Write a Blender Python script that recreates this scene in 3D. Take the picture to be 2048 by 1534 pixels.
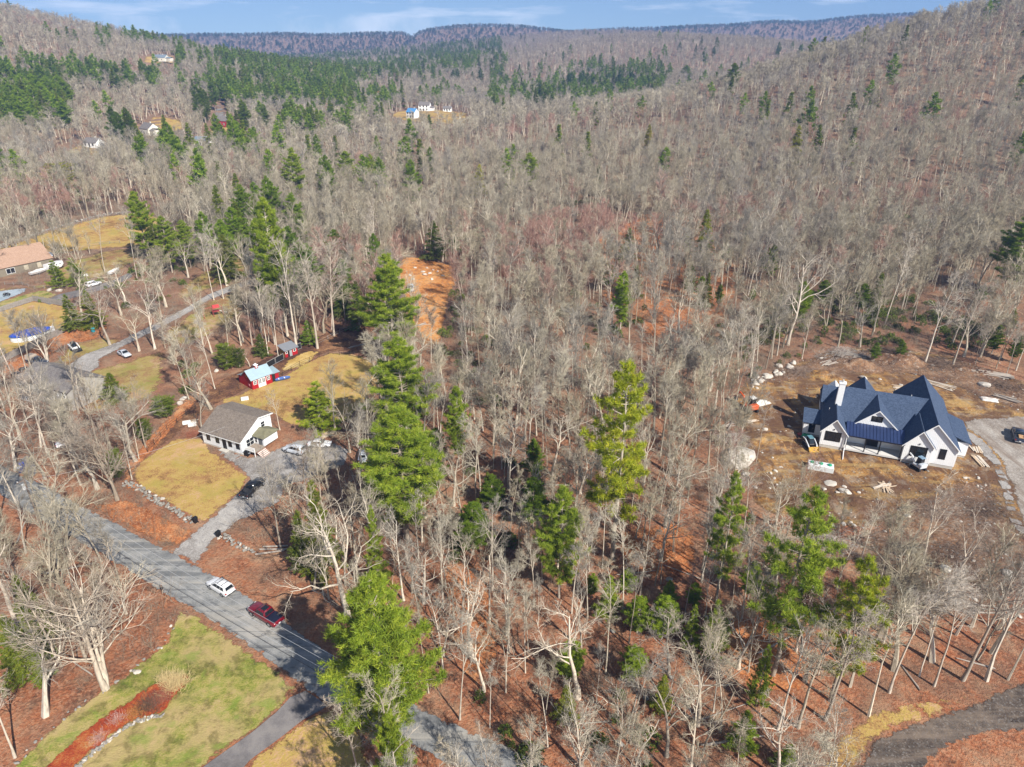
import bpy, bmesh, math, random
import numpy as np
from mathutils import Vector, Matrix, noise as mnoise
from mathutils.geometry import delaunay_2d_cdt

for o in list(bpy.data.objects):
    bpy.data.objects.remove(o)
SC = bpy.context.scene
COL = SC.collection
R = math.radians
RNG = np.random.default_rng(7)
random.seed(7)

# ------------------------------------------------------------------ camera, sky, sun, exposure
CAM_Z, PITCH, FPX = 72.0, R(26.4), 1400.0          # drone height, downward pitch, focal length in 2048-px units
cam = bpy.data.cameras.new('camera')
cam.sensor_width = 36.0
cam.lens = 36.0 * FPX / 2048.0
cam.clip_start, cam.clip_end = 0.5, 12000.0
camo = bpy.data.objects.new('camera', cam)
camo.location = (0, 0, CAM_Z)
camo.rotation_euler = (math.pi / 2 - PITCH, 0, 0)
COL.objects.link(camo)
SC.camera = camo

SUN_EL, SUN_AZ = R(40), math.atan2(0.62, -0.785)    # azimuth clockwise from +Y
SDIR = Vector((math.sin(SUN_AZ) * math.cos(SUN_EL), math.cos(SUN_AZ) * math.cos(SUN_EL), math.sin(SUN_EL)))
W = bpy.data.worlds.new('World')
SC.world = W
W.use_nodes = True
nt = W.node_tree
nt.nodes.clear()
def wn(t, **k):
    n = nt.nodes.new(t)
    for a, b in k.items():
        setattr(n, a, b)
    return n
out = wn('ShaderNodeOutputWorld')
bg = wn('ShaderNodeBackground')
sky = wn('ShaderNodeTexSky', sky_type='NISHITA', sun_disc=False, sun_elevation=SUN_EL, sun_rotation=SUN_AZ,
         altitude=200, air_density=1.0, dust_density=0.2, ozone_density=3.0)
tc = wn('ShaderNodeTexCoord')
lift = wn('ShaderNodeVectorMath', operation='ADD'); lift.inputs[1].default_value = (0, 0, .085)
nrm = wn('ShaderNodeVectorMath', operation='NORMALIZE')
nt.links.new(tc.outputs['Generated'], lift.inputs[0]); nt.links.new(lift.outputs[0], nrm.inputs[0]); nt.links.new(nrm.outputs[0], sky.inputs[0])
sep = wn('ShaderNodeSeparateXYZ')
nt.links.new(tc.outputs['Generated'], sep.inputs[0])
addz = wn('ShaderNodeMath', operation='ADD'); addz.inputs[1].default_value = 0.11
mx = wn('ShaderNodeMath', operation='MAXIMUM'); mx.inputs[1].default_value = 0.02
nt.links.new(sep.outputs['Z'], mx.inputs[0]); nt.links.new(mx.outputs[0], addz.inputs[0])
dv = wn('ShaderNodeVectorMath', operation='DIVIDE')
cmb = wn('ShaderNodeCombineXYZ')
for i in range(3):
    nt.links.new(addz.outputs[0], cmb.inputs[i])
nt.links.new(tc.outputs['Generated'], dv.inputs[0]); nt.links.new(cmb.outputs[0], dv.inputs[1])
cn = wn('ShaderNodeTexNoise'); cn.inputs['Scale'].default_value = 1.3; cn.inputs['Detail'].default_value = 7; cn.inputs['Roughness'].default_value = 0.55
nt.links.new(dv.outputs[0], cn.inputs['Vector'])
cr = wn('ShaderNodeMapRange'); cr.inputs['From Min'].default_value = 0.49; cr.inputs['From Max'].default_value = 0.68
cr.inputs['To Max'].default_value = 0.62
nt.links.new(cn.outputs['Fac'], cr.inputs['Value'])
mixc = wn('ShaderNodeMix', data_type='RGBA')
mixc.inputs['B'].default_value = (11.5, 12.0, 12.4, 1)
nt.links.new(cr.outputs['Result'], mixc.inputs['Factor']); nt.links.new(sky.outputs[0], mixc.inputs['A'])
nt.links.new(mixc.outputs['Result'], bg.inputs['Color'])
bg.inputs['Strength'].default_value = 0.07
nt.links.new(bg.outputs[0], out.inputs[0])

sun = bpy.data.lights.new('sun', 'SUN')
sun.energy, sun.angle, sun.color = 5.0, R(0.5), (1.0, 0.95, 0.87)
suno = bpy.data.objects.new('sun', sun)
suno.rotation_euler = (-SDIR).to_track_quat('-Z', 'Y').to_euler()
suno.location = (60, -80, 200)
COL.objects.link(suno)
SC.view_settings.view_transform = 'Standard'
SC.view_settings.look = 'None'
SC.view_settings.exposure = 0.68
SC.view_settings.gamma = 1.0
SC.view_settings.use_curve_mapping = False
SC.cycles.max_bounces = 5
SC.cycles.diffuse_bounces = 2
SC.cycles.glossy_bounces = 2
SC.cycles.transmission_bounces = 3
SC.cycles.transparent_max_bounces = 6
SC.cycles.volume_bounces = 0
SC.cycles.use_denoising = True
SC.cycles.denoiser = 'OPENIMAGEDENOISE'
SC.cycles.denoising_input_passes = 'RGB_ALBEDO_NORMAL'
SC.cycles.denoising_prefilter = 'ACCURATE'

# ------------------------------------------------------------------ terrain
CP, SP = math.cos(PITCH), math.sin(PITCH)
def gau(x, y, cx, cy, sx, sy, a):
    return a * np.exp(-.5 * (((x - cx) / sx) ** 2 + ((y - cy) / sy) ** 2))
def hz0(x, y):
    c, s = math.cos(.453), math.sin(.453)
    A = x * c + (y - 450) * s
    B = -x * s + (y - 450) * c
    h = 96 / (1 + np.exp(-np.clip((A - 258) / 92, -40, 40)))
    z = h * np.exp(-.5 * (B / np.where(B < 0, 170., 105.)) ** 2)
    z = z + gau(x, y, 330, 1350, 300, 260, 52) + gau(x, y, 250, 2000, 420, 300, 66) + gau(x, y, -720, 900, 250, 300, 104)
    n = 5 * np.sin(x * .0031 + 1) + 3 * np.sin(x * .0083 + 2) + 2 * np.sin(x * .021)
    hf = 76 + n + 20 * np.exp(-.5 * ((x + 150) / 170) ** 2) + 72 / (1 + np.exp(-np.clip((x - 900) / 260, -40, 40)))
    z = z + np.exp(-.5 * ((y - 2900 - .05 * x) / 300) ** 2) * hf * (1 - .3 * np.exp(-.5 * ((x + 363) / 16) ** 2))
    return z
def relief(x, y):                                   # low swells of the forest floor
    r = .45 * np.sin(x * .21 + 1.3 * np.sin(y * .07)) * np.sin(y * .17 + 1.1 * np.sin(x * .09)) + .25 * np.sin(x * .53 + y * .31) * np.sin(y * .47 - x * .22)
    k = np.clip((y - 200) / 120, 0, 1) * .9
    return r * k + 2.5 * np.sin(x * .013 + 2) * np.sin(y * .011 + .7) * np.clip((y - 260) / 200, 0, 1)
def hz(x, y):
    x = np.asarray(x, float); y = np.asarray(y, float)
    return hz0(x, y) + relief(x, y)
def hzf(x, y):
    return float(hz(x, y))
def G(u, v, z=None):
    """the place on the ground that the photograph shows at (u, v)"""
    dx, dvv = u - 1024.0, v - 767.0
    d = np.array([dx, FPX * CP - dvv * SP, -(FPX * SP + dvv * CP)])
    if z is not None:
        t = (CAM_Z - z) / -d[2]
        return (d[0] * t, d[1] * t)
    ys = np.geomspace(20, 4200, 1400)
    t = ys / d[1]
    X, Z = d[0] * t, CAM_Z + d[2] * t
    f = Z - hz(X, ys)
    i = int(np.argmax(f < 0)) or 1
    a = f[i - 1] / (f[i - 1] - f[i]) if f[i - 1] != f[i] else 0
    y = ys[i - 1] + a * (ys[i] - ys[i - 1])
    return (d[0] * y / d[1], y)
def GH(bu, bv, tv):
    """ground place of a foot at (bu, bv) and the height at which its top shows at row tv"""
    x, y = G(bu, bv)
    z0 = hzf(x, y)
    k = (tv - 767.0) / FPX
    # (CZ-z)*CP - y*SP = k*(y*CP+(CZ-z)*SP)
    w = y * (SP + k * CP) / (CP - k * SP)
    return x, y, max(0.5, CAM_Z - w - z0)
def mpp(x, y):
    """metres per photo pixel at that place"""
    return (y * CP + (CAM_Z - hzf(x, y)) * SP) / FPX

# ------------------------------------------------------------------ materials
def mat(name, rough=.7, metal=0.0, spec=.3):
    m = bpy.data.materials.new(name)
    m.use_nodes = True
    b = m.node_tree.nodes['Principled BSDF']
    b.inputs['Roughness'].default_value = rough
    b.inputs['Metallic'].default_value = metal
    b.inputs['Specular IOR Level'].default_value = spec
    return m, m.node_tree, b
def nd(t, typ, **k):
    n = t.nodes.new(typ)
    for a, b in k.items():
        if hasattr(n, a):
            setattr(n, a, b)
        else:
            n.inputs[a].default_value = b
    return n
def ramp(t, src, stops):
    r = t.nodes.new('ShaderNodeValToRGB')
    e = r.color_ramp.elements
    while len(e) < len(stops):
        e.new(.5)
    for i, (p, c) in enumerate(stops):
        e[i].position = p
        e[i].color = (*c, 1)
    t.links.new(src, r.inputs['Fac'])
    return r.outputs['Color']
def mixn(t, fac, a, b, mode='MIX'):
    m = t.nodes.new('ShaderNodeMix')
    m.data_type = 'RGBA'
    m.blend_type = mode
    for s, v in (('Factor', fac), ('A', a), ('B', b)):
        if isinstance(v, (float, int)):
            m.inputs[s].default_value = v if s == 'Factor' else (v, v, v, 1)
        elif isinstance(v, tuple):
            m.inputs[s].default_value = (*v, 1)
        else:
            t.links.new(v, m.inputs[s])
    return m.outputs['Result']
def noise(t, scale, detail=4, rough=.55, vec=None, out='Fac', dist=0):
    n = nd(t, 'ShaderNodeTexNoise', Scale=scale, Detail=detail, Roughness=rough, Distortion=dist)
    if vec is not None:
        t.links.new(vec, n.inputs['Vector'])
    return n.outputs[out]
def wpos(t):
    return nd(t, 'ShaderNodeNewGeometry').outputs['Position']
def bump(t, b, h, strength=.5, dist=.1):
    n = nd(t, 'ShaderNodeBump', Strength=strength, Distance=dist)
    t.links.new(h, n.inputs['Height'])
    t.links.new(n.outputs[0], b.inputs['Normal'])
def mapr(t, src, a, b, c=0., d=1.):
    n = nd(t, 'ShaderNodeMapRange')
    for i, v in enumerate((a, b, c, d)):
        n.inputs[i + 1].default_value = v
    t.links.new(src, n.inputs[0])
    return n.outputs[0]
MATS = {}
def plain(name, col, rough=.6, metal=0., spec=.3, var=.12, scale=3.0, bmp=0.0, coat=0.):
    """a plain surface with a little unevenness of its own"""
    if name in MATS:
        return MATS[name]
    m, t, b = mat(name, rough, metal, spec)
    oc = nd(t, 'ShaderNodeTexCoord').outputs['Object']
    n = noise(t, scale, 5, .6, oc)
    c1 = tuple(x * (1 - var) for x in col); c2 = tuple(min(1, x * (1 + var)) for x in col)
    c = ramp(t, n, [(.3, c1), (.7, c2)])
    t.links.new(c, b.inputs['Base Color'])
    if bmp:
        bump(t, b, noise(t, scale * 6, 4, .6, oc), bmp, .03)
    if coat:
        b.inputs['Coat Weight'].default_value = coat
        b.inputs['Coat Roughness'].default_value = .08
    MATS[name] = m
    return m

# ------------------------------------------------------------------ objects
def link(o, parent=None):
    COL.objects.link(o)
    if parent is not None:
        o.parent = parent
    return o
def tag(o, label=None, cat=None, group=None, kind=None):
    if label: o['label'] = label
    if cat: o['category'] = cat
    if group: o['group'] = group
    if kind: o['kind'] = kind
    return o
def empty(name, loc=(0, 0, 0), rz=0.0):
    e = bpy.data.objects.new(name, None)
    e.location = loc
    e.rotation_euler = (0, 0, rz)
    e.empty_display_size = .5
    return link(e)
def np_mesh(name, V, F, mats=(), smooth=False, attrs=None):
    """V (n,3), F list of faces or an (m,k) array"""
    me = bpy.data.meshes.new(name)
    V = np.asarray(V, np.float32)
    if isinstance(F, np.ndarray):
        m, k = F.shape
        me.vertices.add(len(V)); me.vertices.foreach_set('co', V.ravel())
        me.loops.add(m * k); me.loops.foreach_set('vertex_index', F.astype(np.int32).ravel())
        me.polygons.add(m)
        me.polygons.foreach_set('loop_start', np.arange(0, m * k, k, dtype=np.int32))
        me.polygons.foreach_set('loop_total', np.full(m, k, np.int32))
        me.update(calc_edges=True)
    else:
        me.from_pydata([tuple(v) for v in V], [], F)
        me.update()
    for m_ in mats:
        me.materials.append(m_)
    if smooth:
        me.polygons.foreach_set('use_smooth', np.ones(len(me.polygons), bool))
    return me
def meshobj(name, me, parent=None, loc=(0, 0, 0), rot=(0, 0, 0), scale=(1, 1, 1)):
    o = bpy.data.objects.new(name, me)
    o.location, o.rotation_euler, o.scale = loc, rot, scale
    return link(o, parent)

class MB:
    """collects boxes, prisms and tubes for ONE mesh"""
    def __init__(s):
        s.v, s.f = [], []
    def add(s, vs, fs):
        k = len(s.v)
        s.v += [tuple(map(float, v)) for v in vs]
        s.f += [tuple(i + k for i in f) for f in fs]
        return s
    def box(s, x0, y0, z0, x1, y1, z1):
        v = [(x0, y0, z0), (x1, y0, z0), (x1, y1, z0), (x0, y1, z0), (x0, y0, z1), (x1, y0, z1), (x1, y1, z1), (x0, y1, z1)]
        return s.add(v, [(3, 2, 1, 0), (4, 5, 6, 7), (0, 1, 5, 4), (1, 2, 6, 5), (2, 3, 7, 6), (3, 0, 4, 7)])
    def hexa(s, b, t):
        """eight corners: bottom four, top four, counter-clockwise from above"""
        return s.add(list(b) + list(t), [(3, 2, 1, 0), (4, 5, 6, 7), (0, 1, 5, 4), (1, 2, 6, 5), (2, 3, 7, 6), (3, 0, 4, 7)])
    def slab(s, quad, th):
        """a sheet given by its corners, thickened downwards along its normal"""
        q = [Vector(p) for p in quad]
        n = (q[1] - q[0]).cross(q[2] - q[0]).normalized()
        if n.z < 0: n = -n
        lo = [p - n * th for p in q]
        k = len(q)
        return s.add(lo + q, [tuple(range(k))[::-1], tuple(range(k, 2 * k))] + [(i, (i + 1) % k, k + (i + 1) % k, k + i) for i in range(k)])
    def prism(s, pts, axis, a, b):
        """polygon pts extruded along axis ('x','y','z') from a to b"""
        def P(p, h):
            return (h, p[0], p[1]) if axis == 'x' else (p[0], h, p[1]) if axis == 'y' else (p[0], p[1], h)
        k = len(pts)
        return s.add([P(p, a) for p in pts] + [P(p, b) for p in pts], [tuple(range(k))[::-1], tuple(range(k, 2 * k))] + [(i, (i + 1) % k, k + (i + 1) % k, k + i) for i in range(k)])
    def tube(s, pts, r, n=8, cap=True):
        pts = [Vector(p) for p in pts]
        rs = r if isinstance(r, (list, tuple)) else [r] * len(pts)
        k0 = len(s.v)
        for i, p in enumerate(pts):
            d = (pts[min(i + 1, len(pts) - 1)] - pts[max(i - 1, 0)]).normalized()
            a = d.cross(Vector((0, 0, 1)) if abs(d.z) < .9 else Vector((1, 0, 0))).normalized()
            b = d.cross(a)
            for j in range(n):
                w = 2 * math.pi * j / n
                s.v.append(tuple(p + (a * math.cos(w) + b * math.sin(w)) * rs[i]))
        for i in range(len(pts) - 1):
            for j in range(n):
                s.f.append((k0 + i * n + j, k0 + i * n + (j + 1) % n, k0 + (i + 1) * n + (j + 1) % n, k0 + (i + 1) * n + j))
        if cap:
            s.f.append(tuple(k0 + j for j in range(n))[::-1])
            s.f.append(tuple(k0 + (len(pts) - 1) * n + j for j in range(n)))
        return s
    def loft(s, secs, cap=True):
        """closed cross-sections with the same number of points"""
        n = len(secs[0]); k0 = len(s.v)
        for q in secs:
            s.v += [tuple(map(float, p)) for p in q]
        for i in range(len(secs) - 1):
            for j in range(n):
                s.f.append((k0 + i * n + j, k0 + i * n + (j + 1) % n, k0 + (i + 1) * n + (j + 1) % n, k0 + (i + 1) * n + j))
        if cap:
            s.f.append(tuple(k0 + j for j in range(n))[::-1])
            s.f.append(tuple(k0 + (len(secs) - 1) * n + j for j in range(n)))
        return s
    def mesh(s, name, m, bevel=0.0, smooth=False, seg=1):
        me = bpy.data.meshes.new(name)
        me.from_pydata(s.v, [], s.f)
        bm = bmesh.new(); bm.from_mesh(me)
        bmesh.ops.recalc_face_normals(bm, faces=bm.faces)
        if bevel:
            es = [e for e in bm.edges if len(e.link_faces) == 2 and e.calc_face_angle(0) > .6]
            bmesh.ops.bevel(bm, geom=es, offset=bevel, segments=seg, affect='EDGES', clamp_overlap=True)
        bm.to_mesh(me); bm.free()
        me.materials.append(m)
        if smooth:
            me.polygons.foreach_set('use_smooth', np.ones(len(me.polygons), bool))
        return me
    def build(s, name, m, parent=None, bevel=0.0, smooth=False, loc=(0, 0, 0), seg=1):
        return meshobj(name, s.mesh(name, m, bevel, smooth, seg), parent, loc)
def copy_tree(o, parent=None):
    c = o.copy()
    link(c, None)
    if parent is not None:
        c.parent = parent
    for ch in o.children:
        copy_tree(ch, c)
    return c
def inpoly(x, y, poly):
    x = np.asarray(x); y = np.asarray(y)
    c = np.zeros(x.shape, bool)
    n = len(poly)
    for i in range(n):
        x1, y1 = poly[i]; x2, y2 = poly[i - 1]
        if y1 == y2: continue
        t = ((y1 > y) != (y2 > y)) & (x < (x2 - x1) * (y - y1) / (y2 - y1) + x1)
        c ^= t
    return c
# ------------------------------------------------------------------ ground materials
def ground_mat(name, stops, big=.05, mid=.35, fine=2.2, rough=.95, bmp=.6, speck=None, bdist=.15, soft=True, wear=None):
    """soil-like surface: large drifts, patches and fine grain of colours it really has"""
    m, t, b = mat(name, rough, 0, .1)
    p = wpos(t)
    n1 = noise(t, big, 4, .6, p); n2 = noise(t, mid, 6, .68, p); n3 = noise(t, fine, 5, .72, p)
    a = nd(t, 'ShaderNodeMath', operation='MULTIPLY_ADD'); t.links.new(n1, a.inputs[0]); a.inputs[1].default_value = .38
    c = nd(t, 'ShaderNodeMath', operation='MULTIPLY_ADD'); t.links.new(n2, c.inputs[0]); c.inputs[1].default_value = .37
    d = nd(t, 'ShaderNodeMath', operation='MULTIPLY'); t.links.new(n3, d.inputs[0]); d.inputs[1].default_value = .30
    t.links.new(d.outputs[0], c.inputs[2]); t.links.new(c.outputs[0], a.inputs[2])
    f = mapr(t, a.outputs[0], .42, .63)
    col = ramp(t, f, stops)
    if speck:
        v = nd(t, 'ShaderNodeTexVoronoi', Scale=speck[0]); t.links.new(p, v.inputs['Vector'])
        s = nd(t, 'ShaderNodeSeparateColor'); t.links.new(v.outputs['Color'], s.inputs[0])
        k = mapr(t, s.outputs[0], speck[1], 1., 0, speck[3] if len(speck) > 3 else .8)
        col = mixn(t, k, col, speck[2])
        k2 = mapr(t, s.outputs[1], .55, 1., 0, .55)
        col = mixn(t, k2, col, tuple(q * .35 for q in speck[2]))
    if wear:
        for sc, lo, hi, cc, am, vec in wear:
            q = p
            if vec:
                mp = nd(t, 'ShaderNodeMapping'); mp.inputs['Rotation'].default_value = (0, 0, vec[0]); mp.inputs['Scale'].default_value = (vec[1], vec[2], 1)
                t.links.new(p, mp.inputs['Vector']); q = mp.outputs[0]
            k = mapr(t, noise(t, sc, 5, .6, q, dist=.4), lo, hi, 0, am)
            col = mixn(t, k, col, cc)
    if name == 'leaf_litter':                       # browner, thinner litter up the slopes and in drifts
        sy = nd(t, 'ShaderNodeSeparateXYZ'); t.links.new(p, sy.inputs[0])
        q = nd(t, 'ShaderNodeMath', operation='MULTIPLY_ADD'); t.links.new(noise(t, .02, 5, .6, p), q.inputs[0]); q.inputs[1].default_value = 260; t.links.new(sy.outputs[1], q.inputs[2])
        col = mixn(t, mapr(t, q.outputs[0], 170, 400, .0, .75), col, (.20, .145, .10))
        col = mixn(t, mapr(t, noise(t, .09, 5, .65, p), .48, .64, 0, .65), col, (.17, .115, .08))
        col = mixn(t, mapr(t, noise(t, .17, 5, .65, wpos(t)), .52, .68, 0, .6), col, (.40, .27, .17))
    t.links.new(col, b.inputs['Base Color'])
    h = nd(t, 'ShaderNodeMath', operation='ADD'); t.links.new(n2, h.inputs[0]); t.links.new(n3, h.inputs[1])
    bump(t, b, h.outputs[0], bmp, bdist)
    if soft:                                        # ragged, thinning margin where one ground cover gives way to the next
        at = nd(t, 'ShaderNodeAttribute', attribute_name='inner')
        q = nd(t, 'ShaderNodeMath', operation='MULTIPLY_ADD'); t.links.new(noise(t, 1.1, 6, .7, p), q.inputs[0]); q.inputs[1].default_value = 1.5; t.links.new(at.outputs['Fac'], q.inputs[2])
        k = mapr(t, q.outputs[0], .86, 1.02)
        tr = nd(t, 'ShaderNodeBsdfTransparent'); mx_ = nd(t, 'ShaderNodeMixShader')
        t.links.new(k, mx_.inputs[0]); t.links.new(tr.outputs[0], mx_.inputs[1]); t.links.new(b.outputs[0], mx_.inputs[2])
        t.links.new(mx_.outputs[0], t.nodes['Material Output'].inputs[0])
    return m
M_LITTER = ground_mat('leaf_litter', [(0, (.10, .045, .03)), (.25, (.22, .085, .045)), (.5, (.38, .135, .062)), (.7, (.44, .19, .095)), (1, (.42, .27, .17))],
                      .035, .3, 2.6, bmp=1.0, speck=(3.6, .45, (.47, .24, .14), .8), bdist=.35, soft=False)
M_LAWN = ground_mat('green_lawn', [(0, (.085, .11, .022)), (.3, (.17, .19, .035)), (.5, (.26, .26, .055)), (.7, (.37, .30, .10)), (1, (.45, .32, .17))], .09, .55, 5, bmp=.9, bdist=.15,
                    wear=[(.12, .46, .58, (.44, .32, .15), .8, None), (.5, .5, .62, (.13, .11, .035), .65, None), (1.4, .5, .62, (.40, .33, .12), .5, None), (.3, .54, .64, (.19, .26, .04), .6, None)])
M_YARD = ground_mat('dormant_grass', [(0, (.20, .115, .045)), (.25, (.35, .20, .075)), (.45, (.43, .28, .10)), (.6, (.42, .31, .075)), (.75, (.47, .29, .13)), (1, (.50, .32, .18))], .07, .5, 4, bmp=.9, bdist=.12,
                    wear=[(.14, .52, .66, (.33, .27, .06), .7, None), (.22, .56, .7, (.30, .15, .07), .7, None)])
M_MIXGRASS = ground_mat('thin_grass', [(0, (.13, .075, .038)), (.25, (.24, .145, .065)), (.45, (.33, .23, .09)), (.6, (.30, .25, .075)), (.8, (.40, .27, .14)), (1, (.42, .28, .18))], .08, .4, 4, bmp=.8, bdist=.12,
                        wear=[(.12, .5, .64, (.22, .22, .05), .7, None), (.2, .5, .62, (.26, .13, .07), .75, None)])
M_DIRT = ground_mat('ochre_dirt', [(0, (.085, .044, .025)), (.22, (.19, .098, .043)), (.45, (.33, .17, .062)), (.65, (.46, .235, .07)), (.82, (.52, .28, .085)), (1, (.52, .37, .22))], .07, .45, 3, bmp=1.0, bdist=.4,
                    speck=(2.6, .82, (.55, .45, .33), .6), wear=[(.9, .48, .56, (.13, .065, .035), .85, (.5, .6, .12)), (.7, .5, .58, (.5, .33, .13), .6, (-.4, .12, .7)), (.13, .45, .58, (.15, .082, .052), .85, None), (.3, .54, .66, (.40, .33, .25), .5, None)])
M_DARKDIRT = ground_mat('dark_churned_soil', [(0, (.06, .034, .024)), (.3, (.14, .075, .046)), (.55, (.23, .125, .07)), (.8, (.31, .18, .10)), (1, (.40, .27, .18))], .09, .6, 3, bmp=1.0, bdist=.3, speck=(3.0, .85, (.5, .42, .34), .5))
M_ORLEAF = ground_mat('orange_leaf_drift', [(0, (.22, .07, .03)), (.3, (.38, .125, .045)), (.6, (.52, .19, .07)), (1, (.55, .30, .15))], .06, .4, 3, bmp=1.0, bdist=.25, speck=(4.0, .5, (.62, .30, .14), .7))
M_ORANGE = ground_mat('orange_dirt', [(0, (.25, .085, .03)), (.35, (.46, .18, .05)), (.65, (.60, .27, .08)), (1, (.58, .34, .15))], .07, .5, 3, bmp=.8, bdist=.2, speck=(2.0, .85, (.5, .36, .26), .5))
M_GRAVEL = ground_mat('grey_gravel', [(0, (.15, .125, .11)), (.4, (.26, .235, .21)), (.7, (.34, .315, .29)), (1, (.42, .39, .35))], .09, .7, 6, bmp=.5, bdist=.06, speck=(7, .7, (.5, .47, .44), .5))
M_NEWDRIVE = ground_mat('fresh_stone_drive', [(0, (.13, .10, .08)), (.35, (.23, .19, .155)), (.6, (.31, .27, .23)), (1, (.42, .38, .33))], .06, .35, 5, bmp=.6, bdist=.08, speck=(6, .75, (.5, .46, .41), .5), wear=[(.5, .48, .6, (.2, .15, .115), .7, (.25, 1.0, .12))])
M_SHADEGRAVEL = ground_mat('shade_darkened_gravel', [(0, (.04, .031, .026)), (.4, (.075, .058, .047)), (.7, (.12, .093, .074)), (1, (.19, .145, .11))], .1, .6, 6, bmp=.5, bdist=.06, speck=(6, .8, (.3, .28, .26), .5),  # brown gravel with the shadows on it put into a darker colour
                        wear=[(.8, .5, .62, (.20, .155, .12), .6, (-.62, .12, 1.0))])
M_ASPHALT = ground_mat('old_asphalt', [(0, (.15, .152, .15)), (.4, (.215, .215, .208)), (.65, (.265, .262, .25)), (1, (.34, .325, .30))], .12, .5, 6, rough=.85, bmp=.15, bdist=.03,
                       wear=[(.35, .5, .64, (.36, .33, .28), .65, (.6, .12, 1.0)), (2.5, .58, .64, (.06, .06, .065), .5, (.6, .25, .6)), (.5, .55, .6, (.08, .085, .09), .55, (.6, .06, 1.3))])
M_ASPHALT2 = ground_mat('driveway_asphalt', [(0, (.12, .11, .105)), (.5, (.175, .16, .155)), (1, (.23, .21, .195))], .15, .6, 6, rough=.85, bmp=.1, bdist=.03, soft=False)
M_MULCH = ground_mat('red_mulch', [(0, (.16, .028, .015)), (.5, (.34, .062, .026)), (.8, (.42, .13, .04)), (1, (.46, .24, .10))], .12, .7, 5, bmp=1.0, bdist=.15)
M_PADDOCK = ground_mat('paddock_soil', [(0, (.045, .024, .018)), (.4, (.10, .05, .034)), (.7, (.19, .095, .05)), (1, (.33, .18, .09))], .08, .4, 3, bmp=.8, bdist=.2)
M_STRAW = ground_mat('straw_bedding', [(0, (.3, .18, .05)), (.5, (.48, .32, .10)), (1, (.6, .45, .2))], .2, 1.0, 5, bmp=.8, bdist=.15)
M_BLUEGRAV = ground_mat('bluestone_gravel', [(0, (.22, .26, .29)), (.5, (.32, .37, .40)), (1, (.42, .46, .48))], .2, 1.0, 6, bmp=.3, bdist=.05)

# ------------------------------------------------------------------ the ground: one sheet to the horizon
def build_ground():
    ys = np.concatenate([np.linspace(-160, 24, 24, endpoint=False), np.geomspace(24, 4300, 520)])
    ts = np.linspace(-1, 1, 300)
    Y, T = np.meshgrid(ys, ts, indexing='ij')
    X = T * (np.maximum(Y, 0) * .95 + 70)
    Z = hz(X, Y)
    V = np.stack([X, Y, Z], -1).reshape(-1, 3)
    ny, nx = Y.shape
    i = np.arange(ny - 1)[:, None] * nx + np.arange(nx - 1)[None]
    F = np.stack([i, i + 1, i + nx + 1, i + nx], -1).reshape(-1, 4)
    o = meshobj('ground', np_mesh('ground', V, F, [M_LITTER], True))
    tag(o, 'forest floor covered in rust brown leaf litter', kind='structure')
build_ground()

EXCL = []                                           # places where no wild tree grows
def patch(name, px, m, off, label, wob=.35, step=1.6, excl=True, world=False, edge=1.6):
    """a sheet of its own laid on the ground, with an uneven edge"""
    P = [p if world else G(*p) for p in px]
    if excl: EXCL.append(P)
    B = []
    for a, b in zip(P, P[1:] + P[:1]):
        L = math.hypot(b[0] - a[0], b[1] - a[1]); n = max(1, int(L / .8))
        for k in range(n):
            x, y = a[0] + (b[0] - a[0]) * k / n, a[1] + (b[1] - a[1]) * k / n
            w = wob * min(1, L / 3)
            B.append((x + w * (mnoise.noise((x * .45, y * .45, 3)) + .6 * mnoise.noise((x * 1.3, y * 1.3, 9))), y + w * (mnoise.noise((x * .45, y * .45, 30)) + .6 * mnoise.noise((x * 1.3, y * 1.3, 20)))))
    xs = [p[0] for p in B]; yy = [p[1] for p in B]
    gx, gy = np.meshgrid(np.arange(min(xs), max(xs), step), np.arange(min(yy), max(yy), step))
    gx = gx.ravel() + RNG.uniform(-.3, .3, gx.size); gy = gy.ravel() + RNG.uniform(-.3, .3, gy.size)
    ok = inpoly(gx, gy, B)
    pts = [Vector(p) for p in B] + [Vector((x, y)) for x, y in zip(gx[ok], gy[ok])]
    v, e, f, *_ = delaunay_2d_cdt(pts, [], [list(range(len(B)))], 1, 1e-4)
    x = np.array([q[0] for q in v]); y = np.array([q[1] for q in v])
    me = np_mesh(name, np.stack([x, y, hz(x, y) + off], -1), [tuple(q) for q in f], [m], True)
    bx_, by_ = np.array(xs), np.array(yy)
    dd = np.array([np.hypot(bx_ - a_, by_ - b_).min() for a_, b_ in zip(x, y)])
    at_ = me.attributes.new('inner', 'FLOAT', 'POINT'); at_.data.foreach_set('value', np.clip(dd / edge, 0, 1).astype(np.float32))
    bm = bmesh.new(); bm.from_mesh(me); bmesh.ops.recalc_face_normals(bm, faces=bm.faces)
    if sum(q.normal.z for q in bm.faces) < 0: bmesh.ops.reverse_faces(bm, faces=bm.faces)
    bm.to_mesh(me); bm.free()
    return tag(meshobj(name, me), label, kind='structure')

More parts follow.
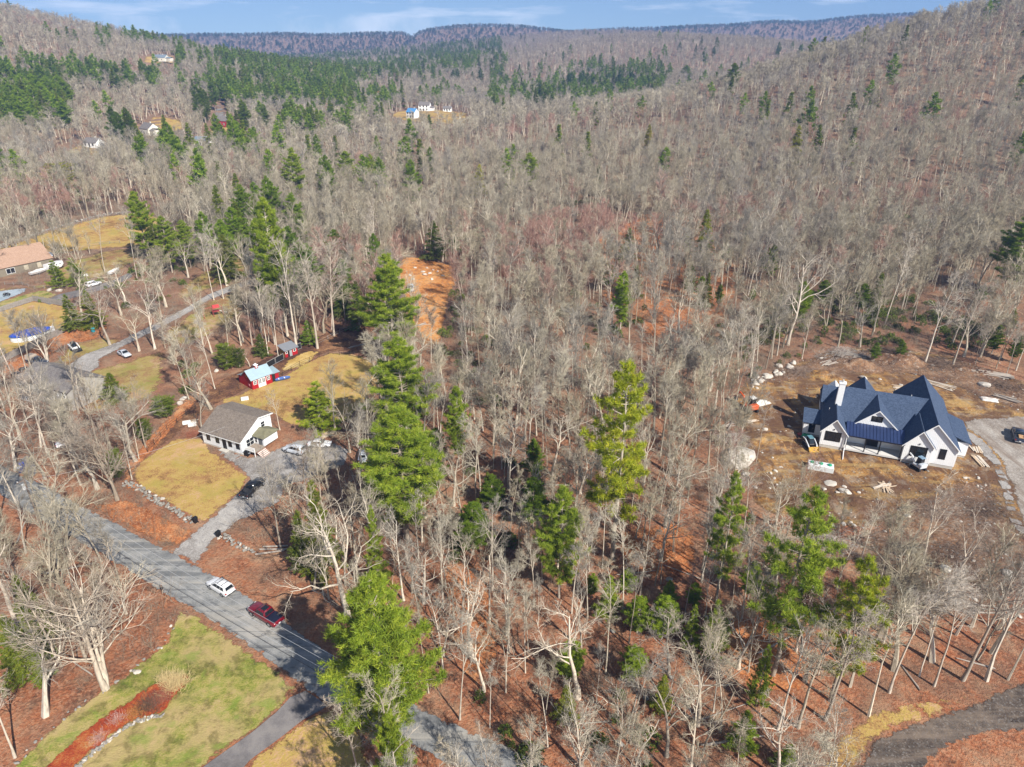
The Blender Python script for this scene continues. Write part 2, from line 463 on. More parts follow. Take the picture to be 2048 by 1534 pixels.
# --- roads and drives
ROAD_U = [(-60, 900), (0, 930), (65, 959), (104, 979), (156, 1008), (222, 1040), (261, 1063), (313, 1091), (360, 1113), (399, 1135), (450, 1165), (500, 1196), (560, 1236), (620, 1280), (690, 1325), (760, 1370), (850, 1420), (940, 1462), (1010, 1490), (1090, 1530), (1180, 1590)]
ROAD_L = [(-60, 955), (0, 991), (39, 1016), (100, 1050), (170, 1092), (235, 1130), (300, 1170), (345, 1197), (391, 1224), (445, 1258), (500, 1296), (560, 1338), (610, 1380), (660, 1412), (710, 1436), (760, 1456), (850, 1505), (920, 1545), (1000, 1600)]
patch('road', ROAD_U + ROAD_L[::-1], M_ASPHALT, .10, 'worn grey two lane road between lawn and woods', .15, edge=.55)
patch('road_spur', [(40, 945), (62, 958), (75, 945), (66, 915), (52, 912), (30, 928)], M_ASPHALT2, .07, 'short paved mouth of a side drive', .1)
patch('gravel_driveway', [(330, 1100), (350, 1098), (395, 1058), (440, 1018), (478, 984), (496, 958), (488, 945), (468, 930), (440, 910), (425, 897), (436, 888), (470, 905), (500, 915), (535, 905), (600, 880), (650, 880), (700, 900), (690, 930), (640, 950), (570, 975), (560, 1005), (480, 1042), (424, 1085), (396, 1132), (370, 1118)], M_GRAVEL, .06, 'pale gravel driveway leading up to the white cottage', .3)
patch('asphalt_driveway', [(612, 1382), (581, 1395), (552, 1426), (500, 1468), (407, 1534), (330, 1590), (430, 1600), (500, 1521), (565, 1473), (604, 1442), (656, 1412)], M_ASPHALT2, .07, 'smooth dark asphalt driveway at the lawn', .04)
patch('side_driveway', [(60, 772), (130, 735), (167, 709), (235, 684), (313, 645), (365, 619), (417, 588), (469, 568), (520, 552), (560, 540), (565, 547), (520, 562), (475, 579), (420, 600), (370, 631), (318, 658), (240, 697), (200, 718), (200, 735), (100, 790)], M_GRAVEL, .06, 'narrow grey driveway between the left yards', .2)
patch('pool_house_driveway', [(86, 603), (120, 588), (167, 578), (222, 562), (260, 545), (265, 553), (228, 573), (170, 590), (120, 603), (98, 610)], M_ASPHALT2, .06, 'dark asphalt drive beside the pool yard', .1)
patch('gravel_road', [(1700, 1580), (1715, 1534), (1743, 1488), (1783, 1461), (1861, 1436), (1939, 1410), (2048, 1361), (2140, 1315), (2140, 1440), (2048, 1462), (1960, 1474), (1913, 1488), (1860, 1525), (1830, 1580)], M_SHADEGRAVEL, .07, 'gravel track toned dark for shadow, curving through the lower right corner', .25)
# --- grass
patch('lawn', [(352, 1222), (391, 1234), (445, 1268), (500, 1305), (560, 1346), (596, 1382), (580, 1392), (550, 1424), (498, 1466), (405, 1532), (330, 1590), (60, 1600), (-60, 1600), (26, 1534), (78, 1480), (146, 1418), (216, 1376), (274, 1332), (326, 1290), (349, 1246)], M_LAWN, .04, 'green lawn sloping beside the road', .35)
patch('mulch_bed', [(60, 1570), (88, 1534), (156, 1470), (235, 1413), (290, 1377), (326, 1356), (360, 1348), (383, 1350), (386, 1362), (352, 1395), (326, 1429), (274, 1442), (229, 1470), (167, 1520), (150, 1536), (120, 1580)], M_MULCH, .08, 'long curved bed of red mulch in the lawn', .25)
patch('verge_grass', [(505, 1522), (567, 1475), (606, 1444), (656, 1416), (710, 1440), (730, 1470), (735, 1540), (720, 1590), (440, 1600)], M_YARD, .04, 'yellowed grass verge beside the asphalt driveway', .3)
patch('front_yard', [(349, 878), (404, 875), (427, 906), (469, 934), (497, 952), (480, 984), (440, 1018), (407, 1049), (391, 1040), (360, 1021), (320, 998), (287, 979), (268, 962), (266, 938), (300, 910)], M_YARD, .05, 'golden dormant lawn in front of the white cottage', .35)
patch('back_yard', [(436, 802), (478, 789), (520, 772), (556, 760), (608, 727), (658, 706), (700, 708), (735, 718), (757, 735), (758, 770), (730, 800), (700, 840), (640, 858), (580, 850), (546, 828), (500, 815), (460, 815)], M_YARD, .05, 'golden grass yard between red barn and pines', .4)
patch('paddock', [(290, 905), (330, 853), (400, 792), (450, 756), (490, 738), (530, 716), (600, 688), (680, 655), (740, 655), (765, 690), (757, 722), (700, 704), (656, 704), (604, 725), (552, 758), (475, 787), (420, 815), (380, 845), (350, 872), (310, 905)], M_PADDOCK, .045, 'muddy horse paddock behind the cottage', .5, edge=2.2)
patch('straw_bedding', [(560, 742), (575, 722), (605, 705), (640, 700), (625, 722), (590, 738)], M_STRAW, .08, 'straw scattered round the small red coop', .4)
patch('swing_lawn', [(330, 662), (372, 633), (420, 603), (474, 583), (500, 570), (500, 600), (470, 640), (425, 668), (370, 690), (330, 690)], M_MIXGRASS, .05, 'patchy green grass under the red swing set', 1.2, edge=4.0)
patch('upper_grass', [(350, 590), (380, 560), (420, 540), (470, 520), (540, 500), (540, 530), (470, 560), (415, 580), (365, 600)], M_MIXGRASS, .05, 'grassy strip above the side driveway', 1.2, edge=4.0)
patch('side_yard', [(60, 770), (140, 690), (200, 672), (240, 680), (235, 690), (167, 715), (120, 740), (200, 738), (260, 720), (330, 700), (330, 760), (300, 800), (200, 820)], M_MIXGRASS, .035, 'thin grass round the grey house', 1.2, edge=4.0)
patch('pool_yard', [(-60, 636), (0, 624), (67, 602), (154, 617), (168, 645), (80, 690), (0, 726), (-60, 752)], M_YARD, .05, 'brown grass pool yard inside the fence', .3)
patch('strip_lawn', [(-60, 628), (0, 604), (60, 586), (90, 580), (115, 590), (86, 602), (67, 601), (0, 622), (-60, 640)], M_LAWN, .05, 'bright green strip of lawn above the pool fence', .25)
patch('gravel_pad', [(-60, 590), (0, 582), (56, 576), (50, 584), (0, 605), (-60, 628)], M_BLUEGRAV, .06, 'blue grey gravel pad beside the brown roofed house', .15)
patch('house_yard', [(-60, 585), (0, 576), (60, 572), (110, 565), (112, 540), (150, 520), (220, 500), (300, 490), (280, 520), (230, 545), (180, 560), (110, 580), (60, 577), (0, 582)], M_MIXGRASS, .04, 'bare yard round the brown roofed house', 1.2, edge=4.0)
patch('horse_field', [(-60, 520), (0, 497), (60, 475), (130, 452), (210, 432), (300, 428), (330, 440), (290, 470), (280, 492), (180, 500), (100, 506), (40, 498), (-20, 520)], M_YARD, .05, 'brown pasture inside the rail fence', .8, edge=4.0)
patch('orange_clearing', [(800, 512), (850, 518), (905, 532), (915, 560), (898, 595), (890, 640), (880, 690), (850, 690), (828, 650), (812, 610), (796, 560)], M_ORANGE, .05, 'bulldozed orange dirt clearing in the woods', .6)
# --- the building lot
patch('construction_lot', [(1500, 1005), (1512, 930), (1480, 862), (1448, 800), (1490, 762), (1560, 742), (1640, 705), (1760, 690), (1900, 712), (2048, 762), (2120, 800), (2140, 1100), (2048, 1082), (1960, 1050), (1900, 1030), (1780, 1050), (1700, 1060), (1620, 1060), (1560, 1020)], M_DIRT, .05, 'churned ochre earth of the building lot', 1.2, edge=3.5)
patch('rear_spoil', [(1500, 760), (1565, 745), (1640, 712), (1760, 698), (1900, 718), (2048, 768), (2120, 806), (2120, 836), (1990, 806), (1900, 770), (1830, 752), (1740, 744), (1640, 752), (1560, 770)], M_DARKDIRT, .09, 'dark churned soil and bark behind the new house', 1.2, edge=3.5)
patch('lower_spoil', [(1700, 1062), (1780, 1052), (1860, 985), (1920, 960), (1985, 965), (2030, 1062), (2080, 1100), (2048, 1180), (1960, 1230), (1850, 1240), (1760, 1180), (1690, 1110)], M_DARKDIRT, .085, 'dark brushy soil below the new house', 1.2, edge=4.0)
patch('stone_walkway_bed', [(1918, 868), (1940, 880), (1985, 930), (2005, 985), (2018, 1040), (2045, 1080), (2060, 1080), (2035, 1030), (2022, 975), (2000, 920), (1965, 880), (1925, 855)], M_GRAVEL, .12, 'pale gravel edge strip along the new driveway', .2, edge=.6)
patch('new_driveway', [(1925, 840), (1985, 836), (2120, 826), (2140, 1090), (2056, 1078), (2036, 1030), (2022, 975), (2000, 920), (1965, 880), (1930, 858)], M_NEWDRIVE, .09, 'wide gravel driveway beside the new house', .4, edge=2.0)
patch('ochre_verge', [(1640, 1560), (1660, 1490), (1720, 1440), (1790, 1415), (1860, 1400), (1935, 1395), (1940, 1408), (1861, 1434), (1783, 1459), (1742, 1486), (1712, 1534), (1700, 1570)], M_YARD, .04, 'ochre grass bank along the gravel track', .4)
patch('bank_verge', [(405, 1128), (424, 1090), (440, 1075), (520, 1095), (560, 1110), (600, 1160), (650, 1240), (690, 1300), (690, 1322), (620, 1276), (560, 1232), (500, 1192), (450, 1161)], M_LITTER, .03, 'bank of fallen leaves above the parked cars', .4)
# --- drifts of orange leaves
patch('leaf_drift', [(243, 968), (250, 930), (285, 890), (320, 850), (370, 800), (400, 775), (412, 782), (385, 812), (345, 858), (306, 905), (268, 940), (270, 962), (288, 980), (330, 1004), (385, 1038), (380, 1046), (320, 1014), (270, 985)], M_ORLEAF, .06, 'bright orange leaf drift round the front yard', .6, excl=False, edge=1.4)
patch('leaf_drift', [(150, 1000), (215, 1005), (260, 1000), (320, 1030), (385, 1062), (370, 1090), (320, 1088), (262, 1058), (200, 1025)], M_ORLEAF, .05, 'orange leaves on the bank between road and stone wall', .6, excl=False, edge=1.8)
patch('leaf_drift', [(80, 690), (120, 668), (165, 650), (200, 640), (215, 655), (190, 680), (130, 690), (100, 712), (60, 730), (0, 752), (0, 735)], M_ORLEAF, .06, 'orange leaves below the pool fence', .5, excl=False, edge=1.5)
patch('leaf_drift', [(880, 1110), (960, 1130), (990, 1200), (1000, 1300), (960, 1380), (900, 1300), (890, 1200)], M_ORLEAF, .05, 'bright orange leaf drift under the pale leaning oak', 1.0, excl=False, edge=3.0)
patch('leaf_drift', [(1240, 1060), (1340, 1040), (1400, 1080), (1390, 1150), (1300, 1160), (1240, 1120)], M_ORLEAF, .05, 'orange leaf drift in front of the huge slab boulder', 1.0, excl=False, edge=3.0)
patch('leaf_drift', [(1450, 1230), (1560, 1240), (1640, 1320), (1600, 1400), (1500, 1380), (1440, 1300)], M_ORLEAF, .05, 'orange leaf drift beneath the dark tall pine', 1.0, excl=False, edge=3.0)
patch('leaf_drift', [(1180, 480), (1300, 420), (1420, 440), (1500, 560), (1460, 640), (1300, 680), (1200, 600)], M_ORLEAF, .08, 'reddish orange leaf slope in the mid woods', 2.0, 3.0, excl=False, edge=8.0)
# --- far clearings
for pl, m, lb in (
    ([(780, 232), (810, 242), (850, 246), (935, 248), (935, 226), (890, 221), (840, 221), (795, 224)], M_YARD, 'far golden clearing round the two white houses'),
    ([(418, 268), (470, 274), (500, 262), (480, 245), (425, 243)], M_YARD, 'far straw coloured clearing by the red barn'),
    ([(275, 262), (330, 268), (372, 256), (360, 238), (305, 234)], M_YARD, 'far bare bank beside the cream house'),
    ([(120, 306), (200, 314), (222, 298), (170, 286)], M_MIXGRASS, 'far small lawn below the white cottage'),
    ([(745, 200), (775, 196), (775, 180), (750, 178)], M_ORANGE, 'far reddish cut strip through the trees'),
    ([(286, 125), (350, 128), (350, 112), (290, 113)], M_YARD, 'far cleared bank round the hillside house'),
    ([(285, 150), (325, 150), (332, 140), (300, 138)], M_YARD, 'far sandy scar on the hillside'),
    ([(426, 236), (445, 238), (452, 226), (442, 208), (432, 208)], M_ASPHALT, 'far stretch of road climbing between trees')):
    patch('clearing' if m is not M_ASPHALT else 'far_road', pl, m, .15, lb, .8, 6.0, edge=6)
# ------------------------------------------------------------------ bark, twigs and needles
def tint_of(t, scale=1.0):
    """the colour a tree was given: from its object, or from the point it was set on"""

    b = nd(t, 'ShaderNodeAttribute', attribute_type='INSTANCER', attribute_name='tint')
    return b.outputs['Vector']
def bark_mat():
    m, t, b = mat('bark', .9, 0, .15)
    oc = nd(t, 'ShaderNodeTexCoord').outputs['Object']
    mp = nd(t, 'ShaderNodeMapping'); mp.inputs['Scale'].default_value = (1, 1, .25); t.links.new(oc, mp.inputs[0])
    n = noise(t, 3.5, 6, .65, mp.outputs[0])
    c = ramp(t, n, [(.3, (.55, .5, .45)), (.5, (.95, .9, .82)), (.75, (1.25, 1.18, 1.08))])
    rn = nd(t, 'ShaderNodeObjectInfo').outputs['Random']
    base = mixn(t, .6, tint_of(t), ramp(t, rn, [(0, (.28, .25, .21)), (.45, (.52, .48, .42)), (1, (.82, .77, .69))]))
    t.links.new(mixn(t, 1.0, base, c, 'MULTIPLY'), b.inputs['Base Color'])
    bump(t, b, n, .5, .03)
    return m
def twig_mat():
    m, t, b = mat('twigs', .85, 0, .2)
    n = noise(t, .35, 3, .6, nd(t, 'ShaderNodeTexCoord').outputs['Object'])
    t.links.new(mixn(t, 1.0, tint_of(t), ramp(t, n, [(.3, (.62, .60, .56)), (.7, (1.02, .99, .93))]), 'MULTIPLY'), b.inputs['Base Color'])
    return m
def needle_mat(name, lo, mid, hi, trans=.22):
    m, t, b = mat(name, .55, 0, .25)
    a = nd(t, 'ShaderNodeAttribute', attribute_name='tone')
    c = ramp(t, a.outputs['Fac'], [(0, lo), (.5, mid), (1, hi)])
    n = noise(t, .25, 3, .6, wpos(t))
    c = mixn(t, 1.0, c, ramp(t, n, [(.3, (.8, .82, .8)), (.7, (1.15, 1.12, 1.0))]), 'MULTIPLY')
    c = mixn(t, 1.0, c, tint_of(t), 'MULTIPLY')
    t.links.new(c, b.inputs['Base Color'])
    tr = nd(t, 'ShaderNodeBsdfTranslucent'); t.links.new(c, tr.inputs['Color'])
    mx_ = nd(t, 'ShaderNodeMixShader'); mx_.inputs[0].default_value = trans
    t.links.new(b.outputs[0], mx_.inputs[1]); t.links.new(tr.outputs[0], mx_.inputs[2])
    t.links.new(mx_.outputs[0], t.nodes['Material Output'].inputs[0])
    return m
M_BARK, M_TWIG = bark_mat(), twig_mat()
M_PINE = needle_mat('pine_needles', (.10, .165, .018), (.25, .34, .03), (.47, .52, .06), .34)
M_HEM = needle_mat('hemlock_needles', (.10, .13, .018), (.23, .26, .03), (.42, .39, .055), .3)
M_LEAF = needle_mat('laurel_leaves', (.05, .08, .016), (.12, .165, .028), (.22, .26, .045))

# ------------------------------------------------------------------ branching
def unit(a):
    return a / np.maximum(np.linalg.norm(a, axis=-1, keepdims=True), 1e-9)
def tubes(P, Rd, n):
    """N polylines of K points as n-sided tapering tubes"""
    N, K, _ = P.shape
    d = unit(P[:, -1] - P[:, 0])
    ref = np.where(np.abs(d[:, 2:3]) < .9, np.array([[0, 0, 1.]]), np.array([[1., 0, 0]]))
    a = unit(np.cross(d, ref)); b = np.cross(d, a)
    w = 2 * np.pi * np.arange(n) / n
    ring = a[:, None, None] * np.cos(w)[None, None, :, None] + b[:, None, None] * np.sin(w)[None, None, :, None]
    V = P[:, :, None] + ring * Rd[:, :, None, None]
    base = (np.arange(N)[:, None, None] * K + np.arange(K - 1)[None, :, None]) * n
    j = np.arange(n)[None, None]; j2 = (j + 1) % n
    F = np.stack([base + j, base + j2, base + n + j2, base + n + j], -1).reshape(-1, 4)
    return V.reshape(-1, 3), F
def spikes(P0, P1, r):
    """single three-sided slivers from P0 to P1"""
    N = len(P0); d = unit(P1 - P0)
    ref = np.where(np.abs(d[:, 2:3]) < .9, np.array([[0, 0, 1.]]), np.array([[1., 0, 0]]))
    a = unit(np.cross(d, ref)); b = np.cross(d, a)
    w = 2 * np.pi * np.arange(3) / 3
    ring = a[:, None] * np.cos(w)[None, :, None] + b[:, None] * np.sin(w)[None, :, None]
    V = np.concatenate([P0[:, None] + ring * r[:, None, None], P1[:, None]], 1)
    k = np.arange(N)[:, None] * 4
    F = np.stack([np.concatenate([k + i, k + (i + 1) % 3, k + 3], 1) for i in range(3)], 1).reshape(-1, 3)
    return V.reshape(-1, 3), F
def spawn(P, Rd, m, t0, t1, ang, lf, K, up, wob, rf, rtip, rng, angj=.25, lmin=0.):
    N, KP, _ = P.shape
    L = np.linalg.norm(np.diff(P, axis=1), axis=-1).sum(1)
    t = t0 + (t1 - t0) * (np.arange(m)[None] + rng.uniform(0, 1, (N, m))) / m
    s = t * (KP - 1); i = np.minimum(s.astype(int), KP - 2); f = s - i
    n_ = np.arange(N)[:, None]
    A, B = P[n_, i], P[n_, i + 1]
    base = A + (B - A) * f[..., None]
    T = unit(B - A)
    r0 = (Rd[n_, i] * (1 - f) + Rd[n_, i + 1] * f) * rf
    q = rng.normal(size=T.shape); q -= (q * T).sum(-1, keepdims=True) * T; q = unit(q)
    an = ang * (1 + angj * rng.normal(size=(N, m)))
    d = unit(T * np.cos(an)[..., None] + q * np.sin(an)[..., None])
    Ln = np.maximum(L[:, None] * lf * (1 - .55 * np.maximum(t - .35, 0)) * rng.uniform(.6, 1.25, (N, m)), lmin)
    out = np.zeros((N, m, K, 3)); out[:, :, 0] = base
    for k in range(1, K):
        out[:, :, k] = out[:, :, k - 1] + d * (Ln / (K - 1))[..., None]
        d = d + wob * rng.normal(size=d.shape); d[..., 2] += up / (K - 1); d = unit(d)
    fr = np.linspace(0, 1, K)
    rad = r0[..., None] * (1 - fr) + np.minimum(rtip, r0)[..., None] * fr if np.ndim(rtip) else r0[..., None] * (1 - fr) + np.minimum(rtip, r0[..., None]) * fr
    return out.reshape(N * m, K, 3), rad.reshape(N * m, K)
def joinVF(parts):
    V, F, k = [], [], 0
    for v, f in parts:
        V.append(v)
        f = f + k
        F += f.tolist()
        k += len(v)
    return np.concatenate(V), F
BARE = {   # height, trunk share, limbs, limb start, angle, length, crookedness, lift, trunk radius, stems
    'maple': (17, .90, 13, .42, .62, .30, .10, .35, .17, 1),
    'slim':  (16, .96, 12, .50, .55, .22, .08, .30, .105, 1),
    'oak':   (17, .66, 9, .38, .80, .62, .24, .25, .27, 1),
    'spread': (16, .62, 10, .25, .70, .60, .14, .40, .22, 3),
    'snag':  (13, .80, 6, .50, .65, .30, .16, .30, .15, 1),
    'pole':  (14, .97, 9, .62, .50, .17, .07, .25, .085, 1)}
def bare_tree(kind, seed, lod=0):
    rng = np.random.default_rng(seed)
    H, ts, nl, t0, ang, lf, wob, up, r, stems = BARE[kind]
    P0, R0 = [], []
    for s in range(stems):
        K = 9
        P = np.zeros((K, 3))
        lean = rng.normal(size=2) * (.035 if stems == 1 else .13)
        dr = np.array([lean[0], lean[1], 1.])
        for k in range(1, K):
            P[k] = P[k - 1] + dr / np.linalg.norm(dr) * H * ts / (K - 1) * (1 if s == 0 else rng.uniform(.8, 1))
            dr[:2] += rng.normal(size=2) * wob * .45
            dr[:2] *= .93
        fr = np.linspace(0, 1, K)
        rad = r * (1 - .78 * fr ** .9); rad[0] *= 1.35
        if kind in ('snag',): rad = r * (1 - .6 * fr)
        P0.append(P); R0.append(rad * (1 if s == 0 else .8))
    P0, R0 = np.array(P0), np.array(R0)
    P1, R1 = spawn(P0, R0, nl, t0, .99, ang, lf, 6, up, wob, .62, .022, rng)
    if lod == 0:
        wood = [tubes(P0, R0, 8), tubes(P1, R1, 5)]
        if kind == 'snag':
            P2, R2 = spawn(P1, R1, 3, .3, .95, .7, .35, 4, .2, .15, .6, .012, rng)
            return wood + [tubes(P2[:10], R2[:10], 4)], [tubes(P2, R2 * .9, 4)]
        P2, R2 = spawn(P1, R1, 6, .22, 1., .72, .45, 5, .25, wob * 1.1, .62, .012, rng)
        P3, R3 = spawn(P2, R2, 5, .2, 1., .75, .48, 3, .22, .16, .62, .009, rng, lmin=.35)
        P4, R4 = spawn(P3, R3, 5, .1, 1., .75, .65, 2, .15, .1, .8, .006, rng, lmin=.35)
        wood.append(tubes(P2, R2, 4))
        tw = [tubes(P3, np.maximum(R3, .010), 3), spikes(P4[:, 0], P4[:, 1], np.full(len(P4), .0095))]
        return wood, tw
    if lod == 1:
        P2, R2 = spawn(P1, R1, 5, .2, 1., .6, .5, 3, .4, .12, .6, .015, rng)
        P3, R3 = spawn(P2, R2, 5, .15, 1., .55, .65, 2, .45, .1, .8, .01, rng, lmin=.7)
        P4, R4 = spawn(P3, R3, 4, .1, 1., .5, .8, 2, .45, .1, .8, .01, rng, lmin=.7)
        return [tubes(P0[:, ::2], R0[:, ::2] * 1.2, 5), tubes(P1[:, [0, 2, 3, 5]], np.maximum(R1[:, [0, 2, 3, 5]] * 1.25, .045), 3)], \
               [spikes(P2[:, 0], P2[:, 2], np.full(len(P2), .034)), spikes(P3[:, 0], P3[:, 1], np.full(len(P3), .020)), spikes(P4[:, 0], P4[:, 1], np.full(len(P4), .0145))]
    if lod == 2:
        P2, R2 = spawn(P1, R1, 5, .1, 1., .6, .6, 2, .45, .15, .6, .02, rng, lmin=1.0)
        P3, R3 = spawn(P2, R2, 4, .1, 1., .55, .75, 2, .25, .15, .6, .02, rng, lmin=1.0)
        return [spikes(P0[:, 0], P0[:, -1], np.full(stems, .30)), spikes(P1[:, 0], P1[:, -1], np.full(len(P1), .11))], \
               [spikes(P2[:, 0], P2[:, 1], np.full(len(P2), .075)), spikes(P3[:, 0], P3[:, 1], np.full(len(P3), .06))]
def vf_mesh(name, parts, m, smooth=True):
    V, F = joinVF(parts)
    me = np_mesh(name, V, F, [m], smooth)
    return me
def two_mat_mesh(name, wood, tw, ma, mb):
    V1, F1 = joinVF(wood); V2, F2 = joinVF(tw)
    me = np_mesh(name, np.concatenate([V1, V2]), F1 + [tuple(i + len(V1) for i in f) for f in F2], [ma, mb])
    mi = np.zeros(len(F1) + len(F2), np.int32); mi[len(F1):] = 1
    me.polygons.foreach_set('material_index', mi)
    return me
BARE_MESH = {}
for kind, n in (('maple', 4), ('slim', 3), ('oak', 4), ('spread', 2), ('snag', 2), ('pole', 2)):
    for i in range(n):
        w, t_ = bare_tree(kind, 100 + i * 17 + len(kind) * 3)
        BARE_MESH[(kind, i)] = (vf_mesh('trunk', w, M_BARK), vf_mesh('crown', t_, M_TWIG, False), BARE[kind][0])
NVAR = {'maple': 4, 'slim': 3, 'oak': 4, 'spread': 2, 'snag': 2, 'pole': 2}

# ------------------------------------------------------------------ conifers
def blades(C, n, ln, wd, rng, upb=.5, outb=.4):
    """needle tufts: n thin blades fanning from every centre C"""
    N = len(C)
    o = C.copy(); o[:, 2] = 0; o = unit(o)
    d = rng.normal(size=(N, n, 3)); d[..., 2] += upb; d += o[:, None] * outb; d = unit(d)
    q = rng.normal(size=d.shape); q = unit(np.cross(d, q))
    L = ln * rng.uniform(.6, 1.2, (N, n, 1))
    c = C[:, None] + rng.normal(size=d.shape) * ln * .15
    V = np.stack([c - q * wd, c + q * wd, c + d * L], 2)
    tone = np.repeat(np.clip(rng.normal(.5, .2, N), 0, 1), n)
    tone = np.clip(tone + (d[..., 2].reshape(-1)) * .12, 0, 1)
    F = np.arange(N * n * 3).reshape(-1, 3)
    return V.reshape(-1, 3), F, np.repeat(tone, 3)
def conifer(kind, seed, lod=0):
    rng = np.random.default_rng(seed)
    H = 20.0
    if kind == 'pine':    lo, Wm, whorl, nb, sl, gap = .20, 4.3, .60, 6, .16, .06
    if kind == 'sparse':  lo, Wm, whorl, nb, sl, gap = .25, 4.0, .85, 5, .10, .20
    if kind == 'young':   lo, Wm, whorl, nb, sl, gap = .06, 3.6, .75, 5, .30, .05
    if kind == 'hemlock': lo, Wm, whorl, nb, sl, gap = .10, 3.9, .60, 6, -.12, .05
    if kind == 'round':   lo, Wm, whorl, nb, sl, gap = .05, 6.0, .70, 7, .35, .02
    if lod: whorl *= 2.6
    hs = np.arange(lo * H, H * .985, whorl)
    C, BP = [], []
    for h in hs:
        f = (h / H - lo) / (1 - lo)
        if kind in ('pine', 'sparse'):
            prof = min(1, .45 + f * 2.2) * (1 - f ** 1.7) ** .8 + .04
        elif kind == 'round':
            prof = math.sqrt(max(.02, 1 - (2 * f - .9) ** 2 / 1.25))
        else:
            prof = (1 - f) ** .85 + .04
        for b in range(nb):
            if rng.random() < gap: continue
            az = rng.uniform(0, 2 * math.pi)
            L = Wm * prof * rng.uniform(.55, 1.2)
            s = sl + rng.normal() * .08 + (.25 * f if kind != 'hemlock' else .1 * f)
            hb = h + rng.uniform(-.3, .3) * whorl
            dr = np.array([math.cos(az), math.sin(az)])
            sd = np.array([-dr[1], dr[0]])
            tip = np.array([dr[0] * L, dr[1] * L, hb + s * L])
            BP.append((np.array([0, 0, hb]), tip))
            nC = max(2, int(L * (11.0 if not lod else 1.6)))
            for k in range(nC):
                rr = L * (rng.uniform(.22, 1.02) ** .8)
                lat = rng.normal() * .20 * L * (1.15 - rr / L) + rng.normal() * .12
                zz = hb + s * rr + (.10 * rr * rr / max(L, .5) if kind != 'hemlock' else -.06 * rr * rr / max(L, .5)) + rng.normal() * .10
                C.append((dr[0] * rr + sd[0] * lat, dr[1] * rr + sd[1] * lat, zz))
    for k in range(10 if not lod else 3):
        C.append((rng.normal() * .15, rng.normal() * .15, H * rng.uniform(.94, 1.0)))
    C = np.array(C)
    if lod == 0:
        nb_, ln, wd = (17, .44, .029) if kind in ('pine', 'sparse', 'young') else (15, .35, .036)
    else:
        nb_, ln, wd = 8, 1.15, .20
    V, F, tone = blades(C, nb_, ln, wd, rng, .55 if kind != 'hemlock' else .1)
    me = np_mesh('crown', V, F, [M_PINE if kind in ('pine', 'sparse', 'young') else M_HEM])
    at = me.attributes.new('tone', 'FLOAT', 'POINT'); at.data.foreach_set('value', tone.astype(np.float32))
    P0 = np.array([[(rng.normal() * .06, rng.normal() * .06, z) for z in np.linspace(0, H * .97, 8)]]); P0[0, 0, :2] = 0
    rt = .26 if kind != 'round' else .3
    wood = [tubes(P0, np.linspace(rt, .03, 8)[None], 7 if not lod else 4)]
    if lod == 0:
        A = np.array([b[0] for b in BP]); B = np.array([b[1] for b in BP])
        wood.append(tubes(np.stack([A, (A + B) / 2 + [0, 0, -.05], B], 1), np.tile([.05, .032, .012], (len(A), 1)), 4))
        # dead stubs below the crown
        ns = 14 if kind in ('pine', 'sparse') else 4
        hz_ = rng.uniform(.08, lo + .15, ns) * H; az = rng.uniform(0, 6.28, ns); l_ = rng.uniform(.6, 2.0, ns)
        A = np.stack([0 * hz_, 0 * hz_, hz_], 1); B = A + np.stack([np.cos(az) * l_, np.sin(az) * l_, .15 * l_], 1)
        wood.append(spikes(A, B, np.full(ns, .035)))
    return vf_mesh('trunk', wood, M_BARK), me, H, Wm
CON_MESH, CON_N = {}, {'pine': 4, 'sparse': 2, 'young': 2, 'hemlock': 2, 'round': 1}
for kind, n in CON_N.items():
    for i in range(n):
        CON_MESH[(kind, i)] = conifer(kind, 40 + i * 11 + len(kind))
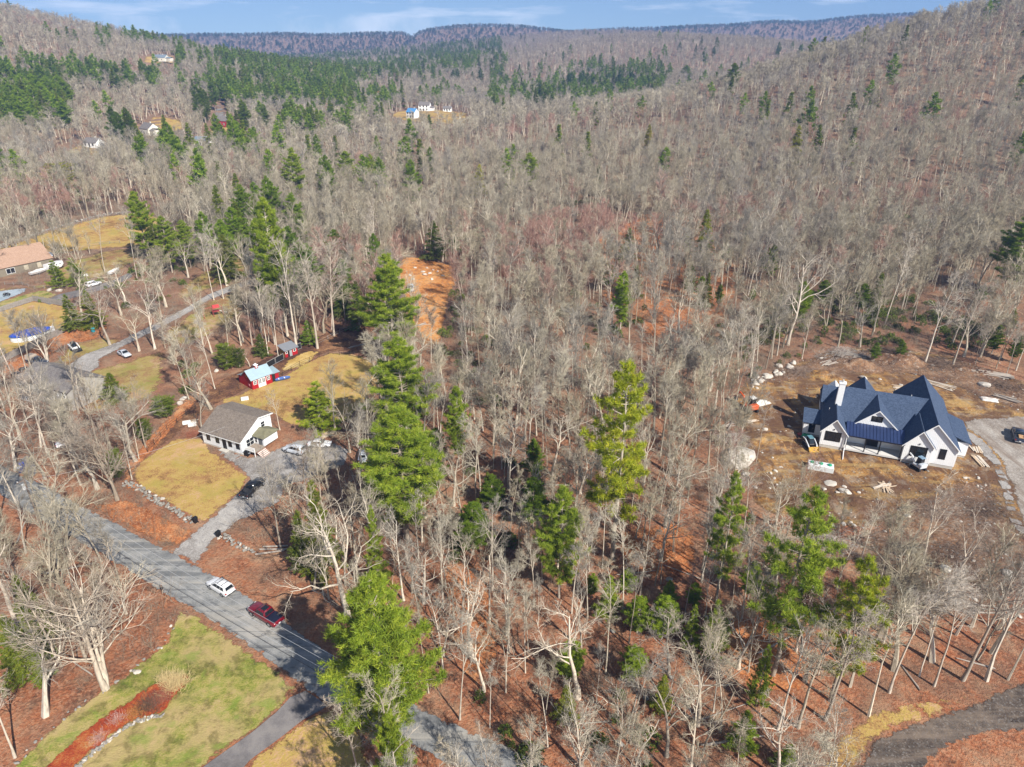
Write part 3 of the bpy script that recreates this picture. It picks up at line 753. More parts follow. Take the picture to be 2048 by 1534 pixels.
# ------------------------------------------------------------------ scattering (only for what nobody could count)
def scatter(name, protos, pts, rotz, scl, idx, tint, label, zs=None, tilt=.07):
    """one object: a point per plant, each drawn with one of the prototype meshes"""
    me = bpy.data.meshes.new(name)
    me.vertices.add(len(pts)); me.vertices.foreach_set('co', np.asarray(pts, np.float32).ravel())
    def attr(n, typ, dat, f='value'):
        a = me.attributes.new(n, typ, 'POINT'); a.data.foreach_set(f, np.ascontiguousarray(dat).ravel())
    rg_ = np.random.default_rng(len(pts)); n_ = len(pts)
    attr('rotv', 'FLOAT_VECTOR', np.stack([rg_.normal(0, tilt, n_), rg_.normal(0, tilt, n_), np.asarray(rotz)], -1).astype(np.float32), 'vector')
    sv = np.stack([scl, scl, scl if zs is None else zs], -1).astype(np.float32)
    attr('scl', 'FLOAT_VECTOR', sv, 'vector')
    attr('idx', 'INT', np.asarray(idx, np.int32))
    attr('tint', 'FLOAT_VECTOR', np.asarray(tint, np.float32), 'vector')
    o = meshobj(name, me)
    tag(o, label, kind='stuff')
    ng = bpy.data.node_groups.new(name, 'GeometryNodeTree')
    ng.interface.new_socket('Geometry', in_out='INPUT', socket_type='NodeSocketGeometry')
    ng.interface.new_socket('Geometry', in_out='OUTPUT', socket_type='NodeSocketGeometry')
    N = ng.nodes; L = ng.links
    gi, go = N.new('NodeGroupInput'), N.new('NodeGroupOutput')
    def na(nm, typ):
        n = N.new('GeometryNodeInputNamedAttribute'); n.data_type = typ; n.inputs[0].default_value = nm
        return n.outputs[0]
    rz, sc, ix = na('rotv', 'FLOAT_VECTOR'), na('scl', 'FLOAT_VECTOR'), na('idx', 'INT')
    jn = N.new('GeometryNodeJoinGeometry')
    for k, me_ in enumerate(protos):
        po = bpy.data.objects.new(name + '_model', me_)
        oi = N.new('GeometryNodeObjectInfo'); oi.inputs['Object'].default_value = po; oi.inputs['As Instance'].default_value = False
        gti = N.new('GeometryNodeGeometryToInstance'); L.new(oi.outputs['Geometry'], gti.inputs[0])
        cmp_ = N.new('FunctionNodeCompare'); cmp_.data_type = 'INT'; cmp_.operation = 'EQUAL'
        L.new(ix, [s for s in cmp_.inputs if s.type == 'INT'][0]); [s for s in cmp_.inputs if s.type == 'INT'][1].default_value = k
        ip = N.new('GeometryNodeInstanceOnPoints')
        L.new(gi.outputs[0], ip.inputs['Points']); L.new(cmp_.outputs[0], ip.inputs['Selection']); L.new(gti.outputs[0], ip.inputs['Instance'])
        L.new(rz, ip.inputs['Rotation']); L.new(sc, ip.inputs['Scale'])
        L.new(ip.outputs[0], jn.inputs[0])
    L.new(jn.outputs[0], go.inputs[0])
    md = o.modifiers.new('scatter', 'NODES'); md.node_group = ng
    return o
def fbm(x, y, s, seed):
    """cheap smooth noise for arrays"""
    r = np.random.default_rng(seed); v = np.zeros_like(x); a = 1.0
    for k in range(4):
        for j in range(3):
            th, ph = r.uniform(0, 6.28, 2)
            v += a * np.sin((x * math.cos(th) + y * math.sin(th)) * s * 2 ** k * r.uniform(.8, 1.25) + ph)
        a *= .6
    return v / 3.2
PAL = np.array([(.365, .33, .262), (.395, .352, .262), (.34, .315, .275), (.42, .25, .205), (.355, .31, .285), (.48, .44, .35)])
def bare_tint(x, y, rng):
    n = fbm(x, y, .02, 5) + rng.normal(0, .35, x.shape)
    red = (fbm(x, y, .035, 9) + rng.normal(0, .3, x.shape)) > np.where(y > 300, 1.15, .8)
    k = np.clip(((n + 1.2) / 2.4 * 3).astype(int), 0, 2)
    k = np.where(rng.random(x.shape) < .25, 5, k)
    k = np.where(red, 3, k)
    c = PAL[k] * rng.uniform(.8, 1.2, x.shape)[:, None]
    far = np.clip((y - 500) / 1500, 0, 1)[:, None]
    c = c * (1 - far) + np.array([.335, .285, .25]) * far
    return np.where((y > 2150)[:, None], np.array([.19, .18, .19]), c)  # far ridge twigs darker and cooler: haze blue put into their colour

# ------------------------------------------------------------------ evergreens that can be told apart
TREES_AT = []
ORD = ['first', 'second', 'third', 'fourth', 'fifth', 'sixth', 'seventh', 'eighth', 'ninth', 'tenth', 'eleventh', 'twelfth']
LANDMARKS = {'the white farmhouse with navy roof': G(1780, 880), 'the white cottage': G(470, 870), 'the red barn with blue roof': G(515, 770),
             'the white car on the road': G(445, 1175), 'the red pickup truck': G(535, 1225), 'the red mulch bed': G(270, 1420),
             'the grey house': G(140, 800), 'the swimming pool': G(60, 680), 'the gravel track': G(1850, 1480), 'the orange clearing': G(850, 580),
             'the septic tank': G(1645, 930), 'the asphalt driveway': G(520, 1490), 'the red swing set': G(412, 625), 'the horse trailer': G(110, 530),
             'the large pale boulder': G(1475, 920), 'the road end': G(1000, 1500)}
PENDING = []
def place_tree(name, trunk, crown, x, y, sx, sz, rz, tint_t, tint_c, label, cat, group):
    e = empty(name, (x, y, hzf(x, y) - .08), rz)
    for nm, me, tn in (('trunk', trunk, tint_t), ('crown', crown, tint_c)):
        o = meshobj(nm, me, e, (0, 0, 0), (0, 0, 0), (sx, sx, sz))
        o['tint'] = tuple(float(q) for q in tn)
    tag(e, label, cat, group)
    TREES_AT.append((x, y))
    if label is None:
        PENDING.append((e, x, y, name))
    return e
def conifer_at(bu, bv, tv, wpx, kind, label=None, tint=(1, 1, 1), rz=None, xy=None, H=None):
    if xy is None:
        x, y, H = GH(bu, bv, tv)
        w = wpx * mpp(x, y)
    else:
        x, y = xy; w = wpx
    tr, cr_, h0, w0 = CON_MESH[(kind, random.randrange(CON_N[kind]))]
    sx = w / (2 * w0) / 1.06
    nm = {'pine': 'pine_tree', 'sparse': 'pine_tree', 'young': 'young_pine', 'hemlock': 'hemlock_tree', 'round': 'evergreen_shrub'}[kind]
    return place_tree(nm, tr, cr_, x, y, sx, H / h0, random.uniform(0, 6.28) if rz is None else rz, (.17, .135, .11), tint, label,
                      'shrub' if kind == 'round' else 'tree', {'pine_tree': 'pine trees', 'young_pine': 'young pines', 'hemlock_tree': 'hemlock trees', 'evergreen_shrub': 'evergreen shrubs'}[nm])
for a in [
    (815, 1078, 815, 192, 'pine', 'large bright green pine nearest behind the slim young pine, centre left'),
    (812, 908, 675, 150, 'pine', 'tall full pine standing behind the large bright pine'),
    (790, 730, 508, 125, 'pine', 'tall layered pine beside the paddock corner and orange clearing'),
    (778, 1496, 1155, 232, 'pine', 'broad bushy pine overhanging the road, largest crown of all'),
    (800, 1640, 1425, 95, 'pine', 'small pine crown at the bottom edge below the broad pine'),
    (760, 1190, 1008, 56, 'young', 'slim columnar young pine just above the broad roadside pine'),
    (1225, 1118, 722, 165, 'sparse', 'tall open yellow green pine standing alone in mid woods', (1.35, 1.15, .75)),
    (1118, 1195, 972, 108, 'pine', 'mid sized pine in the woods in front of the tall open pine'),
    (918, 935, 772, 64, 'pine', 'small bright pine crown right of the tall full pine'),
    (1545, 1350, 972, 178, 'sparse', 'dark tall pine with bare trunk below the building lot'),
    (1432, 1205, 946, 90, 'sparse', 'thin dark pine leaning beside the dark tall pine'),
    (1660, 1402, 1116, 140, 'sparse', 'leaning lopsided pine lowest on the right near gravel track', (1.25, 1.1, .8)),
    (1512, 1412, 1288, 54, 'young', 'small feathery young pine under the dark tall pine'),
    (1418, 1318, 1198, 70, 'young', 'bushy young pine with two tops in lower woods'),
    (1378, 1300, 1208, 44, 'young', 'slight young pine beside the bushy young pine'),
    (1215, 1230, 1150, 60, 'young', 'low young pine under bare trees below the mid sized pine'),
    (1335, 1215, 1160, 50, 'young', 'dark young pine in shade right of the low young pine'),
    (1240, 665, 543, 52, 'pine', 'bright narrow pine among reddish brush in mid woods', (1.1, 1.2, .8)),
    (2012, 592, 430, 104, 'pine', 'solitary wide pine at the right edge above the lot', (.8, .85, .9)),
    (1585, 335, 250, 42, 'hemlock', 'yellowish hemlock high on the right hillside', (1.3, 1.2, .8)),
    (1402, 530, 418, 52, 'hemlock', 'olive hemlock behind a bare tree, upper right woods', (1.1, 1.1, .9)),
    (1462, 190, 126, 36, 'pine', 'lone dark pine on the right ridge line', (.55, .6, .7)),
    (1295, 305, 248, 30, 'hemlock', 'small yellowish hemlock on the centre ridge', (1.4, 1.2, .8)),
    (1370, 165, 130, 30, 'pine', 'pale pine at the end of the dark row', (.7, .75, .8)),
    (1745, 215, 170, 30, 'hemlock', 'small olive hemlock high among hillside trees'),
    (1058, 388, 306, 56, 'pine', 'full pine on the low ridge, larger of a pair'),
    (1022, 398, 333, 34, 'pine', 'slim pine on the low ridge, smaller of a pair'),
    (960, 392, 328, 44, 'hemlock', 'rounded yellow hemlock left of the ridge pines', (1.7, 1.5, .8)),
    (565, 655, 396, 92, 'pine', 'very tall pine rising above the grey trunks behind the barn'),
    (540, 545, 405, 60, 'pine', 'dark pine behind the very tall pine', (.7, .75, .8)),
    (298, 522, 383, 66, 'pine', 'tall pine at the pasture corner, left of a clump'),
    (345, 545, 432, 60, 'pine', 'middle pine of the clump by the pasture'),
    (382, 535, 440, 52, 'pine', 'right hand pine of the clump by the pasture'),
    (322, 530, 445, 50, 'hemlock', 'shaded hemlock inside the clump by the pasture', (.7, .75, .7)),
    (597, 412, 296, 56, 'pine', 'tall pine above the valley trees, leftmost of three'),
    (697, 380, 302, 50, 'pine', 'conical pine above the valley trees, middle of three'),
    (745, 375, 308, 32, 'pine', 'slender pine above the valley trees, rightmost of three'),
    (656, 418, 352, 40, 'pine', 'low pine between the tall valley pines'),
    (126, 385, 328, 60, 'round', 'round yellow green evergreen among the left bare trees', (1.3, 1.2, .7)),
    (8, 410, 322, 48, 'pine', 'bright pine cut by the left edge', (1.1, 1.1, .8)),
    (2, 330, 290, 50, 'hemlock', 'dark hemlock cut by the left edge'),
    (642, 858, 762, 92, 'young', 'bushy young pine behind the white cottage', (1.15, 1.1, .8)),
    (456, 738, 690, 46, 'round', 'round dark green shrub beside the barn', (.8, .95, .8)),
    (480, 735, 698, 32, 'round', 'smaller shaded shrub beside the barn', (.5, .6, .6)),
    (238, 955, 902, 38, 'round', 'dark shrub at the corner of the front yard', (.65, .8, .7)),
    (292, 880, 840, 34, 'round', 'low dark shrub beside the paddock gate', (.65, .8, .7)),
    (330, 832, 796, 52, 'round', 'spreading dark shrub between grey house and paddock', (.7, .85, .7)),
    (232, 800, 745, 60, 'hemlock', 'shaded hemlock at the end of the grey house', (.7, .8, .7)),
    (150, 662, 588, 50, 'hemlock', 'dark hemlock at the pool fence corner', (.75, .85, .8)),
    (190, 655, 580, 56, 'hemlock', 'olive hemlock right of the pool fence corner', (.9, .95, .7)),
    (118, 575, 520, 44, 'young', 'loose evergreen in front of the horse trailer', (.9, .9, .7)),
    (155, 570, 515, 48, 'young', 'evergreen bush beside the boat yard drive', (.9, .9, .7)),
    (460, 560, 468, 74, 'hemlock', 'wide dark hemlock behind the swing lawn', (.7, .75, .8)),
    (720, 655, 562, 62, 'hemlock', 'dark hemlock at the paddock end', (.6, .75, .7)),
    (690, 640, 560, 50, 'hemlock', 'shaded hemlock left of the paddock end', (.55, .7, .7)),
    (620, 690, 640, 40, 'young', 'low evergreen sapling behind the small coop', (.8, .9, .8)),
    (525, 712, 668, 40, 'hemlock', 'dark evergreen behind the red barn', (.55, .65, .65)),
    (650, 1150, 960, 90, 'hemlock', 'dark narrow evergreen in the shade beside the gravel drive', (.75, .8, .65)),
    (612, 1140, 1020, 70, 'hemlock', 'dark low evergreen above the red pickup', (.6, .7, .6)),
    (90, 1300, 1150, 90, 'hemlock', 'dark evergreen sapling in the lower left woods', (.75, .85, .6)),
    (60, 1360, 1230, 100, 'hemlock', 'shaded evergreen among the lower left trunks', (.7, .8, .6)),
    (1130, 1440, 1370, 60, 'hemlock', 'low green sapling beneath the crooked oak', (.9, .9, .7)),
    (1480, 1500, 1420, 70, 'young', 'low young evergreen at the bottom right woods', (.9, .95, .8)),
    (1570, 1540, 1490, 60, 'young', 'small evergreen at the bottom edge beside the ochre bank', (.9, .95, .8)),
    (1195, 390, 330, 34, 'hemlock', 'dark slim hemlock among mid slope trees', (.7, .75, .7)),
    (1255, 520, 455, 44, 'hemlock', 'olive hemlock beneath a pale snag', (.9, .9, .7)),
    (1740, 650, 545, 46, 'hemlock', 'dark hemlock in the laurel thicket above the lot', (.6, .7, .7)),
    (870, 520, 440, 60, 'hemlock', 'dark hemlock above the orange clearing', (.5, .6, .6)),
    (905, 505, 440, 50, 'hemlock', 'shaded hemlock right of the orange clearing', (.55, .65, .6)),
]:
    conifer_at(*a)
rg = np.random.default_rng(21)
def grove(us, vs, n, hmin, hmax, tint, wd=.42, skew=None):
    for k in range(n):
        u, v = rg.uniform(*us), rg.uniform(*vs)
        if skew: v += skew * (u - us[0])
        x, y = G(u, v)
        H = rg.uniform(hmin, hmax) * 1.25
        conifer_at(0, 0, 0, H * wd * rg.uniform(.8, 1.2), 'pine' if rg.random() < .8 else 'hemlock', None, tuple(np.array(tint) * rg.uniform(.85, 1.15)), xy=(x, y), H=H)
grove((0, 140), (215, 268), 34, 15, 21, (.85, .95, .75), .55)
grove((0, 330), (162, 190), 26, 13, 19, (.6, .7, .75), .5)
grove((430, 700), (195, 222), 26, 14, 20, (.62, .72, .75), .5)
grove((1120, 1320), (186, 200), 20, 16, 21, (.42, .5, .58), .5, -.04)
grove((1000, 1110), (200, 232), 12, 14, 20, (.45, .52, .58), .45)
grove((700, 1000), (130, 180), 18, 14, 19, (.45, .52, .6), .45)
grove((330, 520), (312, 335), 9, 16, 22, (.8, .9, .8), .45)
grove((190, 285), (300, 306), 5, 18, 22, (.42, .5, .5), .4)
grove((395, 425), (225, 250), 6, 17, 22, (.45, .5, .5), .4)
grove((470, 640), (262, 285), 9, 15, 20, (.6, .65, .65), .45)
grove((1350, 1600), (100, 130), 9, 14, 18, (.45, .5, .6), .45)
grove((470, 620), (420, 520), 12, 13, 18, (.75, .85, .75), .45)
grove((560, 780), (560, 640), 9, 10, 15, (.5, .62, .58), .5)
grove((400, 560), (470, 560), 8, 12, 17, (.75, .85, .7), .45)
grove((860, 1100), (880, 1120), 10, 4, 8, (.6, .7, .55), .6)
grove((1200, 1700), (480, 700), 16, 5, 11, (.75, .8, .6), .5)
grove((1000, 1500), (1120, 1480), 12, 2.5, 6, (.95, 1.0, .75), .65)
grove((600, 900), (330, 430), 8, 13, 18, (.7, .8, .75), .42)
grove((1500, 2040), (600, 740), 12, 3, 7, (.7, .8, .6), .7)
EVER = list(TREES_AT)

# ------------------------------------------------------------------ bare trees: hand-placed ones first
def bare_at(bu, bv, tv, kind, label, tint=(.27, .23, .19), sx=1.0, var=None, rz=None, ttint=None):
    x, y, H = GH(bu, bv, tv)
    v = random.randrange(NVAR[kind]) if var is None else var
    tr, cr_, h0 = BARE_MESH[(kind, v)]
    s = H / h0
    tint = tuple(1.35 * q for q in tint)
    return place_tree('bare_tree' if kind != 'snag' else 'dead_tree', tr, cr_, x, y, s * sx, s, random.uniform(0, 6.28) if rz is None else rz,
                      tint if ttint is None else ttint, tint, label, 'tree', 'bare deciduous trees')
for a in [
    (212, 1378, 1060, 'spread', 'big grey multi-stemmed bare tree at the lawn edge', (.30, .25, .20), 1.1, 0),
    (30, 1515, 1330, 'maple', 'stout pale trunk at the bottom left corner'),
    (40, 1270, 1010, 'snag', 'crooked pale tree with bare forked limbs at the left edge', (.38, .33, .28), 1.2),
    (120, 1330, 1090, 'maple', 'bare tree just behind the big multi-stemmed tree'),
    (235, 1000, 770, 'spread', 'leaning cluster of grey stems at the front yard corner', (.28, .24, .2), 1.0, 1),
    (292, 895, 760, 'maple', 'single grey tree between front yard and grey house'),
    (695, 1240, 930, 'oak', 'wide crooked oak spreading over the gravel drive', (.30, .26, .21), 1.15, 0),
    (720, 1560, 1390, 'maple', 'pale double trunk below the broad roadside pine', (.36, .31, .26)),
    (620, 1040, 880, 'maple', 'bare tree beside the black pickup', (.25, .2, .16)),
    (660, 1000, 860, 'maple', 'bare grey tree behind the parked black pickup'),
    (700, 905, 765, 'oak', 'pale forked yard tree in front of the pines', (.36, .32, .27), .9),
    (560, 860, 775, 'maple', 'small grey yard tree against the cottage roof', (.30, .25, .2)),
    (430, 778, 640, 'slim', 'white birch-like trunk left of the barn', (.36, .33, .29)),
    (500, 733, 690, 'snag', 'thick cut-off pale stump tree behind the barn', (.42, .36, .3), 1.8),
    (537, 712, 560, 'slim', 'straight pale tree directly behind the barn', (.34, .3, .25)),
    (558, 720, 580, 'slim', 'second straight pale tree behind the barn', (.34, .3, .25)),
    (592, 690, 470, 'maple', 'tall pale tree behind the small red coop', (.34, .3, .26)),
    (635, 697, 470, 'maple', 'tallest white trunk at the paddock rail', (.38, .34, .29)),
    (668, 672, 480, 'maple', 'tall grey tree right of the paddock rail', (.32, .28, .24)),
    (595, 680, 520, 'maple', 'grey tree above the small coop roof'),
    (505, 690, 540, 'maple', 'bare grey tree behind the round dark shrub'),
    (500, 665, 545, 'slim', 'bare tree on the slope behind the swing lawn'),
    (28 + 400, 600, 470, 'slim', 'left trunk of two beside the side driveway', (.36, .33, .29)),
    (447, 598, 460, 'slim', 'right trunk of two beside the side driveway', (.36, .33, .29)),
    (310, 698, 540, 'oak', 'forked pale tree over the side driveway', (.34, .3, .26), .9),
    (375, 740, 600, 'oak', 'large bare tree in front of the swing lawn', (.3, .26, .22), .9),
    (220, 690, 520, 'oak', 'pale forked tree by the teal barrel', (.36, .32, .28), .9),
    (210, 545, 400, 'slim', 'pale tree at the near pasture rail', (.36, .32, .27)),
    (275, 560, 420, 'slim', 'bare tree at the corner of the pasture', (.33, .29, .25)),
    (60, 470, 380, 'maple', 'bare tree beyond the pasture rail'),
    (1575, 690, 440, 'oak', 'forked white tree above the boulder row', (.34, .3, .26), .8),
    (1768, 652, 470, 'slim', 'white curved trunk in front of the laurel thicket', (.42, .38, .33)),
    (1850, 725, 540, 'maple', 'tall white tree behind the house roof', (.38, .34, .3)),
    (1905, 730, 560, 'maple', 'second white tree behind the house roof', (.36, .32, .28)),
    (1950, 728, 640, 'slim', 'pale tree above the log pile', (.38, .34, .3)),
    (2012, 750, 640, 'slim', 'white leaning trunk at the log pile end', (.40, .36, .31)),
    (1475, 765, 600, 'slim', 'twin pale tree at the lot edge, nearer the digger', (.42, .38, .33)),
    (1462, 845, 640, 'slim', 'pale tree directly in front of the orange digger', (.40, .36, .31)),
    (1512, 925, 800, 'slim', 'slender tree at the lot edge before the dirt', (.36, .32, .28)),
    (1330, 1055, 850, 'oak', 'thick leaning oak in front of the large pale boulder', (.33, .29, .24), .9),
    (1155, 1395, 1140, 'oak', 'twisted crooked pale oak in the lower woods', (.42, .36, .29), 1.15, 1),
    (1395, 1450, 1230, 'oak', 'forked pale dead-topped oak in the lower right woods', (.42, .36, .29), 1.0, 2),
    (945, 1320, 1070, 'oak', 'pale leaning oak on orange leaves in lower centre', (.40, .35, .29), .95, 3),
    (785, 1170, 1060, 'snag', 'orange-barked dead snag above the broad pine', (.46, .28, .16), 1.0, 0),
    (1105, 950, 770, 'oak', 'broad pale crowned oak in the centre woods', (.33, .29, .24), 1.0, 1),
    (1050, 880, 720, 'oak', 'wide pale oak left of the tall open pine', (.34, .3, .25), 1.0, 0),
    (1650, 1440, 1180, 'maple', 'grey forked tree at the ochre bank', (.34, .3, .26), 1.1),
    (1555, 1560, 1350, 'oak', 'curved pale tree rising from the bottom right edge', (.38, .34, .29), .9),
    (1778, 1385, 1110, 'slim', 'first pale trunk above the gravel track', (.38, .34, .3), 1.2),
    (1838, 1352, 1160, 'slim', 'second pale trunk above the gravel track', (.38, .34, .3)),
    (1868, 1372, 1130, 'slim', 'third pale trunk above the gravel track', (.38, .34, .3), 1.1),
    (1925, 1360, 1090, 'maple', 'tall forked tree above the gravel track', (.36, .32, .28), 1.1),
    (1720, 1125, 985, 'maple', 'grey branching tree below the septic tank', (.30, .25, .21)),
    (1835, 1150, 960, 'maple', 'branching tree in front of the new house', (.31, .26, .22), 1.15),
    (1912, 1170, 985, 'oak', 'wide branching tree over the dark soil', (.31, .26, .22), .9),
    (1280, 1190, 1070, 'maple', 'bushy twiggy young tree in mid woods', (.32, .28, .23), 1.2),
    (1215, 640, 520, 'snag', 'pale snag before the bright narrow pine', (.44, .38, .31)),
    (1275, 560, 450, 'snag', 'tall white snag on the reddish slope', (.46, .40, .33), .8),
    (1360, 480, 390, 'snag', 'white forked snag high on the slope', (.46, .40, .33), .8),
    (1375, 640, 545, 'snag', 'leaning snag among reddish brush', (.44, .37, .3), .8),
    (860, 522, 400, 'slim', 'white trunk beside the orange clearing', (.42, .38, .33)),
    (750, 545, 400, 'maple', 'tall grey tree left of the layered pine', (.33, .29, .25)),
    (95, 905, 740, 'maple', 'bare tree screening the left end of the grey house', (.27, .22, .18), 1.3),
    (150, 920, 750, 'oak', 'wide bare tree screening the middle of the grey house', (.27, .22, .18), .9),
    (200, 900, 745, 'maple', 'bare tree screening the right end of the grey house', (.27, .22, .18), 1.2),
    (60, 860, 720, 'maple', 'bare tree beside the quad bikes and grey house', (.27, .22, .18), 1.2),
]:
    bare_at(*a)

# ------------------------------------------------------------------ the wood
def wood_points():
    P = []
    for (y0, y1, s) in ((36, 150, 4.0), (150, 280, 4.4), (280, 470, 5.0), (470, 1000, 6.3), (1000, 1900, 10.5), (1900, 3250, 15.)):
        ny = int((y1 - y0) / s); xm = .70 * y1 + 22
        nx = int(2 * xm / s)
        gy, gx = np.meshgrid(np.arange(ny), np.arange(nx), indexing='ij')
        y = y0 + (gy + RNG.uniform(0, 1, gy.shape)) * s
        x = -xm + (gx + RNG.uniform(0, 1, gx.shape)) * s
        ok = np.abs(x) < .70 * y + 22
        P.append(np.stack([x[ok], y[ok], np.full(ok.sum(), s)], -1))
    P = np.concatenate(P)
    bad = np.zeros(len(P), bool)
    for poly in EXCL:
        xs = [q[0] for q in poly]; ys_ = [q[1] for q in poly]
        mm = (P[:, 0] > min(xs) - 3) & (P[:, 0] < max(xs) + 3) & (P[:, 1] > min(ys_) - 3) & (P[:, 1] < max(ys_) + 3)
        idx = np.nonzero(mm)[0]
        if len(idx):
            hit = inpoly(P[idx, 0], P[idx, 1], poly)
            bad[idx[hit]] = True
    P = P[~bad]
    # keep clear of trees that already stand
    T = np.array(TREES_AT)
    near = P[:, 1] < 320
    keep = np.ones(len(P), bool)
    idx = np.nonzero(near)[0]
    for a in range(0, len(idx), 4000):
        i = idx[a:a + 4000]
        d = ((P[i, None, :2] - T[None]) ** 2).sum(-1).min(1)
        keep[i[d < 2.2 ** 2]] = False
    return P[keep]
# clear sight lines: yards and lots where the photograph shows open ground between few trees
OPEN = [[G(*p) for p in q] for q in (
    [(60, 760), (330, 590), (560, 500), (560, 560), (480, 660), (430, 760), (330, 830), (240, 900), (100, 880), (0, 830)],
    [(0, 620), (160, 520), (330, 430), (420, 520), (330, 590), (200, 680), (0, 760)],
    [(400, 900), (560, 1000), (700, 930), (760, 860), (760, 740), (640, 700), (480, 720)],
    [(1480, 1010), (1700, 1110), (2048, 1260), (2048, 780), (1900, 700), (1560, 730), (1440, 800)],
    [(330, 1090), (440, 1060), (600, 1150), (720, 1340), (640, 1300), (420, 1150)],
    [(0, 1010), (300, 1180), (360, 1250), (250, 1350), (0, 1530), (0, 1300), (200, 1250), (0, 1100)],
    [(180, 1000), (330, 1090), (390, 1040), (270, 960)],
    [(-300, 1530), (740, 1530), (740, 1900), (-300, 1900)],
    [(330, 1200), (500, 1290), (620, 1380), (700, 1440), (740, 1530), (400, 1530), (330, 1300)],
    [(300, 1085), (430, 1060), (470, 1090), (560, 1150), (620, 1230), (560, 1260), (400, 1160)],
    [(380, 1040), (560, 1000), (560, 960), (500, 950)],
    [(770, 228), (940, 232), (950, 266), (780, 262)], [(405, 250), (500, 250), (505, 298), (405, 298)], [(262, 250), (375, 245), (375, 300), (262, 300)],
    [(120, 290), (225, 292), (225, 330), (120, 330)], [(280, 118), (360, 118), (360, 150), (280, 150)], [(420, 205), (455, 205), (460, 250), (425, 250)], [(0, 545), (110, 520), (170, 560), (120, 620), (0, 640)],
    [(1690, 1640), (1720, 1500), (1790, 1440), (1950, 1390), (2140, 1310), (2140, 1900), (1690, 1900)], [(430, 1010), (500, 950), (610, 950), (640, 1080), (500, 1110)],
    [(375, 288), (440, 286), (445, 318), (375, 318)], [(800, 560), (920, 560), (915, 760), (850, 740)])]
THIN = [.86, .93, .94, .90, .99, .55, .97, 1.0, 1.0, 1.0, 1.0, .97, .97, .97, .97, .95, .97, .97, .96, 1.0, .97, .8]
PW = wood_points()
keep = np.ones(len(PW), bool)
for poly, th in zip(OPEN, THIN):
    keep &= ~(inpoly(PW[:, 0], PW[:, 1], poly) & (RNG.random(len(PW)) < th))
gapn = fbm(PW[:, 0], PW[:, 1], .05, 91) + .5 * fbm(PW[:, 0], PW[:, 1], .015, 92)
keep &= ~((gapn > .42) & (PW[:, 1] > 95) & (PW[:, 1] < 520) & (RNG.random(len(PW)) < .66))
PW = PW[keep]
# evergreen share of the far wood: bands along the valley floor
BANDS = [([(0, 178), (140, 185), (150, 262), (0, 272)], .55), ([(0, 150), (330, 152), (330, 192), (0, 186)], .30), ([(430, 170), (720, 160), (720, 225), (430, 225)], .30),
         ([(440, 98), (1000, 88), (1010, 140), (440, 150)], .34), ([(980, 150), (1330, 130), (1330, 205), (980, 235)], .22), ([(200, 75), (820, 78), (820, 100), (200, 100)], .25),
         ([(280, 310), (520, 305), (540, 350), (280, 355)], .16), ([(560, 250), (780, 190), (800, 260), (560, 300)], .10), ([(330, 105), (900, 100), (900, 220), (330, 220)], .07)]
isev = (PW[:, 1] > 330) & (RNG.random(len(PW)) < np.where(PW[:, 1] > 2150, .42, .012))  # evergreens added on the far ridge to deepen its hazy blue
for q, pr in BANDS:
    Q = [G(*p_) for p_ in q]
    isev |= inpoly(PW[:, 0], PW[:, 1], Q) & (RNG.random(len(PW)) < pr * np.clip(.9 + .8 * fbm(PW[:, 0], PW[:, 1], .012, 31), .1, 1.6))
PB, PE = PW[~isev], PW[isev]
o_ = np.argsort(PB[:, 1] + .35 * np.abs(PB[:, 0])); PB = PB[o_]
inside = np.abs(PB[:, 0]) < .62 * PB[:, 1] + 4 + .45 * np.maximum(0, 60 - PB[:, 1])
sel = np.zeros(len(PB), bool)
n_hand = sum(1 for p in PENDING if p[3] in ('bare_tree', 'dead_tree')) + 69
sel[np.nonzero(inside)[0][:300 - n_hand + 30]] = True
kinds = ['maple', 'slim', 'oak', 'pole', 'maple', 'slim', 'pole', 'oak', 'snag', 'slim']
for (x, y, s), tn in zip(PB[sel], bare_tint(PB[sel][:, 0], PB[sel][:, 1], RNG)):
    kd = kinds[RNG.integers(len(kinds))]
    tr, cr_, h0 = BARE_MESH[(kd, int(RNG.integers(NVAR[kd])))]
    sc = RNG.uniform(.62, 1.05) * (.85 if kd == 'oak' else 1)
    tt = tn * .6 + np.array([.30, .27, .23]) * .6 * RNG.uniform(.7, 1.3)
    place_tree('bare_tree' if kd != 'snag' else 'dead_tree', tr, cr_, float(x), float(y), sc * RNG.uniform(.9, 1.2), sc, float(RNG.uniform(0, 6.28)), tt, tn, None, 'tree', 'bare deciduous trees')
REST = PB[~sel]
# prototypes for the mass: three levels of detail
PROTO = []
for lod, ks in ((1, ('maple', 'maple', 'slim', 'oak', 'slim', 'pole', 'oak', 'snag', 'maple', 'spread')), (2, ('maple', 'slim', 'oak', 'maple'))):
    for i, k in enumerate(ks):
        w, t_ = bare_tree(k, 300 + 7 * i + lod, lod)
        PROTO.append(two_mat_mesh('bare_tree_model', w, t_, M_BARK, M_TWIG))
y = REST[:, 1]
idx = np.where(y < 480, RNG.choice(10, len(y), p=[.15, .13, .17, .11, .15, .10, .07, .03, .06, .03]), 10 + RNG.integers(0, 4, len(y)))
sc = (.5 + .68 * RNG.random(len(y)) ** .7) * np.where(y > 2150, .7, np.where(y > 1900, 1.0, np.where(y > 1000, .95, np.where(y > 400, .85, .95))))
wd = sc * np.where(y > 1900, 2.0, np.where(y > 1000, 1.35, np.where(y > 480, 1.2, 1.05)))
pts = np.stack([REST[:, 0], y, hz(REST[:, 0], y) - .1], -1)
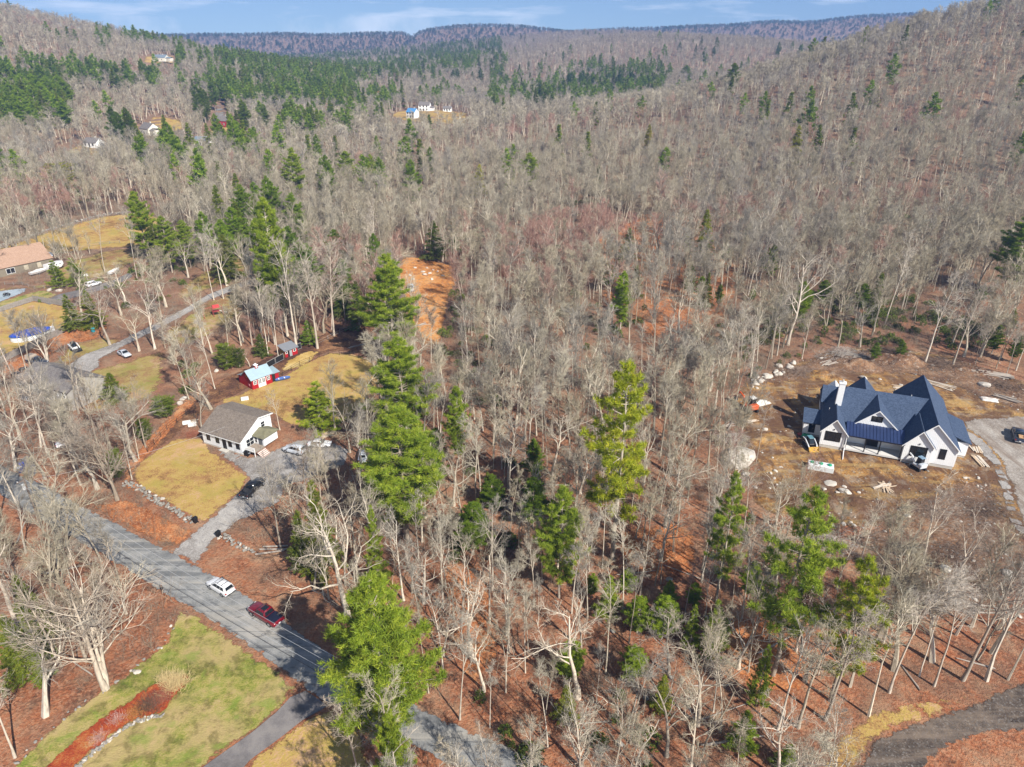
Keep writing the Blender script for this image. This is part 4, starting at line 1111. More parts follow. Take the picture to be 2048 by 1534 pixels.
scatter('bare_forest', PROTO, pts, RNG.uniform(0, 6.28, len(y)), wd, idx, bare_tint(REST[:, 0], y, RNG), 'mass of leafless grey brown woodland covering valley and hills', sc)
EP = [conifer(k, 500 + i, 1) for i, k in enumerate(('pine', 'pine', 'hemlock'))]
EPM = []
for tr, cr_, h0, w0 in EP:
    EPM.append(cr_)
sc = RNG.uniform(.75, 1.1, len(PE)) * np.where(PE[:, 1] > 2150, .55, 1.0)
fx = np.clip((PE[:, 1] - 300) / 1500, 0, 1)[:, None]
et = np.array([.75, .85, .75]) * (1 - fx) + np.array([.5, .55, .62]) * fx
et = np.where(PE[:, 1:2] > 2150, np.array([.30, .33, .42]), et)  # far ridge evergreens tinted cold and dark, the haze painted into them
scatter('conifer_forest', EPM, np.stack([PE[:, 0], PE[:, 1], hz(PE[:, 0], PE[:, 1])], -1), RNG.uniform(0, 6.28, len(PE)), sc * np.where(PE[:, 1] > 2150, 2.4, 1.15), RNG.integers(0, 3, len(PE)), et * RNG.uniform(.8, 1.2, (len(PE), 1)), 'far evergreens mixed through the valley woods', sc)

# ------------------------------------------------------------------ undergrowth
def bush(seed, n, h, sp, r):
    rng = np.random.default_rng(seed)
    P0 = np.zeros((n, 3)); P0[:, :2] = rng.normal(size=(n, 2)) * .25 * sp
    d = rng.normal(size=(n, 3)) * .45; d[:, 2] = 1; d = unit(d)
    P1 = P0 + d * h * rng.uniform(.5, 1.1, (n, 1))
    V = [spikes(P0, P1, np.full(n, r))]
    m = 3
    t = rng.uniform(.35, .9, (n, m, 1)); B = P0[:, None] + (P1 - P0)[:, None] * t
    e = d[:, None] + rng.normal(size=(n, m, 3)) * .6
    V.append(spikes(B.reshape(-1, 3), (B + e * h * .3).reshape(-1, 3), np.full(n * m, r * .75)))
    return vf_mesh('bush_model', V, M_TWIG, False)
BU = [bush(1, 14, 2.0, 1.6, .012), bush(2, 10, 3.0, 1.4, .014), bush(3, 20, 1.2, 2.0, .012), bush(4, 5, 4.5, 1.0, .02)]
def leafball(seed, n, rad, h):
    rng = np.random.default_rng(seed)
    C = unit(rng.normal(size=(n, 3))) * (rng.uniform(.3, 1, (n, 1)) ** .5) * np.array([rad, rad, h]); C[:, 2] = np.abs(C[:, 2])
    V, F, tone = blades(C, 6, .28, .08, rng, .5)
    me = np_mesh('laurel_model', V, F, [M_LEAF])
    a = me.attributes.new('tone', 'FLOAT', 'POINT'); a.data.foreach_set('value', tone.astype(np.float32))
    return me
LB = [leafball(1, 90, 1.1, 1.4), leafball(2, 60, .8, 1.8), leafball(3, 120, 1.5, 1.1)]
def under(n, ymax):
    y = 38 + (ymax - 38) * np.sqrt(RNG.uniform(0, 1, n)); x = RNG.uniform(-1, 1, n) * (.68 * y + 12)
    ok = np.ones(n, bool)
    for poly in EXCL:
        ok &= ~inpoly(x, y, poly)
    return x[ok], y[ok]
x, y = under(42000, 330)
dn = fbm(x, y, .045, 71)
k = dn + RNG.normal(0, .4, len(x)) > -.25
x, y, dn = x[k], y[k], dn[k]
red = fbm(x, y, .03, 77) + RNG.normal(0, .3, len(x)) > .55
tn = np.where(red[:, None], np.array([.40, .19, .15]), np.array([.33, .27, .21])) * RNG.uniform(.75, 1.25, (len(x), 1))
s = RNG.uniform(.5, 1.15, len(x))
scatter('brushwood', BU, np.stack([x, y, hz(x, y)], -1), RNG.uniform(0, 6.28, len(x)), s, RNG.integers(0, 4, len(x)), tn, 'leafless reddish brushwood and saplings on the forest floor')
x, y = under(16000, 330)
lau = [[G(*p) for p in q] for q in ([(1480, 690), (1560, 600), (1700, 560), (1900, 620), (2048, 680), (2048, 740), (1900, 700), (1760, 690), (1640, 700), (1500, 760)],
                                    [(860, 520), (900, 640), (860, 700), (1000, 900), (1000, 700), (920, 520)], [(880, 950), (1080, 900), (1100, 1100), (900, 1150)])]
k = fbm(x, y, .05, 81) + RNG.normal(0, .25, len(x)) > 1.0
for q, p in zip(lau, (.5, .22, .18)):
    k |= inpoly(x, y, q) & (RNG.random(len(x)) < p)
x, y = x[k], y[k]
s = RNG.uniform(.6, 1.3, len(x))
scatter('laurel_thicket', LB, np.stack([x, y, hz(x, y)], -1), RNG.uniform(0, 6.28, len(x)), s, RNG.integers(0, 3, len(x)), np.array([1., 1., 1.]) * RNG.uniform(.7, 1.3, (len(x), 1)), 'low dark evergreen laurel thickets under the trees')
# ------------------------------------------------------------------ building materials
def siding_mat(name, col, step, axis='Z', depth=.25):
    m, t, b = mat(name, .6, 0, .3)
    oc = nd(t, 'ShaderNodeTexCoord').outputs['Object']
    s = nd(t, 'ShaderNodeSeparateXYZ'); t.links.new(oc, s.inputs[0])
    k = nd(t, 'ShaderNodeMath', operation='MULTIPLY'); t.links.new(s.outputs[axis], k.inputs[0]); k.inputs[1].default_value = 1 / step
    f = nd(t, 'ShaderNodeMath', operation='FRACT'); t.links.new(k.outputs[0], f.inputs[0])
    bump(t, b, f.outputs[0], depth, .02)
    n = noise(t, 1.5, 4, .6, oc)
    t.links.new(ramp(t, n, [(.3, tuple(c * .9 for c in col)), (.7, col)]), b.inputs['Base Color'])
    return m
def shingle_mat(name, c1, c2, rough=.85, scale=9.0):
    m, t, b = mat(name, rough, 0, .25)
    oc = nd(t, 'ShaderNodeTexCoord').outputs['Object']
    br = nd(t, 'ShaderNodeTexVoronoi', Scale=scale * .6); t.links.new(oc, br.inputs['Vector'])
    n = noise(t, .8, 4, .6, oc); n2 = noise(t, 14, 3, .6, oc)
    sp_ = nd(t, 'ShaderNodeSeparateColor'); t.links.new(br.outputs['Color'], sp_.inputs[0])
    a = nd(t, 'ShaderNodeMath', operation='ADD'); t.links.new(sp_.outputs[0], a.inputs[0]); t.links.new(n, a.inputs[1])
    c = nd(t, 'ShaderNodeMath', operation='ADD'); t.links.new(a.outputs[0], c.inputs[0]); t.links.new(n2, c.inputs[1])
    t.links.new(ramp(t, mapr(t, c.outputs[0], .9, 2.1), [(0, c1), (1, c2)]), b.inputs['Base Color'])
    bump(t, b, n2, .3, .02)
    return m
M_WHITE = plain('white_board', (.83, .83, .82), .55, var=.03)
M_BATTEN = plain('white_batten', (.82, .82, .81), .55, var=.03)
M_TRIM = plain('white_trim', (.8, .8, .79), .5, var=.02)
M_NAVY = shingle_mat('navy_shingles', (.032, .05, .09), (.068, .096, .155))
M_SEAM = plain('blue_metal_roof', (.04, .062, .15), .35, .4, .5, var=.08, scale=.8)
M_BLACKFR = plain('black_frame', (.012, .012, .013), .4)
M_CONC = plain('concrete', (.5, .47, .42), .9, var=.1, scale=2, bmp=.3)
M_GLASS, t_, b_ = mat('window_glass', .06, 0, .6)
b_.inputs['Base Color'].default_value = (.012, .016, .02, 1)
MATS['glass'] = M_GLASS
M_CEDAR = plain('grey_brown_shingle_roof', (.20, .165, .135), .9, var=.0)
M_COTROOF = shingle_mat('weathered_roof', (.13, .105, .085), (.235, .195, .16))
M_COTBACK = M_COTROOF
M_CLAP = siding_mat('white_clapboard', (.76, .78, .80), .12)
M_REDWALL = siding_mat('red_board_wall', (.36, .012, .016), .25, 'X', .3)
M_BLUEROOF = plain('pale_blue_metal', (.38, .50, .55), .4, .3, .5, var=.06, scale=1.0)
M_GREYROOF = plain('grey_metal_roof', (.24, .25, .27), .5, .2, .4, var=.1)
M_WOODWALL = plain('raw_plywood', (.42, .25, .09), .8, var=.2, scale=2)
M_GREYSIDE = siding_mat('grey_siding', (.36, .34, .31), .14)
M_GREYHROOF = shingle_mat('grey_house_roof', (.12, .105, .1), (.22, .2, .185))
M_BROWNROOF = shingle_mat('brown_roof', (.30, .185, .125), (.42, .28, .20))
M_TAUPE = siding_mat('taupe_siding', (.22, .19, .14), .14)
M_DARKSIDE = siding_mat('dark_siding', (.10, .085, .065), .14)
M_DKWOOD = plain('dark_wood', (.045, .035, .028), .8)
M_GREYWOOD = plain('weathered_wood', (.26, .235, .21), .9, var=.25, scale=2)

def window(parent, axis, pos, a0, a1, z0, z1, fm, nv=1, nh=1, out=-1, fw=.09, name='window'):
    """frame proud of the wall with its glass pane set back"""
    f, g = MB(), MB()
    d0, d1 = (pos, pos + out * .06)
    def bx(m, p0, p1, q0, q1, e0, e1):
        lo, hi = min(e0, e1), max(e0, e1)
        if axis == 'y': m.box(p0, lo, q0, p1, hi, q1)
        else: m.box(lo, p0, q0, hi, p1, q1)
    bx(f, a0 - fw, a0, z0 - fw, z1 + fw, d0, d1); bx(f, a1, a1 + fw, z0 - fw, z1 + fw, d0, d1)
    bx(f, a0, a1, z0 - fw, z0, d0, d1); bx(f, a0, a1, z1, z1 + fw, d0, d1)
    for i in range(1, nv):
        x = a0 + (a1 - a0) * i / nv; bx(f, x - .035, x + .035, z0, z1, d0, d1 - out * .012)
    for i in range(1, nh):
        z = z0 + (z1 - z0) * i / nh; bx(f, a0, a1, z - .03, z + .03, d0, d1 - out * .02)
    w = f.build(name, fm, parent)
    bx(g, a0, a1, z0, z1, d0, pos + out * .02)
    g.build('pane', M_GLASS, w)
    return w
def roof(parent, name, quads, m, th=.18):
    for q in quads:
        MB().slab(q, th).build(name, m, parent)
def wallpoly(parent, pts, axis, a, b, m, name='wall'):
    return MB().prism(pts, axis, a, b).build(name, m, parent)
def wall_lamp(parent, x, y, z):
    mb = MB(); mb.box(x - .05, y - .12, z, x + .05, y, z + .28); mb.box(x - .1, y - .2, z + .24, x + .1, y - .02, z + .3)
    mb.build('wall_lamp', M_BLACKFR, parent)

# ------------------------------------------------------------------ the new farmhouse
def farmhouse():
    p = G(1637, 893)
    h = empty('farmhouse', (p[0], p[1], hzf(*p) + .05), R(-21.5))
    tag(h, 'new white farmhouse with navy gabled roofs on the dirt lot', 'house')
    SL = 1.21
    # foundations
    fb = MB()
    fb.box(.06, .06, -.6, 4.24, 18.4, .62); fb.box(4.24, 2.86, -.6, 14.26, 18.3, .60); fb.box(14.26, -.24, -.6, 18.9, 6, .64); fb.box(18.9, .26, -.6, 22.9, 21.8, .62)
    fb.box(-3.1, 3.7, -.6, .06, 8.0, .5); fb.box(22.9, 5.6, -.6, 25.6, 14.6, .5)
    fb.build('foundation', M_CONC, h)
    # walls
    wallpoly(h, [(0, .6), (4.3, .6), (4.3, 4.0), (2.15, 6.45), (0, 4.0)], 'y', 0, 18.3, M_WHITE, 'gable_wall')
    MB().box(4.3, 2.8, .58, 14.2, 18.2, 4.4).build('porch_wall', M_WHITE, h)
    wallpoly(h, [(14.2, .62), (18.95, .62), (18.95, 4.1), (16.58, 7.05), (14.2, 4.1)], 'y', -.3, 6.0, M_WHITE, 'gable_wall')
    wallpoly(h, [(14.4, .6), (23.0, .6), (23.0, 4.25), (18.6, 8.65), (14.4, 4.3)], 'y', .2, 21.9, M_WHITE, 'gable_wall')
    wallpoly(h, [(5.7, 4.6), (13.1, 4.6), (9.35, 8.05)], 'y', 3.3, 8.0, M_WHITE, 'dormer_wall')
    wallpoly(h, [(5.2, 2.0), (9.8, 2.0), (9.8, 5.3), (7.5, 7.6), (5.2, 5.3)], 'y', 12, 18.6, M_WHITE, 'gable_wall')
    MB().box(-3.15, 3.65, .45, 0, 8.05, 3.0).build('annex_wall', M_WHITE, h)
    MB().box(23.0, 5.5, .45, 25.7, 14.7, 3.2).build('annex_wall', M_WHITE, h)
    # board-and-batten strips, cut round the windows
    bt = MB()
    holes = [(.62, 3.52, 1.62, 3.72, 0), (15.22, 18.12, 1.62, 3.88, -.3), (20.06, 21.28, 1.72, 3.92, .2), (8.28, 10.28, 5.6, 6.82, 3.3), (-2.24, -.96, .76, 2.84, 3.65)]
    def strip(x, y, lo, hi):
        for a, b, c, d, yy in holes:
            if yy == y and a < x < b:
                if c > lo: bt.box(x - .02, y - .012, lo, x + .02, y + .005, c)
                lo = d
        if hi > lo: bt.box(x - .02, y - .012, lo, x + .02, y + .005, hi)
    for k in range(1, 14):
        x = 4.3 * k / 14; top = 4.0 + min(x, 4.3 - x) * 1.14
        strip(x, 0, .62, top - .05)
    for k in range(1, 16):
        x = 14.2 + 4.75 * k / 16; top = 4.1 + min(x - 14.2, 18.95 - x) * 1.24
        strip(x, -.3, .64, top - .05)
    for k in range(1, 28):
        x = 14.4 + 8.6 * k / 28; top = 4.27 + min(x - 14.4, 23 - x) * 1.0
        lo = .62 if x > 18.97 else 4.1
        strip(x, .2, lo, top - .1)
    for k in range(1, 25):
        x = 5.7 + 7.4 * k / 25; top = 4.6 + min(x - 5.7, 13.1 - x) * .92
        strip(x, 3.3, 4.7, top - .05)
    for k in range(1, 9):
        x = -3.15 + 3.15 * k / 9
        strip(x, 3.65, .5, 2.95)
    tag(bt.build('battens', M_BATTEN, h), kind='stuff')
    # roofs
    zl = lambda x: 4.0 + SL * x
    roof(h, 'roof_slope', [
        [(-.35, -.45, zl(-.35)), (2.15, -.45, 6.6), (2.15, 7.34, 6.6), (3.8, 11.0, 8.6), (.25, 18.9, 4.3), (-.35, 18.9, zl(-.35))],
        [(2.15, -.45, 6.6), (4.72, -.45, 3.5), (4.72, 3.6, 3.5), (2.15, 7.5, 6.6)],
        [(2.1, 7.3, 6.58), (3.8, 11.0, 8.6), (18.4, 11.0, 8.6), (18.4, 2.8, 4.13), (3.9, 2.8, 4.13)],
        [(3.8, 11.0, 8.6), (18.4, 11.0, 8.6), (18.4, 18.9, 4.3), (.25, 18.9, 4.3)],
        [(18.6, -.2, 8.82), (13.9, -.2, 4.0), (13.9, 22.2, 4.0), (18.6, 22.2, 8.82)],
        [(18.6, -.2, 8.82), (23.4, -.2, 3.95), (23.4, 22.2, 3.95), (18.6, 22.2, 8.82)],
        [(16.58, -.7, 7.25), (13.75, -.7, 3.75), (13.75, 4.5, 3.75), (16.58, 7.0, 7.25)],
        [(16.58, -.7, 7.25), (19.35, -.7, 3.85), (19.35, 2.0, 3.85), (16.58, 7.0, 7.25)],
        [(9.35, 2.95, 8.25), (5.35, 2.95, 4.55), (5.35, 3.9, 4.55), (9.35, 10.3, 8.25)],
        [(9.35, 2.95, 8.25), (13.45, 2.95, 4.55), (13.45, 3.9, 4.55), (9.35, 10.3, 8.25)],
        [(7.5, 10.5, 7.9), (4.9, 13.5, 5.1), (4.9, 19.0, 5.1), (7.5, 19.0, 7.9)],
        [(7.5, 10.5, 7.9), (10.1, 13.5, 5.1), (10.1, 19.0, 5.1), (7.5, 19.0, 7.9)],
        [(-.4, 13.6, 7.1), (3.2, 13.6, 7.1), (2.4, 10.4, 4.6), (-.4, 10.4, 4.6)],
        [(-.4, 13.6, 7.1), (3.2, 13.6, 7.1), (2.4, 16.8, 4.6), (-.4, 16.8, 4.6)],
        [(-3.45, 3.4, 3.0), (.02, 3.4, 3.0), (.02, 8.2, 3.9), (-3.45, 8.2, 3.9)],
        [(22.9, 5.2, 4.5), (26.1, 5.2, 3.25), (26.1, 15.0, 3.25), (22.9, 15.0, 4.5)]], M_NAVY)
    wallpoly(h, [(10.6, 4.5), (16.6, 4.5), (13.6, 6.9)], 'x', .02, 2.0, M_WHITE, 'gable_wall')
    # white rake boards
    tr = MB()
    def rake(a, b, th=.16):
        a, b = Vector(a), Vector(b)
        tr.slab([a + Vector((0, -.03, .02)), b + Vector((0, -.03, .02)), b + Vector((0, .05, .02)), a + Vector((0, .05, .02))], th)
    def rakev(a, b, hh=.24):
        v = [(a[0], a[1], a[2] - hh), (b[0], b[1], b[2] - hh), (b[0], b[1], b[2]), (a[0], a[1], a[2])]
        w = [(x, y + .06, z) for x, y, z in v]
        tr.add(v + w, [(0, 1, 2, 3), (7, 6, 5, 4), (0, 4, 5, 1), (1, 5, 6, 2), (2, 6, 7, 3), (3, 7, 4, 0)])
    for a, b in (((-.35, -.5, 3.56), (2.15, -.5, 6.58)), ((2.15, -.5, 6.58), (4.72, -.5, 3.48)), ((13.75, -.75, 3.72), (16.58, -.75, 7.2)), ((16.58, -.75, 7.2), (19.35, -.75, 3.82)),
                 ((16.9, -.25, 7.06), (18.6, -.25, 8.8)), ((18.6, -.25, 8.8), (23.4, -.25, 3.93)), ((5.35, 2.9, 4.52), (9.35, 2.9, 8.2)), ((9.35, 2.9, 8.2), (13.45, 2.9, 4.52))):
        rakev(a, b)
    tr.box(4.2, 2.66, 4.14, 5.6, 2.78, 4.30); tr.box(13.2, 2.66, 4.14, 14.6, 2.78, 4.30)
    tag(tr.build('rake_boards', M_TRIM, h), kind='stuff')
    # porch
    MB().box(4.35, -.1, .3, 14.18, 2.78, .66).build('porch_floor', plain('porch_slab', (.62, .60, .57), .85, var=.06), h)
    MB().slab([(4.2, -.45, 3.75), (14.3, -.45, 3.75), (14.3, 3.25, 4.85), (4.2, 3.25, 4.85)], .14).build('porch_roof', M_SEAM, h)
    sm = MB()
    for k in range(18):
        x = 4.3 + k * .58
        sm.slab([(x - .03, -.46, 3.83), (x + .03, -.46, 3.83), (x + .03, 3.25, 4.93), (x - .03, 3.25, 4.93)], .09)
    tag(sm.build('standing_seams', M_SEAM, h), kind='stuff')
    MB().box(4.3, -.3, 3.42, 14.25, -.14, 3.62).build('porch_beam', M_BLACKFR, h)
    for x in (4.55, 7.85, 10.3, 13.95):
        MB().box(x - .09, -.2, .66, x + .09, -.02, 3.45).build('porch_post', M_BLACKFR, h)
    window(h, 'y', 2.8, 5.3, 7.0, 2.35, 2.75, M_BLACKFR); window(h, 'y', 2.8, 11.5, 13.2, 2.35, 2.75, M_BLACKFR)
    MB().box(8.15, 2.6, .66, 10.35, 2.79, 3.0).build('door_opening', plain('dark_interior', (.02, .018, .016), .9), h)
    # windows, lamps, chimney
    window(h, 'y', 0, .75, 3.4, 1.75, 3.6, M_BLACKFR, 3, 2); window(h, 'y', -.3, 15.35, 18.0, 1.75, 3.75, M_BLACKFR, 3, 2)
    window(h, 'y', .2, 20.2, 21.15, 1.85, 3.8, M_BLACKFR, 1, 2); window(h, 'y', 3.3, 8.4, 10.15, 5.72, 6.7, M_BLACKFR, 2, 1)
    window(h, 'y', 3.65, -2.1, -1.1, .9, 2.7, M_BLACKFR, 1, 2); window(h, 'x', 23.0, 1.5, 3.0, 1.8, 3.4, M_BLACKFR, 1, 2, 1)
    wall_lamp(h, 2.1, 0, 4.05); wall_lamp(h, 16.6, -.3, 4.2)
    ch = MB().box(1.9, 6.6, 5.8, 3.0, 7.7, 10.9).build('chimney', M_WHITE, h)
    MB().box(1.8, 6.5, 10.9, 3.1, 7.8, 11.05).build('chimney_cap', M_TRIM, ch)
    MB().tube([(2.45, 7.15, 11.05), (2.45, 7.15, 11.6)], .18, 10).build('flue', M_CONC, ch)
    MB().tube([(1.0, 6.0, 4.9), (1.0, 6.0, 5.7)], .06, 8).build('vent_pipe', M_TRIM, h)
    MB().tube([(16.2, 15.5, 6.0), (16.2, 15.5, 6.9)], .06, 8).build('vent_pipe', M_TRIM, h)
    MB().tube([(4.45, -.3, 3.6), (4.45, -.35, .9), (4.4, -.9, .25), (4.2, -3.6, .12)], .085, 8).build('downspout', M_TRIM, h)
    return h
farmhouse()

# ------------------------------------------------------------------ the white cottage
def cottage():
    p = G(408.5, 886)
    h = empty('cottage', (p[0], p[1], hzf(*p) + .03), R(-26))
    tag(h, 'white clapboard cottage with weathered brown grey roof beside the front yard', 'house')
    L = 10.2
    wallpoly(h, [(0, 0), (8.2, 0), (8.2, 5.0), (4.9, 5.6), (0, 3.0)], 'x', 0, L, M_CLAP, 'wall')
    MB().box(-.03, -.03, -.4, L + .03, 8.23, .28).build('foundation', M_CONC, h)
    roof(h, 'roof_slope', [[(-.3, -.4, 2.92), (L + .3, -.4, 2.92), (L + .3, 4.9, 5.8), (-.3, 4.9, 5.8)], [(-.3, 4.9, 5.8), (L + .3, 4.9, 5.8), (L + .3, 8.6, 5.1), (-.3, 8.6, 5.1)]], M_COTROOF, .16)
    tr = MB()
    for a, b in (((L + .32, -.4, 2.9), (L + .32, 4.9, 5.78)), ((L + .32, 4.9, 5.78), (L + .32, 8.6, 5.08))):
        v = [(a[0], a[1], a[2] - .24), (b[0], b[1], b[2] - .24), b, a]; w = [(x + .05, y, z) for x, y, z in v]
        tr.add(v + w, [(0, 1, 2, 3), (7, 6, 5, 4), (0, 4, 5, 1), (1, 5, 6, 2), (2, 6, 7, 3), (3, 7, 4, 0)])
    tr.box(-.3, -.46, 2.72, L + .3, -.4, 2.86)
    tag(tr.build('rake_boards', M_TRIM, h), kind='stuff')
    for x in (1.2, 3.6, 6.9, 8.9):
        window(h, 'y', 0, x, x + .75, 1.15, 2.3, M_BLACKFR, 1, 2)
    MB().box(5.3, -.06, .28, 6.25, .01, 2.4).build('front_door', M_BLACKFR, h)
    window(h, 'x', L, 1.3, 3.1, 1.0, 2.5, M_TRIM, 2, 2, 1)
    window(h, 'x', L, 5.5, 6.4, 3.2, 4.3, M_TRIM, 1, 2, 1)
    MB().box(4.9, -.9, .02, 6.6, -.05, .2).build('door_step', M_CONC, h)
    # side entry with mossy roof
    MB().box(L, 3.2, .9, L + 2.6, 6.8, 2.9).build('entry_wall', M_CLAP, h)
    roof(h, 'entry_roof', [[(L - .05, 2.8, 2.75), (L + 3.0, 2.8, 2.75), (L + 1.5, 5.0, 3.6), (L - .05, 5.0, 3.6)], [(L - .05, 5.0, 3.6), (L + 1.5, 5.0, 3.6), (L + 3.0, 7.2, 2.75), (L - .05, 7.2, 2.75)],
                             [(L + 1.5, 5.0, 3.6), (L + 3.0, 2.8, 2.75), (L + 3.0, 7.2, 2.75)]], plain('mossy_shingles', (.17, .16, .10), .9, var=.25, scale=1.2), .12)
    window(h, 'y', 3.2, L + .3, L + .9, 1.3, 2.4, M_TRIM, 1, 2)
    MB().box(L + 1.3, 3.12, 1.0, L + 2.2, 3.21, 2.7).build('side_door', plain('storm_door', (.1, .11, .12), .3), h)
    # deck with stairs
    pl = plain('deck_board', (.30, .25, .2), .85, var=.2)
    for k in range(9):
        MB().box(L + .1 + k * .31, .4, .95, L + .38 + k * .31, 3.15, 1.0).build('deck_board', pl, h)
    rl = MB()
    for y in (.42,):
        rl.box(L + .1, y, 1.85, L + 2.8, y + .07, 1.95); rl.box(L + .1, y, 1.1, L + 2.8, y + .07, 1.17)
        for k in range(14): rl.box(L + .12 + k * .2, y + .01, 1.0, L + .17 + k * .2, y + .06, 1.9)
    for x in (L + .12, L + 2.75):
        rl.box(x - .05, .4, 0, x + .06, .51, 2.0)
    rl.build('deck_railing', M_TRIM, h)
    for k in range(5):
        s_ = MB().box(L + 2.85 + k * .28, .8, .8 - k * .19, L + 3.12 + k * .28, 2.9, .86 - k * .19).build('stair_tread', plain('stair_tread', (.42, .26, .2), .8), h)
        MB().box(L + 3.10 + k * .28, .8, .63 - k * .19, L + 3.125 + k * .28, 2.9, .80 - k * .19).build('stair_riser', M_TRIM, s_)
    return h
cottage()
def grill(px, label):
    x, y = G(*px)
    e = empty('barbecue_grill', (x, y, hzf(x, y) + .06), R(-26))
    tag(e, label, 'grill')
    MB().box(-.45, -.28, .15, .45, .28, .75).build('cabinet', M_BLACKFR, e, .02)
    MB().loft([[(-.45, -.3, .75), (.45, -.3, .75), (.45, .3, .75), (-.45, .3, .75)], [(-.43, -.26, 1.02), (.43, -.26, 1.02), (.43, .22, 1.05), (-.43, .22, 1.05)], [(-.4, -.1, 1.15), (.4, -.1, 1.15), (.4, .15, 1.15), (-.4, .15, 1.15)]]).build('lid', plain('grill_lid', (.02, .02, .022), .3, .5), e, .02)
    for s in (-1, 1): MB().box(s * .46, -.25, .74, s * .85, .25, .78).build('side_shelf', M_GREYROOF, e)
    for s in (-1, 1): MB().tube([(s * .4, -.3, .09), (s * .4, -.22, .09)], .09, 10).build('wheel', M_BLACKFR, e)
grill((495, 912), 'black barbecue grill beside the cottage deck')

# ------------------------------------------------------------------ red barn, coop, neighbours
def barn():
    e = empty('red_barn', (-58.48, 140.94, hzf(-58.48, 140.94) + .05), R(48.2))
    tag(e, 'small red barn with pale blue metal roof and cupola', 'barn')
    L, D = 5.0, 3.9
    wallpoly(e, [(0, 0), (D, 0), (D, 2.5), (D / 2, 4.05), (0, 2.5)], 'x', 0, L, M_REDWALL, 'wall')
    roof(e, 'roof_slope', [[(-.3, -.35, 2.38), (L + .3, -.35, 2.38), (L + .3, D / 2, 4.22), (-.3, D / 2, 4.22)], [(-.3, D / 2, 4.22), (L + .3, D / 2, 4.22), (L + .3, D + .35, 2.38), (-.3, D + .35, 2.38)]], M_BLUEROOF, .1)
    MB().box(0, D, 0, 2.6, D + 1.9, 1.95).build('lean_to', M_REDWALL, e)
    roof(e, 'lean_to_roof', [[(-.25, D - .1, 2.75), (2.8, D - .1, 2.75), (2.8, D + 2.2, 1.95), (-.25, D + 2.2, 1.95)]], M_BLUEROOF, .08)
    wallpoly(e, [(.3, 0), (2.9, 0), (2.9, 2.3), (.3, 2.0)], 'x', L, L + 1.9, M_REDWALL, 'side_shed')
    roof(e, 'side_shed_roof', [[(L - .05, .0, 2.1), (L + 2.2, .0, 2.1), (L + 2.2, 3.1, 2.6), (L - .05, 3.1, 2.6)]], M_BLUEROOF, .08)
    MB().box(L + .15, .24, 0, L + .95, .31, 1.8).build('shed_opening', plain('dark_interior', (.02, .018, .016), .9), e)
    for x in (.45, 3.75):
        window(e, 'y', 0, x, x + .65, 1.15, 1.95, M_TRIM, 2, 2)
    for x in (1.5, 2.45):
        d = MB().box(x, -.06, .05, x + .9, .01, 2.1).build('barn_door', M_TRIM, e)
        for i in range(2):
            for j in range(4): MB().box(x + .1 + i * .38, -.075, .95 + j * .27, x + .4 + i * .38, -.055, 1.15 + j * .27).build('pane', M_GLASS, d)
    c = MB().box(2.2, D / 2 - .35, 4.0, 2.9, D / 2 + .35, 4.75).build('cupola', M_REDWALL, e)
    MB().add([(2.1, D / 2 - .45, 4.75), (3.0, D / 2 - .45, 4.75), (3.0, D / 2 + .45, 4.75), (2.1, D / 2 + .45, 4.75), (2.55, D / 2, 5.2)], [(0, 1, 4), (1, 2, 4), (2, 3, 4), (3, 0, 4), (3, 2, 1, 0)]).build('cupola_roof', M_TRIM, c)
    MB().box(2.35, D / 2 - .38, 4.2, 2.75, D / 2 - .34, 4.6).build('louvre', M_TRIM, c)
    w = MB(); n = 16
    w.tube([(-.05, D / 2 + .28 * math.cos(k * 2 * math.pi / n), 2.75 + .28 * math.sin(k * 2 * math.pi / n)) for k in range(n + 1)], .07, 6, False)
    w.build('wreath', plain('orange_wreath', (.6, .2, .03), .9), e)
    MB().box(-.06, 1.1, .6, .01, 1.5, 1.1).build('wall_sign', plain('pink_sign', (.6, .25, .28), .7), e)
    MB().box(-.05, D / 2 - .15, 3.35, .01, D / 2 + .15, 3.55).build('gable_lamp', M_TRIM, e)
barn()
def coop():
    e = empty('coop', (-56.1, 158.26, hzf(-56.1, 158.26) + .08), R(49))
    tag(e, 'small red coop with grey shed roof in the straw', 'shed')
    MB().box(0, 0, 0, 3.5, .12, 1.9).build('front_wall', M_REDWALL, e)
    wallpoly(e, [(.12, 0), (2.5, 0), (2.5, 2.5), (.12, 1.95)], 'x', 0, 3.5, M_WOODWALL, 'wall')
    roof(e, 'roof', [[(-.3, -.4, 1.92), (3.8, -.4, 1.92), (3.8, 2.8, 2.7), (-.3, 2.8, 2.7)]], M_GREYROOF, .09)
    MB().box(1.25, -.05, 0, 1.95, .0, 1.75).build('door', plain('grey_door', (.3, .31, .32), .6), e)
    MB().box(.75, -.03, 0, 1.22, .01, 1.75).build('doorway', plain('dark_interior', (.02, .018, .016), .9), e)
    window(e, 'y', 0, .2, .6, 1.05, 1.5, M_TRIM); window(e, 'y', 0, 2.4, 3.0, 1.0, 1.5, M_TRIM)
coop()
